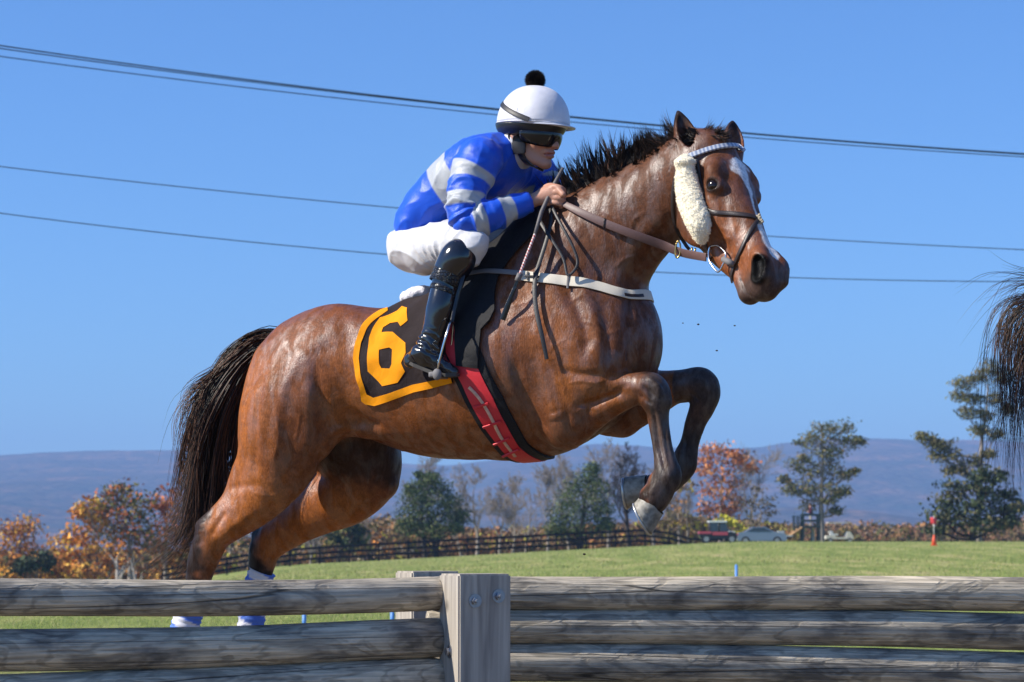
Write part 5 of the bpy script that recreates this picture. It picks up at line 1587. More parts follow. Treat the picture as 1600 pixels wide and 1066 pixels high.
# dark numnah edge between leg and horse
# ------------------------------------------------------------------ ground
def gz(x, y):
    """height of the field: level here, rising to a low crest on the right, falling away on the left"""
    t = min(max((y - 45) / 150.0, 0), 1.15)
    ts = t * t * (3 - 2 * t) if t < 1 else 1.0
    px = 800 + x / max(y, 1) * FPX if y > 20 else 800
    f = min(max((px - 250) / 900, -.5), 1.0)
    hgt = -1.30 + 2.62 * (f if f < 0 else f ** .9) - 1.5 * min(max((470 - px) / 300, 0), 1.6) ** 1.3
    hgt = max(hgt, -3.4)
    z = hgt * ts
    if y > 205: z -= (y - 205) * .012 + max(0, (y - 420)) * .012
    return max(z, -16)
ys = np.concatenate([np.linspace(-30, 20, 12), np.linspace(24, 260, 110), np.linspace(266, 460, 20), np.array([560, 800, 1200, 2000, 4000, 9000])])
nx_ = 120
V = []; 
for y in ys:
    half = 40 + abs(y) * .62
    for i in range(nx_ + 1):
        x = (i / nx_ * 2 - 1) * half
        V.append((x, y, gz(x, y) + .05 * mnoise.noise(Vector((x * .06, y * .06, 0))) + .018 * mnoise.noise(Vector((x * .5, y * .5, 3)))))
Q = [(j * (nx_ + 1) + i, j * (nx_ + 1) + i + 1, (j + 1) * (nx_ + 1) + i + 1, (j + 1) * (nx_ + 1) + i) for j in range(len(ys) - 1) for i in range(nx_)]
m_, nt, b = new_mat('field_grass'); L = nt.links
tc = nt.nodes.new('ShaderNodeTexCoord')
mp = nt.nodes.new('ShaderNodeMapping'); mp.inputs['Scale'].default_value = (1, .22, 1); L.new(tc.outputs['Object'], mp.inputs[0])
n1_ = nt.nodes.new('ShaderNodeTexNoise'); n1_.inputs['Scale'].default_value = .55; n1_.inputs['Detail'].default_value = 9; n1_.inputs['Roughness'].default_value = .68; L.new(mp.outputs[0], n1_.inputs['Vector'])
n2_ = nt.nodes.new('ShaderNodeTexNoise'); n2_.inputs['Scale'].default_value = 7; n2_.inputs['Detail'].default_value = 6; n2_.inputs['Roughness'].default_value = .7; L.new(mp.outputs[0], n2_.inputs['Vector'])
cr = nt.nodes.new('ShaderNodeValToRGB'); L.new(n1_.outputs['Fac'], cr.inputs[0])
e = cr.color_ramp.elements; e[0].position = .34; e[0].color = (.14, .185, .035, 1); e[1].position = .66; e[1].color = (.38, .32, .14, 1)
k = e.new(.50); k.color = (.215, .25, .062, 1); k = e.new(.58); k.color = (.29, .29, .09, 1)
mr = nt.nodes.new('ShaderNodeMapRange'); mr.inputs[1].default_value = .25; mr.inputs[2].default_value = .75; mr.inputs[3].default_value = .75; mr.inputs[4].default_value = 1.55; L.new(n2_.outputs['Fac'], mr.inputs[0])
vs = nt.nodes.new('ShaderNodeVectorMath'); vs.operation = 'SCALE'; L.new(cr.outputs[0], vs.inputs[0]); L.new(mr.outputs[0], vs.inputs['Scale']); L.new(vs.outputs[0], b.inputs['Base Color'])
bp = nt.nodes.new('ShaderNodeBump'); bp.inputs['Distance'].default_value = .12; L.new(n2_.outputs['Fac'], bp.inputs['Height']); L.new(bp.outputs[0], b.inputs['Normal'])
b.inputs['Roughness'].default_value = .9; b.inputs['Specular IOR Level'].default_value = .15
# unseen ground by the jump, coloured tan to cut green bounce light
sx = nt.nodes.new('ShaderNodeSeparateXYZ'); L.new(tc.outputs['Object'], sx.inputs[0])
ry = nt.nodes.new('ShaderNodeMapRange'); ry.inputs[1].default_value = 15; ry.inputs[2].default_value = 26; L.new(sx.outputs['Y'], ry.inputs[0])
mxw = nt.nodes.new('ShaderNodeMix'); mxw.data_type = 'RGBA'; mxw.inputs[6].default_value = (.22, .16, .085, 1); L.new(ry.outputs[0], mxw.inputs[0]); L.new(vs.outputs[0], mxw.inputs[7]); L.new(mxw.outputs[2], b.inputs['Base Color'])
ground = link('field', mesh_from('field', V, np.array(Q)), m_); tag(ground, 'mown green and tan autumn field rising to a low crest', None, kind='structure')
M_GRASS = m_
# grass tufts on the crest and near the jump
rng = np.random.default_rng(8)
def blades(N, xr, yr, h0, h1, w_, cols, name, label):
    y = rng.uniform(*yr, N); x = rng.uniform(-1, 1, N) * 0 + (rng.uniform(xr[0], xr[1], N)) * y
    z = np.array([gz(a, b2) for a, b2 in zip(x, y)]) - .01
    h = rng.uniform(h0, h1, N); a = rng.uniform(0, 3.14, N); lx = rng.normal(0, .35, N) * h; ly = rng.normal(0, .35, N) * h
    dx, dy = np.cos(a) * w_, np.sin(a) * w_
    V = np.stack([np.stack([x - dx, y - dy, z], 1), np.stack([x + dx, y + dy, z], 1), np.stack([x + lx, y + ly, z + h], 1)], 1).reshape(-1, 3)
    Fq = np.arange(N * 3).reshape(N, 3)
    me = mesh_from(name, V, Fq, smooth=False)
    cc = np.array(cols)[rng.integers(0, len(cols), N)] * rng.uniform(.6, 1.3, (N, 1)); set_col(me, np.repeat(cc, 3, 0))
    m2, nt2, b2 = new_mat(name); at2 = nt2.nodes.new('ShaderNodeAttribute'); at2.attribute_name = 'Col'; nt2.links.new(at2.outputs['Color'], b2.inputs['Base Color']); b2.inputs['Roughness'].default_value = .8
    o = link(name, me, m2); tag(o, label, None, kind='stuff'); return o
GC = [(.17, .23, .04), (.26, .30, .06), (.40, .35, .14), (.21, .26, .05), (.44, .39, .20)]
blades(60000, (-.26, .26), (42, 190), .05, .14, .012, GC, 'grass', 'short grass blades across the mown field')
blades(34000, (-.30, .30), (22, 44), .03, .09, .004, GC, 'grass', 'short grass in the nearer part of the field')

# ------------------------------------------------------------------ mountains
def ridge(px):
    return np.interp(px, [-900, -300, 0, 60, 140, 270, 420, 560, 700, 800, 870, 930, 1050, 1120, 1180, 1240, 1300, 1350, 1400, 1450, 1520, 1600, 1900, 2500],
                     [712, 716, 712, 708, 705, 704, 712, 722, 728, 716, 702, 694, 700, 703, 700, 691, 687, 685, 687, 688, 688, 691, 700, 706])
YR = 5600.0; V = []; nxm, nym = 420, 70
for j in range(nym + 1):
    t = j / nym
    y = 1500 + (YR - 1500) * t if t <= 1 else YR
    for i in range(nxm + 1):
        px = -900 + 3400 * i / nxm
        x = (px - 800) / FPX * y
        crest = 1.15 + (850 - ridge(px)) / FPX * YR
        prof = max(0, (t - .22) / .78) ** 1.25
        P = Vector((x * .0011, y * .0011, 0))
        sp = mnoise.fractal(P, 1.0, 2.0, 6) ; spur = abs(mnoise.noise(Vector((x * .0022, y * .0006, 7)))) 
        z = -14 + (crest + 14) * prof * (1 - .55 * (1 - prof) * spur * 2) + 40 * sp * prof * (1 - prof) * 2
        z += 1.2 * mnoise.fractal(Vector((x * .02, y * .02, 2)), .8, 2.0, 3) * min(1, prof * 3)
        V.append((x, y, z))
for i in range(nxm + 1):          # the far side
    px = -900 + 3400 * i / nxm
    V.append(((px - 800) / FPX * (YR + 900), YR + 900, -14))
Q = [(j * (nxm + 1) + i, j * (nxm + 1) + i + 1, (j + 1) * (nxm + 1) + i + 1, (j + 1) * (nxm + 1) + i) for j in range(nym + 1) for i in range(nxm)]
m_, nt, b = new_mat('mountain_forest'); L = nt.links
tc = nt.nodes.new('ShaderNodeTexCoord')
n1_ = nt.nodes.new('ShaderNodeTexNoise'); n1_.inputs['Scale'].default_value = .006; n1_.inputs['Detail'].default_value = 10; n1_.inputs['Roughness'].default_value = .80; L.new(tc.outputs['Object'], n1_.inputs['Vector'])
vo = nt.nodes.new('ShaderNodeTexVoronoi'); vo.inputs['Scale'].default_value = .045; L.new(tc.outputs['Object'], vo.inputs['Vector'])
cr = nt.nodes.new('ShaderNodeValToRGB'); L.new(n1_.outputs['Fac'], cr.inputs[0])
e = cr.color_ramp.elements; e[0].position = .38; e[0].color = (.018, .034, .020, 1); e[1].position = .62; e[1].color = (.24, .13, .075, 1)
k = e.new(.52); k.color = (.085, .062, .040, 1)
mr = nt.nodes.new('ShaderNodeMapRange'); mr.inputs[3].default_value = 1.35; mr.inputs[4].default_value = .55; L.new(vo.outputs['Distance'], mr.inputs[0]); mr.inputs[2].default_value = .8
vs = nt.nodes.new('ShaderNodeVectorMath'); vs.operation = 'SCALE'; L.new(cr.outputs[0], vs.inputs[0]); L.new(mr.outputs[0], vs.inputs['Scale']); L.new(vs.outputs[0], b.inputs['Base Color'])
bp = nt.nodes.new('ShaderNodeBump'); bp.inputs['Distance'].default_value = 7; bp.invert = True; L.new(vo.outputs['Distance'], bp.inputs['Height']); L.new(bp.outputs[0], b.inputs['Normal'])
b.inputs['Roughness'].default_value = 1; b.inputs['Specular IOR Level'].default_value = 0
mt = link('hills', mesh_from('hills', V, np.array(Q)), m_); tag(mt, 'long wooded ridge fading blue in the distance', None, kind='structure')

# ------------------------------------------------------------------ haze
hz = MB(); hz.box((0, 3300, 140), (9000, 7100, 318))
hm = bpy.data.materials.new('haze'); hm.use_nodes = True; hn = hm.node_tree; hn.nodes.clear()
pv = hn.nodes.new('ShaderNodeVolumePrincipled'); pv.inputs['Color'].default_value = (.36, .58, 1.0, 1); pv.inputs['Density'].default_value = float(os.environ.get('HAZE', '.0002')); pv.inputs['Anisotropy'].default_value = 0.0
ho = hn.nodes.new('ShaderNodeOutputMaterial'); hn.links.new(pv.outputs[0], ho.inputs['Volume'])
hb = hz.build('haze', hm, smooth=False); tag(hb, 'thin blue autumn haze over the valley', None, kind='stuff')
hb.visible_shadow = True

# ------------------------------------------------------------------ trees
def leaf_mat(name, rough=.75):
    m2, nt2, b2 = new_mat(name); at2 = nt2.nodes.new('ShaderNodeAttribute'); at2.attribute_name = 'Col'; nt2.links.new(at2.outputs['Color'], b2.inputs['Base Color']); b2.inputs['Roughness'].default_value = rough; b2.inputs['Specular IOR Level'].default_value = .2
    return m2
M_LEAF = leaf_mat('foliage')
M_BARK = mat_plain('bark', (.27, .23, .20), .9, noise_scale=4, noise_amt=.35, spec=.1)
M_BARKD = mat_plain('dark_bark', (.045, .037, .032), .9, noise_scale=4, noise_amt=.35, spec=.1)
M_BARKP = mat_plain('pale_bark', (.38, .34, .30), .9, noise_scale=4, noise_amt=.2, spec=.1)
def seg_mesh(segs, name, mat, parent):
    """segs: (a, b, ra, rb) tapered three-sided limbs"""
    S = np.array([list(a) + list(b2) + [ra, rb] for a, b2, ra, rb in segs]); A = S[:, :3]; B = S[:, 3:6]
    T = B - A; T /= np.maximum(np.linalg.norm(T, axis=1, keepdims=True), 1e-9)
    ref = np.where(np.abs(T[:, 2:3]) > .9, np.array([[1., 0, 0]]), np.array([[0., 0, 1]]))
    N1 = np.cross(T, ref); N1 /= np.maximum(np.linalg.norm(N1, axis=1, keepdims=True), 1e-9); N2 = np.cross(T, N1)
    k = 4; V = []
    for q in range(k):
        c, s_ = math.cos(2 * math.pi * q / k), math.sin(2 * math.pi * q / k); d = N1 * c + N2 * s_
        V.append(A + d * S[:, 6:7]); V.append(B + d * S[:, 7:8])
    V = np.stack(V, 1); n = len(S); idx = np.arange(n * 2 * k).reshape(n, 2 * k); Q = []
    for q in range(k):
        r = (q + 1) % k; Q.append(np.stack([idx[:, 2 * q], idx[:, 2 * r], idx[:, 2 * r + 1], idx[:, 2 * q + 1]], 1))
    return link(name, mesh_from(name, V.reshape(-1, 3), np.vstack(Q)), mat, parent)
def grow(segs, p, d, L_, r, lvl, rr, up=.15, spread=.55, n=5, tips=None, kink=.16):
    """a limb of n pieces with side shoots"""
    q = p.copy(); dd = d.normalized(); sl = L_ / n
    for i in range(n):
        dd = (dd + Vector((rr.gauss(0, kink), rr.gauss(0, kink), rr.gauss(0, kink * .7) + up * .12))).normalized()
        e = q + dd * sl; ra = r * (1 - .75 * i / n); rb = r * (1 - .75 * (i + 1) / n)
        segs.append((q.copy(), e.copy(), ra, rb))
        if lvl > 0 and i >= (1 if lvl > 2 else 0):
            for _ in range(2 if rr.random() < .75 else 1):
                a = rr.uniform(0, 6.28); pr = dd.cross(Vector((math.cos(a), math.sin(a), .3))).normalized()
                nd = (dd * (1 - spread) + pr * spread * 1.2 + Vector((0, 0, up))).normalized()
                grow(segs, e, nd, L_ * rr.uniform(.38, .62) * (1 - .35 * i / n), rb * .62, lvl - 1, rr, up, spread, max(2, n - 1), tips, kink)
        q = e
    if tips is not None: tips.append(q)
def leaves(centers, rads, per, size, cols, name, parent, seed, flat=.75, clump=True, patchy=0.0):
    rg = np.random.default_rng(seed); C_ = []; col = []
    cols = np.array(cols)
    for c, r in zip(centers, rads):
        nc = max(3, int(per * 1.7 / 14)); 
        r = r * 1.15; d = rg.normal(0, 1, (nc, 3)); d /= np.linalg.norm(d, axis=1, keepdims=True)
        sub = np.array(list(c)) + d * (rg.uniform(.25, 1.0, (nc, 1)) ** .6) * r * np.array([1, 1, flat])
        for s_ in sub:
            if rg.random() < patchy: continue
            k_ = 14; P = s_ + rg.normal(0, r * .33, (k_, 3)) * np.array([1.2, 1.2, .6]); C_.append(P)
            cc = cols[rg.integers(len(cols))] * rg.uniform(.8, 1.45); col.append(np.tile(cc, (k_, 1)) * rg.uniform(.8, 1.2, (k_, 1)))
    P = np.vstack(C_); cc = np.vstack(col); N = len(P)
    a = rg.normal(0, 1, (N, 3)); a /= np.linalg.norm(a, axis=1, keepdims=True); b2 = rg.normal(0, 1, (N, 3)); b2 = np.cross(a, b2); b2 /= np.linalg.norm(b2, axis=1, keepdims=True)
    s_ = size * rg.uniform(.35, 1.5, (N, 1))
    V = np.stack([P - a * s_, P - b2 * s_ * .6, P + a * s_, P + b2 * s_ * .6], 1)
    me = mesh_from(name, V.reshape(-1, 3), np.arange(N * 4).reshape(N, 4), smooth=False); set_col(me, np.repeat(cc, 4, 0))
    return link(name, me, M_LEAF, parent)
def W(px, py, Y): return PY(px, py, Y)
def tree(name, label, cat, group, Y, base, blobs, cols, seed, trunk_r=.22, bark=None, per=90, size=.20, top=None, patchy=.1, limbs=True, stems=None, flat=.75):
    rr = random.Random(seed); bx, by = base
    b0 = W(bx, by, Y); b0.z = min(b0.z, gz(b0.x, Y)) if abs(b0.z - gz(b0.x, Y)) < 2.5 else gz(b0.x, Y)
    root = empty(name, b0); tag(root, label, cat, group)
    segs = []; O = b0
    mp_ = Y / FPX
    cs = [W(px, py, Y + rr.uniform(-1, 1) * r * mp_ * .8) - O for px, py, r in blobs]; rs = [r * mp_ for _, _, r in blobs]
    if top is None: top = min(blobs, key=lambda q: q[1])
    tp = W(top[0], top[1], Y) - O
    st_ = stems or [(0, 0)]
    for (sx, sy) in st_:
        p = Vector((sx, sy, -.3)); pts = [p]
        for i in range(1, 9):
            t = i / 8; pts.append(Vector((sx + (tp.x - sx) * t ** 1.4 + rr.gauss(0, .12) * t, sy + rr.gauss(0, .12) * t, -.3 + (tp.z + .3) * t)))
        for i in range(8): segs.append((pts[i], pts[i + 1], trunk_r * (1 - .11 * i) / len(st_) ** .5, trunk_r * (1 - .11 * (i + 1)) / len(st_) ** .5))
    for c, r in zip(cs, rs):
        if not limbs: break
        j = max(1, min(7, int((c.z - r * .8) / max(tp.z, .1) * 8))); a = pts[j]
        m_ = (a + c) / 2 + Vector((0, 0, -.12 * (c - a).length)) + Vector((rr.gauss(0, .15), rr.gauss(0, .15), 0))
        w0 = trunk_r * (1 - .11 * j) * .5
        segs.append((a, m_, w0, w0 * .7)); segs.append((m_, c, w0 * .7, w0 * .4))
        for _ in range(10):
            d = Vector((rr.gauss(0, 1), rr.gauss(0, 1), rr.gauss(.2, .8))).normalized()
            s_ = m_.lerp(c, rr.random()); e = c + d * r * .95; k_ = (s_ + e) / 2 + Vector((rr.gauss(0, .1), rr.gauss(0, .1), rr.gauss(0, .1))) * r
            segs.append((s_, k_, w0 * .25, w0 * .16)); segs.append((k_, e, w0 * .16, .008))
    seg_mesh(segs, 'trunk', bark or M_BARK, root)
    leaves(cs, rs, per, size, cols, 'crown', root, seed, patchy=patchy, flat=flat)
    return root
def bare_tree(label, Y, px, ybase, ytop, seed, r=.16, lvl=4, spread=.5, up=.25, bark=None, lean=0.0, group='leafless trees behind the black fence'):
    rr = random.Random(seed); b0 = W(px, ybase, Y); b0.z = gz(b0.x, Y)
    H_ = W(px, ytop, Y).z - b0.z
    root = empty('bare_tree', b0); tag(root, label, 'tree', group)
    segs = []; grow(segs, Vector((0, 0, -.2)), Vector((lean, 0, 1)), H_ * .80, r, lvl, rr, up, spread, 6, kink=.08)
    zt = max(s[1].z for s in segs); f = H_ / zt
    segs = [(a * f, b2 * f, ra, rb) for a, b2, ra, rb in segs]
    segs = [(a, b2, max(ra, .014), max(rb, .012)) for a, b2, ra, rb in segs]
    seg_mesh(segs, 'trunk', bark or M_BARK, root)
    return root
ORG = [(.48, .18, .03), (.62, .28, .04), (.36, .12, .02), (.58, .34, .06), (.20, .10, .035)]
RUST = [(.30, .085, .022), (.38, .12, .03), (.20, .06, .02), (.42, .16, .04)]
OLIVE = [(.10, .095, .028), (.15, .12, .035), (.08, .08, .025), (.20, .13, .04)]
GREEN = [(.055, .085, .028), (.080, .110, .036), (.038, .058, .022), (.115, .130, .045)]
DGREEN = [(.030, .046, .020), (.045, .060, .024), (.022, .034, .017), (.060, .065, .028)]
YELL = [(.42, .33, .035), (.32, .30, .04), (.50, .38, .05)]
BROWN = [(.17, .11, .06), (.22, .14, .07), (.12, .085, .05), (.26, .13, .05)]
TG_ = 'autumn trees along the left edge of the field'
tree('autumn_tree', 'blurred pale orange tree at the far left edge of the photo', 'tree', TG_, 236, (20, 905), [(12, 830, 22), (38, 822, 20), (30, 850, 26), (8, 865, 26), (48, 866, 18)], ORG, 1, per=240, size=.17, patchy=.12)
tree('autumn_tree', 'tall rusty oak with a dark olive top left of the horse\'s tail', 'tree', TG_, 216, (205, 915), [(192, 770, 20), (170, 782, 20), (215, 790, 22), (150, 800, 18), (190, 808, 26), (222, 822, 26), (165, 830, 24), (200, 845, 28), (236, 850, 22)], OLIVE + RUST[:2], 2, trunk_r=.3, per=240, size=.17, patchy=.12)
tree('autumn_tree', 'bright orange spreading tree with clumped leaves in front of the olive-topped oak', 'tree', TG_, 210, (160, 915), [(140, 790, 15), (128, 800, 14), (118, 832, 18), (100, 850, 17), (135, 850, 20), (160, 866, 24), (120, 872, 20), (150, 815, 14), (95, 875, 14), (178, 880, 20)], ORG, 3, per=120, size=.2, patchy=.12)
tree('autumn_tree', 'red-brown tree half hidden behind the tail of the horse', 'tree', TG_, 222, (258, 915), [(262, 782, 18), (280, 800, 20), (246, 790, 14), (262, 820, 22), (284, 838, 18), (244, 850, 20)], RUST, 4, per=130, patchy=.15)
tree('shrub', 'dark green rounded shrub under the orange trees at the left', 'shrub', None, 204, (54, 912), [(45, 880, 16), (62, 874, 16), (72, 884, 12), (34, 890, 12)], DGREEN, 5, per=150, patchy=.05, trunk_r=.08)
tree('shrub', 'orange undergrowth shrub between the green shrub and the big orange tree', 'shrub', None, 206, (100, 915), [(92, 893, 14), (112, 896, 14), (78, 900, 10), (130, 896, 12), (14, 893, 16), (150, 898, 14)], ORG, 6, per=120, trunk_r=.06)
for i_, (px_, yb_, yt_) in enumerate(((186, 905, 858), (216, 905, 862), (144, 905, 868))):
    bare_tree(['stout pale trunk catching the sun under the rusty oak', 'thin pale trunk leaning right beside the stout pale trunk', 'short pale sapling trunk under the bright orange tree'][i_], 207, px_, yb_, yt_, 40 + i_, r=[.30, .14, .14][i_], lvl=1, bark=M_BARKP, lean=[0, -.2, .1][i_], group='pale trunks under the autumn trees')
# conifers
def cedar(label, Y, base, blobs, seed, cols, **k): return tree('cedar_tree', label, 'tree', 'dark cedars behind the black fence', Y, base, blobs, cols, seed, trunk_r=.26, bark=M_BARKD, per=480, size=.10, patchy=.10, flat=.8, **k)
cedar('dark spreading cedar with two trunks under the belly of the horse', 212, (672, 872), [(672, 748, 12), (660, 762, 16), (690, 766, 17), (648, 780, 16), (675, 785, 22), (706, 786, 15), (640, 802, 16), (668, 808, 22), (700, 806, 18), (722, 808, 12), (636, 822, 12), (660, 828, 18), (688, 828, 18), (655, 742, 5), (640, 765, 8), (712, 826, 10)], 11, GREEN, stems=[(-.5, 0), (.5, .1)])
cedar('rounded green cedar between the leafless trees and the front hooves', 214, (905, 855), [(925, 732, 10), (920, 748, 16), (905, 760, 18), (934, 768, 18), (890, 780, 18), (915, 790, 24), (942, 796, 16), (876, 804, 18), (905, 818, 24), (935, 822, 20), (866, 826, 12), (885, 832, 16), (948, 818, 10)], 12, GREEN)
tree('cedar_tree', 'small ragged dark pine low behind the far hind leg', 'tree', 'dark cedars behind the black fence', 205, (528, 882), [(540, 818, 12), (552, 830, 14), (530, 832, 12), (518, 842, 10), (562, 842, 10), (540, 848, 12)], DGREEN + OLIVE[:1], 13, trunk_r=.18, bark=M_BARKD, per=110, patchy=.25)
for i_, (px_, yb_, yt_, rr_, sd, lab) in enumerate(((745, 862, 722, .17, 21, 'tall slim leafless tree just right of the two-trunked cedar'), (780, 862, 742, .14, 22, 'leafless tree with a forked base under the girth'),
        (800, 862, 735, .13, 23, 'leafless tree with fine pale twigs below the girth end'), (822, 862, 760, .12, 24, 'short leafless tree left of the rounded cedar'),
        (665, 870, 704, .20, 25, 'leafless tree rising behind the two-trunked cedar'), (856, 858, 722, .14, 26, 'leafless tree just left of the rounded cedar'), (983, 856, 690, .24, 27, 'big leafless tree with a thick dark trunk behind the front hooves'),
        (950, 856, 680, .15, 28, 'tall leafless tree rising behind the rounded cedar'), (1022, 856, 716, .16, 29, 'grey leafless tree seen between the forelegs and the orange tree'), (1062, 856, 735, .14, 30, 'grey leafless tree left of the orange tree'), (485, 886, 815, .12, 31, 'small dark forked tree low behind the hind legs'),
        (1168, 856, 690, .13, 32, 'leafless tree rising above the orange tree'), (720, 862, 770, .10, 33, 'thin sapling at the right foot of the two-trunked cedar'), (585, 880, 800, .12, 34, 'leafless sapling left of the two-trunked cedar'), (890, 858, 700, .14, 35, 'leafless tree with its top showing above the rounded cedar'))):
    bare_tree(lab, 222 + (i_ % 5) * 3, px_, yb_, yt_, sd, r=rr_, lvl=4 if rr_ > .13 else 3, bark=M_BARKD if rr_ > .2 else M_BARK)
tree('autumn_tree', 'tall orange maple behind the utility vehicle', 'tree', None, 226, (1125, 858), [(1105, 708, 15), (1130, 706, 17), (1152, 716, 15), (1098, 730, 16), (1165, 722, 13), (1120, 740, 22), (1148, 748, 20), (1108, 762, 18), (1128, 775, 22), (1150, 785, 14), (1112, 794, 17), (1138, 800, 13), (1172, 735, 9)], [(.42, .15, .05), (.50, .20, .07), (.34, .11, .04), (.40, .20, .10)], 14, trunk_r=.2, per=190, size=.16, patchy=.22)
tree('autumn_tree', 'thin yellowish tree just left of the orange maple', 'tree', None, 224, (1075, 858), [(1072, 760, 14), (1062, 790, 16), (1080, 815, 16), (1055, 825, 14), (1090, 838, 12)], YELL[:1] + BROWN, 15, trunk_r=.1, per=80, patchy=.35)
tree('shrub', 'bright yellow bush right behind the utility vehicle', 'shrub', None, 212, (1130, 852), [(1120, 818, 7), (1135, 812, 8), (1146, 818, 6), (1155, 828, 8)], [(.36, .33, .03), (.44, .38, .04)], 16, trunk_r=.05, per=130, size=.13)
tree('autumn_tree', 'small bluish-brown half-bare tree right of the orange maple', 'tree', None, 218, (1185, 855), [(1190, 764, 12), (1178, 780, 14), (1200, 785, 15), (1188, 802, 16), (1208, 800, 10), (1176, 815, 12)], [(.10, .085, .06), (.15, .11, .07), (.07, .065, .05)], 17, trunk_r=.14, per=70, patchy=.45, size=.15)
tree('oak_tree', 'tall dark green oak with an uneven crown behind the wooden tower', 'tree', None, 222, (1284, 850),
     [(1285, 668, 13), (1300, 672, 14), (1320, 668, 13), (1268, 684, 12), (1255, 692, 10), (1290, 690, 17), (1312, 690, 16), (1332, 690, 12), (1345, 688, 7), (1280, 708, 16), (1300, 712, 15), (1258, 716, 9), (1240, 726, 12), (1262, 738, 14), (1285, 735, 16),
      (1305, 738, 15), (1322, 742, 9), (1232, 762, 12), (1252, 762, 14), (1270, 765, 13), (1300, 764, 14), (1318, 768, 9), (1226, 750, 7), (1262, 790, 12), (1296, 782, 10), (1308, 772, 8), (1335, 735, 6), (1306, 798, 8)],
     [(.12, .13, .045), (.17, .155, .06), (.08, .09, .035), (.22, .165, .08)], 18, trunk_r=.30, bark=M_BARK, per=250, size=.115, patchy=.22, flat=.75)
tree('oak_tree', 'ragged two-storeyed dark green tree at the right behind the flying tail', 'tree', None, 196, (1528, 850),
     [(1545, 575, 14), (1530, 590, 12), (1565, 590, 14), (1505, 600, 13), (1500, 620, 12), (1525, 625, 12), (1552, 622, 13), (1512, 645, 12), (1540, 650, 12), (1575, 640, 10), (1530, 672, 12), (1555, 680, 12),
      (1440, 682, 9), (1455, 690, 12), (1475, 695, 13), (1468, 712, 13), (1490, 715, 14), (1505, 735, 12), (1485, 735, 10), (1525, 720, 11), (1545, 710, 9)],
     [(.12, .12, .045), (.17, .14, .06), (.09, .09, .035)], 19, trunk_r=.30, bark=M_BARK, per=300, size=.11, patchy=.2, flat=.75)
tree('cedar_tree', 'dense low dark green tree at the foot of the ragged tree on the right', 'tree', None, 190, (1520, 850),
     [(1490, 762, 16), (1520, 758, 17), (1548, 768, 17), (1478, 785, 18), (1508, 785, 22), (1540, 790, 22), (1568, 795, 16), (1470, 810, 17), (1498, 815, 20), (1530, 815, 20), (1560, 818, 14), (1462, 828, 10), (1580, 812, 10), (1590, 790, 12), (1575, 770, 12), (1560, 745, 12), (1535, 742, 12)],
     [(.05, .07, .03), (.075, .09, .035), (.035, .05, .022), (.12, .105, .045)], 20, trunk_r=.28, bark=M_BARKD, per=200, size=.16, patchy=.08)
# undergrowth: low scrub that nobody could count
def scrub(x0, x1, y0f, y1f, Y0, Y1, n, cols, seed, size, name, label):
    rg = random.Random(seed); cs = []; rs = []
    for i in range(n):
        px = rg.uniform(x0, x1); Y = rg.uniform(Y0, Y1); top = y0f(px); bot = y1f(px)
        py = top + (bot - top) * rg.random() ** .7
        cs.append(W(px, py, Y)); rs.append(rg.uniform(6, 13) * Y / FPX)
    o = leaves(cs, rs, 42, size, cols, name, None, seed, patchy=.1); tag(o, label, None, kind='stuff'); return o
li = lambda xs, ys_: (lambda p: float(np.interp(p, xs, ys_)))
scrub(-20, 340, li([0, 340], [868, 858]), li([0, 340], [912, 912]), 225, 275, 800, ORG + BROWN + OLIVE, 61, .2, 'scrub', 'rusty scrub under the autumn trees')
scrub(330, 640, li([330, 420, 520, 640], [850, 836, 812, 812]), li([330, 640], [903, 872]), 225, 275, 1000, BROWN + BROWN + [YELL[1]] + OLIVE + ORG[:1] + [(.30, .25, .20)], 62, .17, 'scrub', 'brown and yellow scrub seen under the horse')
scrub(640, 1060, li([640, 760, 900, 1060], [826, 828, 828, 812]), li([640, 1060], [868, 850]), 240, 275, 1100, BROWN + BROWN + [(.34, .15, .06), (.28, .20, .10), YELL[1]], 63, .17, 'scrub', 'tawny scrub behind the black fence')
scrub(1040, 1240, li([1040, 1120, 1200, 1240], [800, 815, 818, 826]), li([1040, 1240], [850, 848]), 235, 262, 420, BROWN + [YELL[1]] + OLIVE, 64, .17, 'scrub', 'olive and brown scrub behind the parked vehicles')
scrub(1200, 1640, li([1200, 1350, 1420, 1640], [826, 820, 822, 818]), li([1200, 1640], [850, 850]), 300, 380, 560, [(.30, .14, .07), (.22, .11, .06), (.32, .19, .10)] + BROWN + OLIVE, 65, .24, 'scrub', 'low band of rust-coloured scrub along the right horizon')

# ------------------------------------------------------------------ black paddock fence across the field
M_BLKW = mat_plain('black_fence_paint', (.006, .006, .007), .8, spec=.1, noise_scale=3, noise_amt=.3)
def fpx(px):    # base line of the fence in the field
    return PY(px, 0, 1)
fence = empty('paddock_fence', (fpx(650).x * 197, 197, gz(fpx(650).x * 197, 197))); tag(fence, 'long black three-rail paddock fence crossing the far side of the field', 'fence')
FO = fence.location.copy()
post_me = None; rail_me = None
pts = []
xx = -27.6
while xx < 46: pts.append(xx); xx += 2.4
fy = lambda x: 198 + ((x + 18) * .55 if x < -18 else 0 if x < 11 else min((x - 11) * 3.2, 45))
pm = MB(); pm.box((0, 0, .72), (.13, .13, 1.5)); post_me = pm.mesh('post', False); post_me.materials.append(M_BLKW)
rm = MB(); rm.box((1.2, 0, 0), (2.4, .035, .19)); rail_me = rm.mesh('rail', False); rail_me.materials.append(M_BLKW)
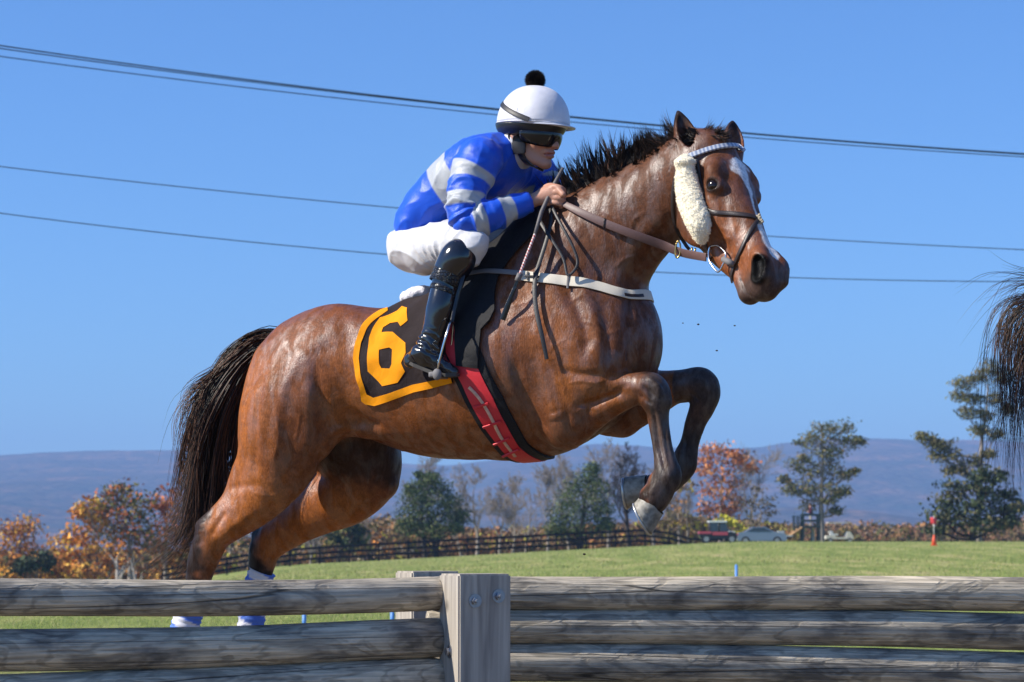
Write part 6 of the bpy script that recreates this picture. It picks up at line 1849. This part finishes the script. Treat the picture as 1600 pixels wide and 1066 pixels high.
for i, x in enumerate(pts):
    y = fy(x); p = Vector((x, y, gz(x, y) - min(.8, max(0, x - 12) * .25)))
    o = link('post', post_me, None, fence); o.location = p - FO
    if i + 1 < len(pts):
        x2 = pts[i + 1]; y2 = fy(x2); q = Vector((x2, y2, gz(x2, y2) - min(.8, max(0, x2 - 12) * .25))); d = q - p
        for h in (.45, .88, 1.32):
            o = link('rail', rail_me, None, fence); o.location = p - FO + Vector((0, -.08, h))
            o.rotation_euler = (0, -math.atan2(d.z, math.hypot(d.x, d.y)), math.atan2(d.y, d.x)); o.scale = (d.length / 2.4, 1, 1)

# ------------------------------------------------------------------ power lines
M_WIRE = mat_plain('wire', (.02, .03, .05), .5)
def wire(px_pts, Y0, Y1, r, label):
    xs = [p[0] for p in px_pts]; co = np.polyfit(xs, [p[1] for p in px_pts], 2)
    P = []
    for i in range(41):
        px = -500 + 2700 * i / 40; py = np.polyval(co, px); P.append(PY(px, py, Y0 + (Y1 - Y0) * i / 40))
    m = MB(); m.tube(P, r, 6); o = m.build('power_line', M_WIRE); tag(o, label, 'cable', 'overhead wires crossing the sky')
wire([(0, 71.8), (300, 112.5), (560, 145.5), (900, 184), (1400, 226.8), (1600, 240)], 52, 60, .016, 'uppermost wire of the close bundle crossing high behind the helmet')
wire([(0, 76.5), (300, 115.2), (560, 147.5), (900, 185.5), (1400, 228), (1600, 241)], 52.6, 60.6, .014, 'middle wire of the close bundle, merging with the top one to the right')
wire([(0, 88.5), (300, 126.5), (560, 156.5), (900, 192), (1400, 232.5), (1600, 245)], 52, 60, .012, 'lowest wire of the close bundle crossing behind the helmet')
wire([(0, 260.5), (616, 324), (1200, 370), (1600, 390)], 50, 58, .011, 'single wire that meets the jockey\'s lower back')
wire([(0, 333.5), (600, 396.5), (1030, 426), (1220, 434), (1600, 440)], 50, 58, .011, 'lowest wire in the sky, crossing behind the muzzle')
# ------------------------------------------------------------------ the log jump
def mat_log(name, seed):
    m, nt, b = new_mat(name); L = nt.links
    tc = nt.nodes.new('ShaderNodeTexCoord')
    mp = nt.nodes.new('ShaderNodeMapping'); mp.inputs['Scale'].default_value = (2.8, 9, 9); mp.inputs['Location'].default_value = (seed * 3.1, seed, 0); L.new(tc.outputs['Object'], mp.inputs[0])
    n1 = nt.nodes.new('ShaderNodeTexNoise'); n1.inputs['Scale'].default_value = 1.5; n1.inputs['Detail'].default_value = 3; n1.inputs['Distortion'].default_value = .8; L.new(mp.outputs[0], n1.inputs['Vector'])
    # figured grain: contour lines of a smooth noise
    sn = nt.nodes.new('ShaderNodeMath'); sn.operation = 'MULTIPLY'; sn.inputs[1].default_value = 26; L.new(n1.outputs['Fac'], sn.inputs[0])
    si = nt.nodes.new('ShaderNodeMath'); si.operation = 'SINE'; L.new(sn.outputs[0], si.inputs[0])
    gr = nt.nodes.new('ShaderNodeMapRange'); gr.inputs[1].default_value = .1; gr.inputs[2].default_value = 1; gr.inputs[3].default_value = 1; gr.inputs[4].default_value = .64; L.new(si.outputs[0], gr.inputs[0])
    n2 = nt.nodes.new('ShaderNodeTexNoise'); n2.inputs['Scale'].default_value = .8; n2.inputs['Detail'].default_value = 5; n2.inputs['Roughness'].default_value = .6
    mp2 = nt.nodes.new('ShaderNodeMapping'); mp2.inputs['Scale'].default_value = (4.5, 11, 11); mp2.inputs['Location'].default_value = (seed * 7, 4, seed); L.new(tc.outputs['Object'], mp2.inputs[0]); L.new(mp2.outputs[0], n2.inputs['Vector'])
    cr = nt.nodes.new('ShaderNodeValToRGB'); L.new(n2.outputs['Fac'], cr.inputs[0])
    e = cr.color_ramp.elements; e[0].position = .36; e[0].color = (.21, .19, .16, 1); e[1].position = .64; e[1].color = (.66, .56, .41, 1)
    k = e.new(.5); k.color = (.50, .43, .325, 1)
    mp3 = nt.nodes.new('ShaderNodeMapping'); mp3.inputs['Scale'].default_value = (3, 90, 90); L.new(tc.outputs['Object'], mp3.inputs[0])
    n3 = nt.nodes.new('ShaderNodeTexNoise'); n3.inputs['Scale'].default_value = 1.3; n3.inputs['Detail'].default_value = 6; L.new(mp3.outputs[0], n3.inputs['Vector'])
    fr = nt.nodes.new('ShaderNodeMapRange'); fr.inputs[1].default_value = .3; fr.inputs[2].default_value = .7; fr.inputs[3].default_value = .6; fr.inputs[4].default_value = 1.3; L.new(n3.outputs['Fac'], fr.inputs[0])
    # drying cracks
    mp4 = nt.nodes.new('ShaderNodeMapping'); mp4.inputs['Scale'].default_value = (.28, 11, 11); mp4.inputs['Location'].default_value = (seed, 0, seed * 2.0); L.new(tc.outputs['Object'], mp4.inputs[0])
    vo = nt.nodes.new('ShaderNodeTexVoronoi'); vo.feature = 'DISTANCE_TO_EDGE'; vo.inputs['Scale'].default_value = 1.0; L.new(mp4.outputs[0], vo.inputs['Vector'])
    ck = nt.nodes.new('ShaderNodeMapRange'); ck.inputs[1].default_value = .002; ck.inputs[2].default_value = .010; ck.inputs[3].default_value = .25; ck.inputs[4].default_value = 1; L.new(vo.outputs['Distance'], ck.inputs[0])
    # knots
    mp5 = nt.nodes.new('ShaderNodeMapping'); mp5.inputs['Scale'].default_value = (2.3, 6, 6); mp5.inputs['Location'].default_value = (seed * 1.7, seed * .3, 1); L.new(tc.outputs['Object'], mp5.inputs[0])
    vk = nt.nodes.new('ShaderNodeTexVoronoi'); vk.inputs['Scale'].default_value = 1.0; L.new(mp5.outputs[0], vk.inputs['Vector'])
    kn = nt.nodes.new('ShaderNodeMapRange'); kn.inputs[1].default_value = .05; kn.inputs[2].default_value = .16; kn.inputs[3].default_value = .4; kn.inputs[4].default_value = 1; L.new(vk.outputs['Distance'], kn.inputs[0])
    def mul(a, b2):
        q = nt.nodes.new('ShaderNodeMath'); q.operation = 'MULTIPLY'; L.new(a, q.inputs[0]); L.new(b2, q.inputs[1]); return q.outputs[0]
    f = mul(mul(mul(gr.outputs[0], fr.outputs[0]), ck.outputs[0]), kn.outputs[0])
    vs = nt.nodes.new('ShaderNodeVectorMath'); vs.operation = 'SCALE'; L.new(cr.outputs[0], vs.inputs[0]); L.new(f, vs.inputs['Scale']); L.new(vs.outputs[0], b.inputs['Base Color'])
    bp = nt.nodes.new('ShaderNodeBump'); bp.inputs['Distance'].default_value = .004; L.new(f, bp.inputs['Height']); L.new(bp.outputs[0], b.inputs['Normal'])
    b.inputs['Roughness'].default_value = .78; b.inputs['Specular IOR Level'].default_value = .3
    return m
def log(a, b_, ra, rb, seed, parent, name='rail'):
    """weathered round rail from a to b, own x axis along it"""
    d = b_ - a; L_ = d.length; q = d.to_track_quat('X', 'Z'); n, K = 90, 32; V = []
    for i in range(n + 1):
        t = i / n; r = ra + (rb - ra) * t
        for k in range(K):
            an = 2 * math.pi * k / K; c, s_ = math.cos(an), math.sin(an)
            g = 1 + .035 * mnoise.noise(Vector((t * L_ * 2.2 + seed * 9, c * .8, s_ * .8))) + .012 * mnoise.noise(Vector((t * L_ * 9, c * 3, s_ * 3 + seed)))
            e = 1 - .06 * (t < .004 or t > .996)
            V.append((t * L_, c * r * g * e, s_ * r * g * e + .010 * math.sin(t * 5 + seed)))
    V.append((-.002, 0, .010 * math.sin(seed))); V.append((L_ + .002, 0, .010 * math.sin(5 + seed)))
    Q = [(i * K + k, i * K + (k + 1) % K, (i + 1) * K + (k + 1) % K, (i + 1) * K + k) for i in range(n) for k in range(K)]
    c0 = len(V) - 2
    Q += [(c0, (k + 1) % K, k) for k in range(K)] + [(c0 + 1, n * K + k, n * K + (k + 1) % K) for k in range(K)]
    me = mesh_from(name, V, Q); me.set_sharp_from_angle(angle=R(60))
    o = link(name, me, mat_log('weathered_log_%d' % seed, seed), parent)
    o.rotation_mode = 'QUATERNION'; o.rotation_quaternion = q; o.location = a - parent.location
    return o
YL0, YL1 = 7.50, 8.20       # left section: nearer at the picture's edge
YR0, YR1 = 8.42, 8.78
def LPX(px, py, side):
    if side == 'l': Y = YL0 + (YL1 - YL0) * (px - 0) / 690
    else: Y = YR0 + (YR1 - YR0) * (px - 795) / 805
    return PY(px, py, Y), Y
pj = PY(740, 1300, 8.35)
jump = empty('log_fence', (pj.x, 8.35, 0)); tag(jump, 'grey weathered log fence with a square bolted post in the foreground', 'fence')
def rr_px(r, Y): return r * Y / FPX
for i, (xa, ya, ra, xb, yb, rb) in enumerate([(0, 935, 30, 681, 926, 26.5), (0, 1013.5, 33.5, 688, 999.5, 31), (0, 1083, 34, 688, 1066, 33), (0, 1160, 36, 688, 1140, 33), (0, 1235, 36, 688, 1212, 33)]):
    sl_ = (yb - ya) / (xb - xa); a, Ya = LPX(-420, ya - 420 * sl_, 'l'); b_, Yb = LPX(xb, yb, 'l')
    log(a, b_, rr_px(ra + 1, Ya), rr_px(rb, Yb), i + 1, jump)
for i, (xa, ya, ra, xb, yb, rb) in enumerate([(795, 923.5, 26.5, 1600, 933, 27), (795, 979.5, 27.5, 1600, 989, 29), (795, 1038, 30.5, 1600, 1048, 30.5), (795, 1104, 32, 1600, 1116, 32), (795, 1172, 33, 1600, 1185, 33)]):
    sl_ = (yb - ya) / (xb - xa); x0 = 672 - i * 4
    a, Ya = LPX(x0, ya + (x0 - 795) * sl_, 'r'); b_, Yb = LPX(2050, yb + 450 * sl_, 'r')
    log(a, b_, rr_px(ra, Ya), rr_px(rb, Yb), i + 11, jump)
# posts
m, nt, b = new_mat('post_timber'); L = nt.links
tc = nt.nodes.new('ShaderNodeTexCoord'); mp = nt.nodes.new('ShaderNodeMapping'); mp.inputs['Scale'].default_value = (26, 26, 1.4); L.new(tc.outputs['Object'], mp.inputs[0])
n1 = nt.nodes.new('ShaderNodeTexNoise'); n1.inputs['Scale'].default_value = 1.2; n1.inputs['Detail'].default_value = 6; n1.inputs['Distortion'].default_value = .7; L.new(mp.outputs[0], n1.inputs['Vector'])
cr = nt.nodes.new('ShaderNodeValToRGB'); e = cr.color_ramp.elements; e[0].position = .34; e[0].color = (.24, .21, .18, 1); e[1].position = .66; e[1].color = (.47, .42, .35, 1); L.new(n1.outputs['Fac'], cr.inputs[0])
vk = nt.nodes.new('ShaderNodeTexVoronoi'); vk.inputs['Scale'].default_value = 3.4; L.new(tc.outputs['Object'], vk.inputs['Vector'])
kn = nt.nodes.new('ShaderNodeMapRange'); kn.inputs[1].default_value = .04; kn.inputs[2].default_value = .10; kn.inputs[3].default_value = .4; kn.inputs[4].default_value = 1; L.new(vk.outputs['Distance'], kn.inputs[0])
vs = nt.nodes.new('ShaderNodeVectorMath'); vs.operation = 'SCALE'; L.new(cr.outputs[0], vs.inputs[0]); L.new(kn.outputs[0], vs.inputs['Scale']); L.new(vs.outputs[0], b.inputs['Base Color'])
bp = nt.nodes.new('ShaderNodeBump'); bp.inputs['Distance'].default_value = .003; L.new(n1.outputs['Fac'], bp.inputs['Height']); L.new(bp.outputs[0], b.inputs['Normal']); b.inputs['Roughness'].default_value = .8
M_POST = m
PA = R(22)
def post(px, py_top, Y, w_, name='post'):
    c = PY(px, py_top, Y); H_ = c.z + .3
    bm = bmesh.new(); bmesh.ops.create_cube(bm, size=1)
    for v in bm.verts: v.co = Vector((v.co.x * w_, v.co.y * w_, v.co.z * H_ - H_ / 2))
    bmesh.ops.bevel(bm, geom=bm.edges[:], offset=.006, segments=2, affect='EDGES')
    me = bpy.data.meshes.new(name); bm.to_mesh(me); bm.free()
    o = link(name, me, M_POST, jump); o.location = c - jump.location; o.rotation_euler = (0, 0, PA); return o
P0 = post(742, 896.5, 8.13, .185)
P1 = post(668, 892.5, 8.92, .185)
M_BOLT = mat_plain('bolt_steel', (.30, .32, .36), .38, metal=.85, noise_scale=120, noise_amt=.2)
def bolt(local, axis, parent, long_=.03):
    q = axis.to_track_quat('Z', 'Y').to_matrix(); m = MB()
    def cyl(r, h0, h1, n=16): m.tube([local + q @ Vector((0, 0, h0)), local + q @ Vector((0, 0, h1))], r, n)
    cyl(.0225, 0, .003); cyl(.0130, .003, .014, 6)
    if long_: cyl(.0065, .014, long_)
    m.build('bolt', M_BOLT, parent).data.set_sharp_from_angle(angle=R(30))
w2 = .0925
bolt(Vector((-.035, -w2, -.088)), Vector((0, -1, 0)), P0); bolt(Vector((.048, -w2, -.073)), Vector((0, -1, 0)), P0)
bolt(Vector((-w2, -.01, -.255)), Vector((-1, 0, 0)), P0, 0)

# ------------------------------------------------------------------ leg bandages
M_BAND = leaf_mat('bandage', .7)
def bandage(path, r, seed, label):
    P = catmull([list(HP(*q)) for q in path], 8); n = len(P); K = 32; m = MB()
    rads = [r * (1 + .05 * math.sin(i * 1.9 + seed)) for i in range(n)]
    m.tube([Vector(p) for p in P], rads, K); me = m.mesh('leg_bandage')
    cols = [[.10, .20, .62] if ((i / n * 2.6 + k / K + seed * .31) % 1) < .52 else [.72, .72, .76] for i in range(n) for k in range(K)]
    set_col(me, cols); o = link('leg_bandage', me, M_BAND, matrix=HM); tag(o, label, 'bandage', 'blue and white bandages on the hind legs')
bandage([(304, 930, .165), (300, 945, .165), (293, 965, .165), (288, 985, .165), (284, 1000, .165)], .057, 1, 'blue and white bandage on the near hind cannon, leftmost of the two')
bandage([(410, 893, -.16), (402, 915, -.16), (397, 945, -.16), (393, 970, -.16), (389, 1000, -.16)], .055, 2, 'blue-topped white bandage on the far hind cannon, right of the other')

# ------------------------------------------------------------------ the next horse, its tail in the picture at the right
h2 = horse.copy(); COL.objects.link(h2)
OFF = Matrix.Translation(PY(1752, 500, 9.3) - (HM @ HP(425, 540, 0)))
h2.matrix_local = OFF @ HM
tag(h2, 'dark horse ahead, only its windblown black tail showing at the right edge', 'horse')
for ch in list(horse.children):
    if ch.name.split('.')[0] in ('eye', 'hoof', 'mane', 'forelock'):
        c = ch.copy(); COL.objects.link(c); c.parent = h2
H2I = (OFF @ HM).inverted()
def tail2(N, seed, K=16):
    rng = np.random.default_rng(seed); t = np.linspace(0, 1, K)[:, None]; out = []
    dock = np.array(list(H2I @ PY(1748, 500, 9.3)))
    TG2 = [(1640, 470, 1575, 500, 1572, 640, 1600, 800, .35), (1650, 480, 1590, 520, 1585, 640, 1590, 760, .35), (1660, 490, 1610, 540, 1600, 660, 1602, 830, .5), (1650, 450, 1580, 440, 1545, 470, 1520, 515, .06), (1650, 440, 1600, 440, 1575, 455, 1545, 470, .05), (1645, 470, 1590, 500, 1560, 560, 1548, 640, .07), (1650, 500, 1600, 600, 1575, 700, 1570, 800, .08)]
    wts = np.array([g[8] for g in TG2]); wts /= wts.sum()
    for i in range(N):
        g = TG2[rng.choice(len(TG2), p=wts)]; y = 9.3 + rng.normal(0, .06); cl_ = np.random.default_rng(int(rng.integers(40))); j = cl_.normal(0, 16, 2) + rng.normal(0, 3, 2); j2 = cl_.normal(0, 30, 2) + rng.normal(0, 5, 2)
        P = [dock + rng.normal(0, .02, 3)]
        for q in range(4):
            f = (q + 1) / 4
            P.append(np.array(list(H2I @ PY(g[q * 2] + j[0] * f + j2[0] * f * f + rng.normal(0, 2), g[q * 2 + 1] + j[1] * f + j2[1] * f * f + rng.normal(0, 2), y))))
        C_ = catmull(np.array(P), 6); s_ = np.linspace(0, rng.uniform(.72, 1), K); ii = np.linspace(0, 1, len(C_))
        out.append(np.stack([np.interp(s_, ii, C_[:, a]) for a in range(3)], 1))
    return np.array(out), rng
mc, rng = tail2(480, 5)
t2 = strands(mc, rng.uniform(.0007, .0016, len(mc)), 'tail', M_HAIR, h2, hair_cols(len(mc), rng, .3)); t2['label'] = 'long black tail hair blown out sideways'

# ------------------------------------------------------------------ far things round the tower
def at_ground(px, Y, dz=0): 
    p = PY(px, 850, Y); return Vector((p.x, Y, gz(p.x, Y) + dz))
M_TGREEN = mat_plain('dark_green_paint', (.010, .028, .032), .6)
M_TAN = mat_plain('tan_timber', (.34, .20, .09), .8, noise_scale=3, noise_amt=.3)
M_PALE = mat_plain('pale_paint', (.55, .56, .50), .6)
M_TYRE = mat_plain('tyre', (.02, .02, .021), .8)
M_RIM = mat_plain('wheel_rim', (.35, .35, .36), .4, metal=.5)
M_GLASS = mat_plain('dark_glass', (.02, .035, .06), .08, spec=.8)
Ytw = 196
# tower: x 1240..1280
T0 = at_ground(1266.5, Ytw, -.05); tw = empty('viewing_tower', T0); tag(tw, 'dark green wooden viewing tower with a railed deck and a person on it', 'tower')
def tb(c, s_, name, mat=M_TGREEN, rot=None, par=None):
    m = MB(); m.box(c, s_, rot); return m.build(name, mat, par or tw, smooth=False)
for x_ in (-.65, .65):
    for y_ in (-.7, .7): tb((x_, y_, 1.12), (.15, .15, 2.24), 'post')
tb((-.02, -.72, .6), (.11, .11, 1.2), 'post')
for y_ in (-.76, .76):
    for z_ in (2.2, 1.74): tb((0, y_, z_), (1.42, .06, .16), 'rail')
for x_ in (-.71, .71):
    for z_ in (2.2, 1.74): tb((x_, 0, z_), (.06, 1.4, .12), 'rail')
tb((0, 0, 1.24), (1.5, 1.6, .16), 'deck'); tb((.25, .74, .62), (.28, .05, 1.0), 'panel', M_PALE)
for i in range(6):
    tb((-.95 - i * .26, 0, 1.08 - i * .19), (.30, 1.0, .06), 'step', M_TAN)
for y_ in (-.55, .55):
    m = MB(); m.tube([Vector((-.72, y_, 1.2)), Vector((-2.45, y_, .0))], .09, 4); m.build('stringer', M_TAN, tw, smooth=False)
    for i_, x_ in enumerate((-1.0, -1.32)): tb((x_, y_, 1.55), (.09, .08, 1.2), 'post')
# person on the tower
def small_person(loc, label, top, legs, hair):
    p = empty('person', loc); tag(p, label, 'person')
    Fp = Field((-.5, -.35, -.02), (.5, .35, 1.85), .03)
    Fp.chain([(Vector((0, 0, .95)), .14, 1.1), (Vector((0, 0, 1.2)), .14, 1.1), (Vector((0, 0, 1.42)), .13, 1.3)], k=.05); Fp.chain([(Vector((0, 0, 1.45)), .06, 1), (Vector((-.02, 0, 1.62)), .10, .9), (Vector((-.02, 0, 1.70)), .095, .9)], k=.03)
    for s_ in (-1, 1):
        Fp.chain([(Vector((0, .09 * s_, .95)), .10, 1), (Vector((0, .11 * s_, .5)), .075, 1), (Vector((0, .11 * s_, .08)), .05, 1), (Vector((-.12, .11 * s_, .04)), .04, 1)], k=.04)
        Fp.chain([(Vector((0, .17 * s_, 1.42)), .06, 1), (Vector((.02, .24 * s_, 1.15)), .048, 1), (Vector((-.22, .12 * s_, 1.12)), .04, 1), (Vector((-.30, .04 * s_, 1.14)), .04, 1)], k=.03)
    v, q = Fp.extract(1); me = mesh_from('person', v, q)
    c = np.tile(np.array(top), (len(v), 1)); c[v[:, 2] < .92] = legs; c[v[:, 2] > 1.50] = (.45, .26, .20); c[(v[:, 0] < -.15) & (v[:, 2] > 1.0) & (v[:, 2] < 1.3)] = (.45, .26, .20); c[(v[:, 2] > 1.66) | ((v[:, 2] > 1.56) & (v[:, 0] > .0))] = hair
    set_col(me, c); link('body', me, M_LEAF, p); return p
small_person(T0 + Vector((.02, 0, 1.32)), 'small figure in a dark red top leaning on the tower rail', (.08, .02, .03), (.40, .36, .28), (.06, .03, .02))
def wheel(c, r, w_, par, tilt=None):
    m = MB(); m.tube([c + Vector((0, -w_ / 2, 0)), c + Vector((0, w_ / 2, 0))], r, 20); o = m.build('wheel', M_TYRE, par, smooth=False)
    m = MB(); m.tube([c + Vector((0, -w_ / 2 - .01, 0)), c + Vector((0, w_ / 2 + .01, 0))], r * .6, 16); m.build('rim', M_RIM, o, smooth=False)
def prism(pts, y0, y1, name, mat, par):
    V = [(x, y0, z) for x, z in pts] + [(x, y1, z) for x, z in pts]; n = len(pts)
    Fc = [tuple(range(n)), tuple(range(2 * n - 1, n - 1, -1))] + [(i, i + n, (i + 1) % n + n, (i + 1) % n) for i in range(n)]
    m = MB(); m.add(V, Fc); me = m.mesh(name, False); bm = bmesh.new(); bm.from_mesh(me); bmesh.ops.recalc_face_normals(bm, faces=bm.faces[:])
    bmesh.ops.bevel(bm, geom=bm.edges[:], offset=.025, segments=2, affect='EDGES'); bm.to_mesh(me); bm.free(); return link(name, me, mat, par)
# utility vehicle: x 1092..1152, y 820..852
Yu = 188; U0 = at_ground(1122, Yu, -.05); uv = empty('utility_vehicle', U0, 0); tag(uv, 'red and black utility vehicle with a white roof parked by the scrub', 'utility vehicle')
M_UR = mat_plain('red_paint', (.45, .06, .08), .35, coat=.3); M_WP = mat_plain('white_paint', (.75, .75, .74), .4)
prism([(-1.5, .62), (-1.45, .88), (.75, .88), (.95, .92), (1.35, .78), (1.45, .45), (1.3, .35), (-1.35, .35)], -.7, .7, 'body', M_BPL, uv)
prism([(-1.52, .72), (-1.5, .92), (-.55, .92), (-.55, .72)], -.74, .74, 'cargo_bed', M_UR, uv); prism([(-.5, .62), (-.5, .88), (.7, .88), (.72, .62)], -.73, .73, 'door', M_UR, uv)
prism([(.75, .82), (.72, .98), (1.2, .92), (1.35, .78)], -.66, .66, 'hood', M_WP, uv)
prism([(-.78, 1.60), (-.78, 1.74), (.62, 1.74), (.68, 1.61)], -.68, .68, 'roof', M_WP, uv)
for x0, x1 in ((-.68, -.68), (.0, .0), (.92, .60)):
    for y_ in (-.62, .62): m = MB(); m.tube([Vector((x0, y_, .88)), Vector((x1, y_, 1.65))], .035, 6); m.build('frame_bar', M_BPL, uv)
prism([(-.70, .9), (-.70, 1.6), (.02, 1.6), (.02, .9)], -.63, .63, 'window', M_GLASS, uv); prism([(.08, .9), (.08, 1.6), (.55, 1.6), (.82, .9)], -.63, .63, 'window', M_GLASS, uv)
for x_ in (-.95, 1.0):
    for y_ in (-.62, .62): wheel(Vector((x_, y_, .33)), .33, .24, uv)
# car: x 1153..1208, y 832..850
Yc = 194; C0 = at_ground(1186, Yc, -.22); car = empty('parked_car', C0, 0); tag(car, 'silver blue saloon car partly sunk behind the crest of the field', 'car')
M_CARP = mat_plain('car_paint', (.22, .27, .36), .3, metal=.3, coat=.6)
prism([(-1.75, .35), (-1.78, .75), (-1.62, .92), (-1.2, 1.0), (-.55, 1.38), (.35, 1.42), (1.1, 1.02), (2.0, .85), (2.15, .5), (2.1, .28), (-1.7, .28)], -.85, .85, 'body', M_CARP, car)
for y_ in (-.86, .86): prism([(-1.0, 1.02), (-.5, 1.32), (.3, 1.35), (.95, 1.02)], y_ - .01, y_ + .01, 'window', M_GLASS, car)
prism([(-1.80, .70), (-1.80, .84), (-1.60, .86), (-1.60, .72)], -.84, -.5, 'tail_light', mat_plain('tail_red', (.4, .02, .03), .3), car); prism([(-1.80, .70), (-1.80, .84), (-1.60, .86), (-1.60, .72)], .5, .84, 'tail_light', bpy.data.materials['tail_red'], car)
for x_ in (-1.15, 1.35):
    for y_ in (-.78, .78): wheel(Vector((x_, y_, .32)), .32, .2, car)
# golf cart: x 1292..1328, y 826..846
Yg = 200; G0 = at_ground(1311, Yg, -.12); gc = empty('golf_cart', G0, 0); tag(gc, 'cream golf cart right of the viewing tower', 'golf cart')
M_CRM = mat_plain('cream_paint', (.62, .58, .48), .4)
prism([(-1.15, .35), (-1.1, .62), (-.35, .66), (-.3, .5), (.5, .5), (.62, .95), (.85, .95), (1.1, .6), (1.15, .32)], -.55, .55, 'body', M_CRM, gc)
prism([(-.75, .66), (-.8, 1.0), (-.62, 1.02), (-.5, .76), (-.1, .76), (-.1, .64)], -.5, .5, 'seat', M_WP, gc); prism([(-1.0, 1.62), (-.95, 1.70), (.85, 1.72), (.95, 1.66)], -.58, .58, 'roof', M_CRM, gc)
for x0, x1 in ((-.85, -.85), (.68, .62)):
    for y_ in (-.5, .5): m = MB(); m.tube([Vector((x0, y_, .6)), Vector((x1, y_, 1.64))], .025, 6); m.build('roof_pole', M_BPL, gc)
for x_ in (-.75, .8):
    for y_ in (-.5, .5): wheel(Vector((x_, y_, .22)), .22, .18, gc)
# bunting stand / low trailer between the car and the steps
Yt = 195; B0 = at_ground(1218, Yt, -.1); tr = empty('low_trailer', B0, 0); tag(tr, 'low flat trailer with a small pale box between the car and the tower steps', 'trailer')
prism([(-1.1, .50), (-1.1, .62), (1.0, .62), (1.0, .50)], -.6, .6, 'bed', M_PALE, tr); prism([(-.2, .62), (-.15, .95), (.35, .98), (.4, .62)], -.4, .4, 'box', mat_plain('box_grey', (.45, .47, .42), .6), tr)
for y_ in (-.55, .55): wheel(Vector((.2, y_, .26)), .26, .16, tr)
# marker cone with flag: x 1459, y 805..852
M_ORNG = mat_plain('orange_plastic', (.80, .10, .03), .5); M_FLAG = mat_plain('flag_red', (.70, .05, .06), .7)
Yk = 150; K0 = at_ground(1459.5, Yk); cn = empty('marker_cone', K0); tag(cn, 'orange traffic cone with a pole and small red flag on the field', 'traffic cone')
m = MB(); m.tube([Vector((0, 0, .02)), Vector((0, 0, .66))], [.17, .05], 16); m.build('cone', M_ORNG, cn); m = MB(); m.box((0, 0, .02), (.4, .4, .04)); m.build('base', M_ORNG, cn, smooth=False)
m = MB(); m.tube([Vector((0, 0, .6)), Vector((0, 0, 1.8))], .03, 6); m.build('pole', M_WP, cn)
m = MB()
fv = []; 
for i in range(7):
    for j in range(5): fv.append((-.20 + .36 * i / 6, .04 * math.sin(i * 1.2 + j * .4), 1.32 + .42 * j / 4))
m.add(fv, [(i * 5 + j, i * 5 + 5 + j, i * 5 + 6 + j, i * 5 + 1 + j) for i in range(6) for j in range(4)]); fo_ = m.build('flag', M_FLAG, cn); md = fo_.modifiers.new('s', 'SOLIDIFY'); md.thickness = .01
# thin stakes in the grass
M_STK = mat_plain('blue_plastic', (.08, .25, .62), .5)
for px_, py0, py1, Y_, lab in ((1150.5, 884, 905, 52, 'pale blue stake in the grass right of the far foreleg'), (475.5, 958, 972, 33, 'blue stake seen through the gap between the rails below the tail'), (613, 952, 972, 33, 'blue stake seen through the gap just left of the bolted post')):
    p = PY(px_, py0, Y_); g_ = gz(p.x, Y_); top_ = p.z; m = MB(); m.tube([Vector((0, 0, -.05)), Vector((0, 0, max(.12, top_ - g_)))], .028 if Y_ < 40 else .03, 8)
    m.ball((0, 0, max(.12, top_ - g_)), .03, 8, 6)
    o = m.build('marker_stake', M_STK); o.location = (p.x, Y_, g_); tag(o, lab, 'stake', 'marker stakes in the field')
# clods thrown up by the hooves
for px_, py_, r_, Y_, lab in ((1120, 548, .0032, 9.0, 'clod of turf in the air under the muzzle, right of the highest one'), (1091, 507, .0034, 9.0, 'highest clod of turf in the air below the muzzle'), (1067, 505, .0022, 9.1, 'tiny clod of turf left of the highest clod'), (1148, 509, .0028, 9.0, 'clod of turf below the chin of the horse'), (913, 866, .004, 8.8, 'clod of turf in the air above the top rail')):
    m = MB(); m.ball((0, 0, 0), r_ * 1.2, 8, 6, (1.2, .9, .8)); o = m.build('turf_clod', M_BARKD); o.location = PY(px_, py_, Y_); tag(o, lab, 'clod', 'clods of turf thrown into the air')
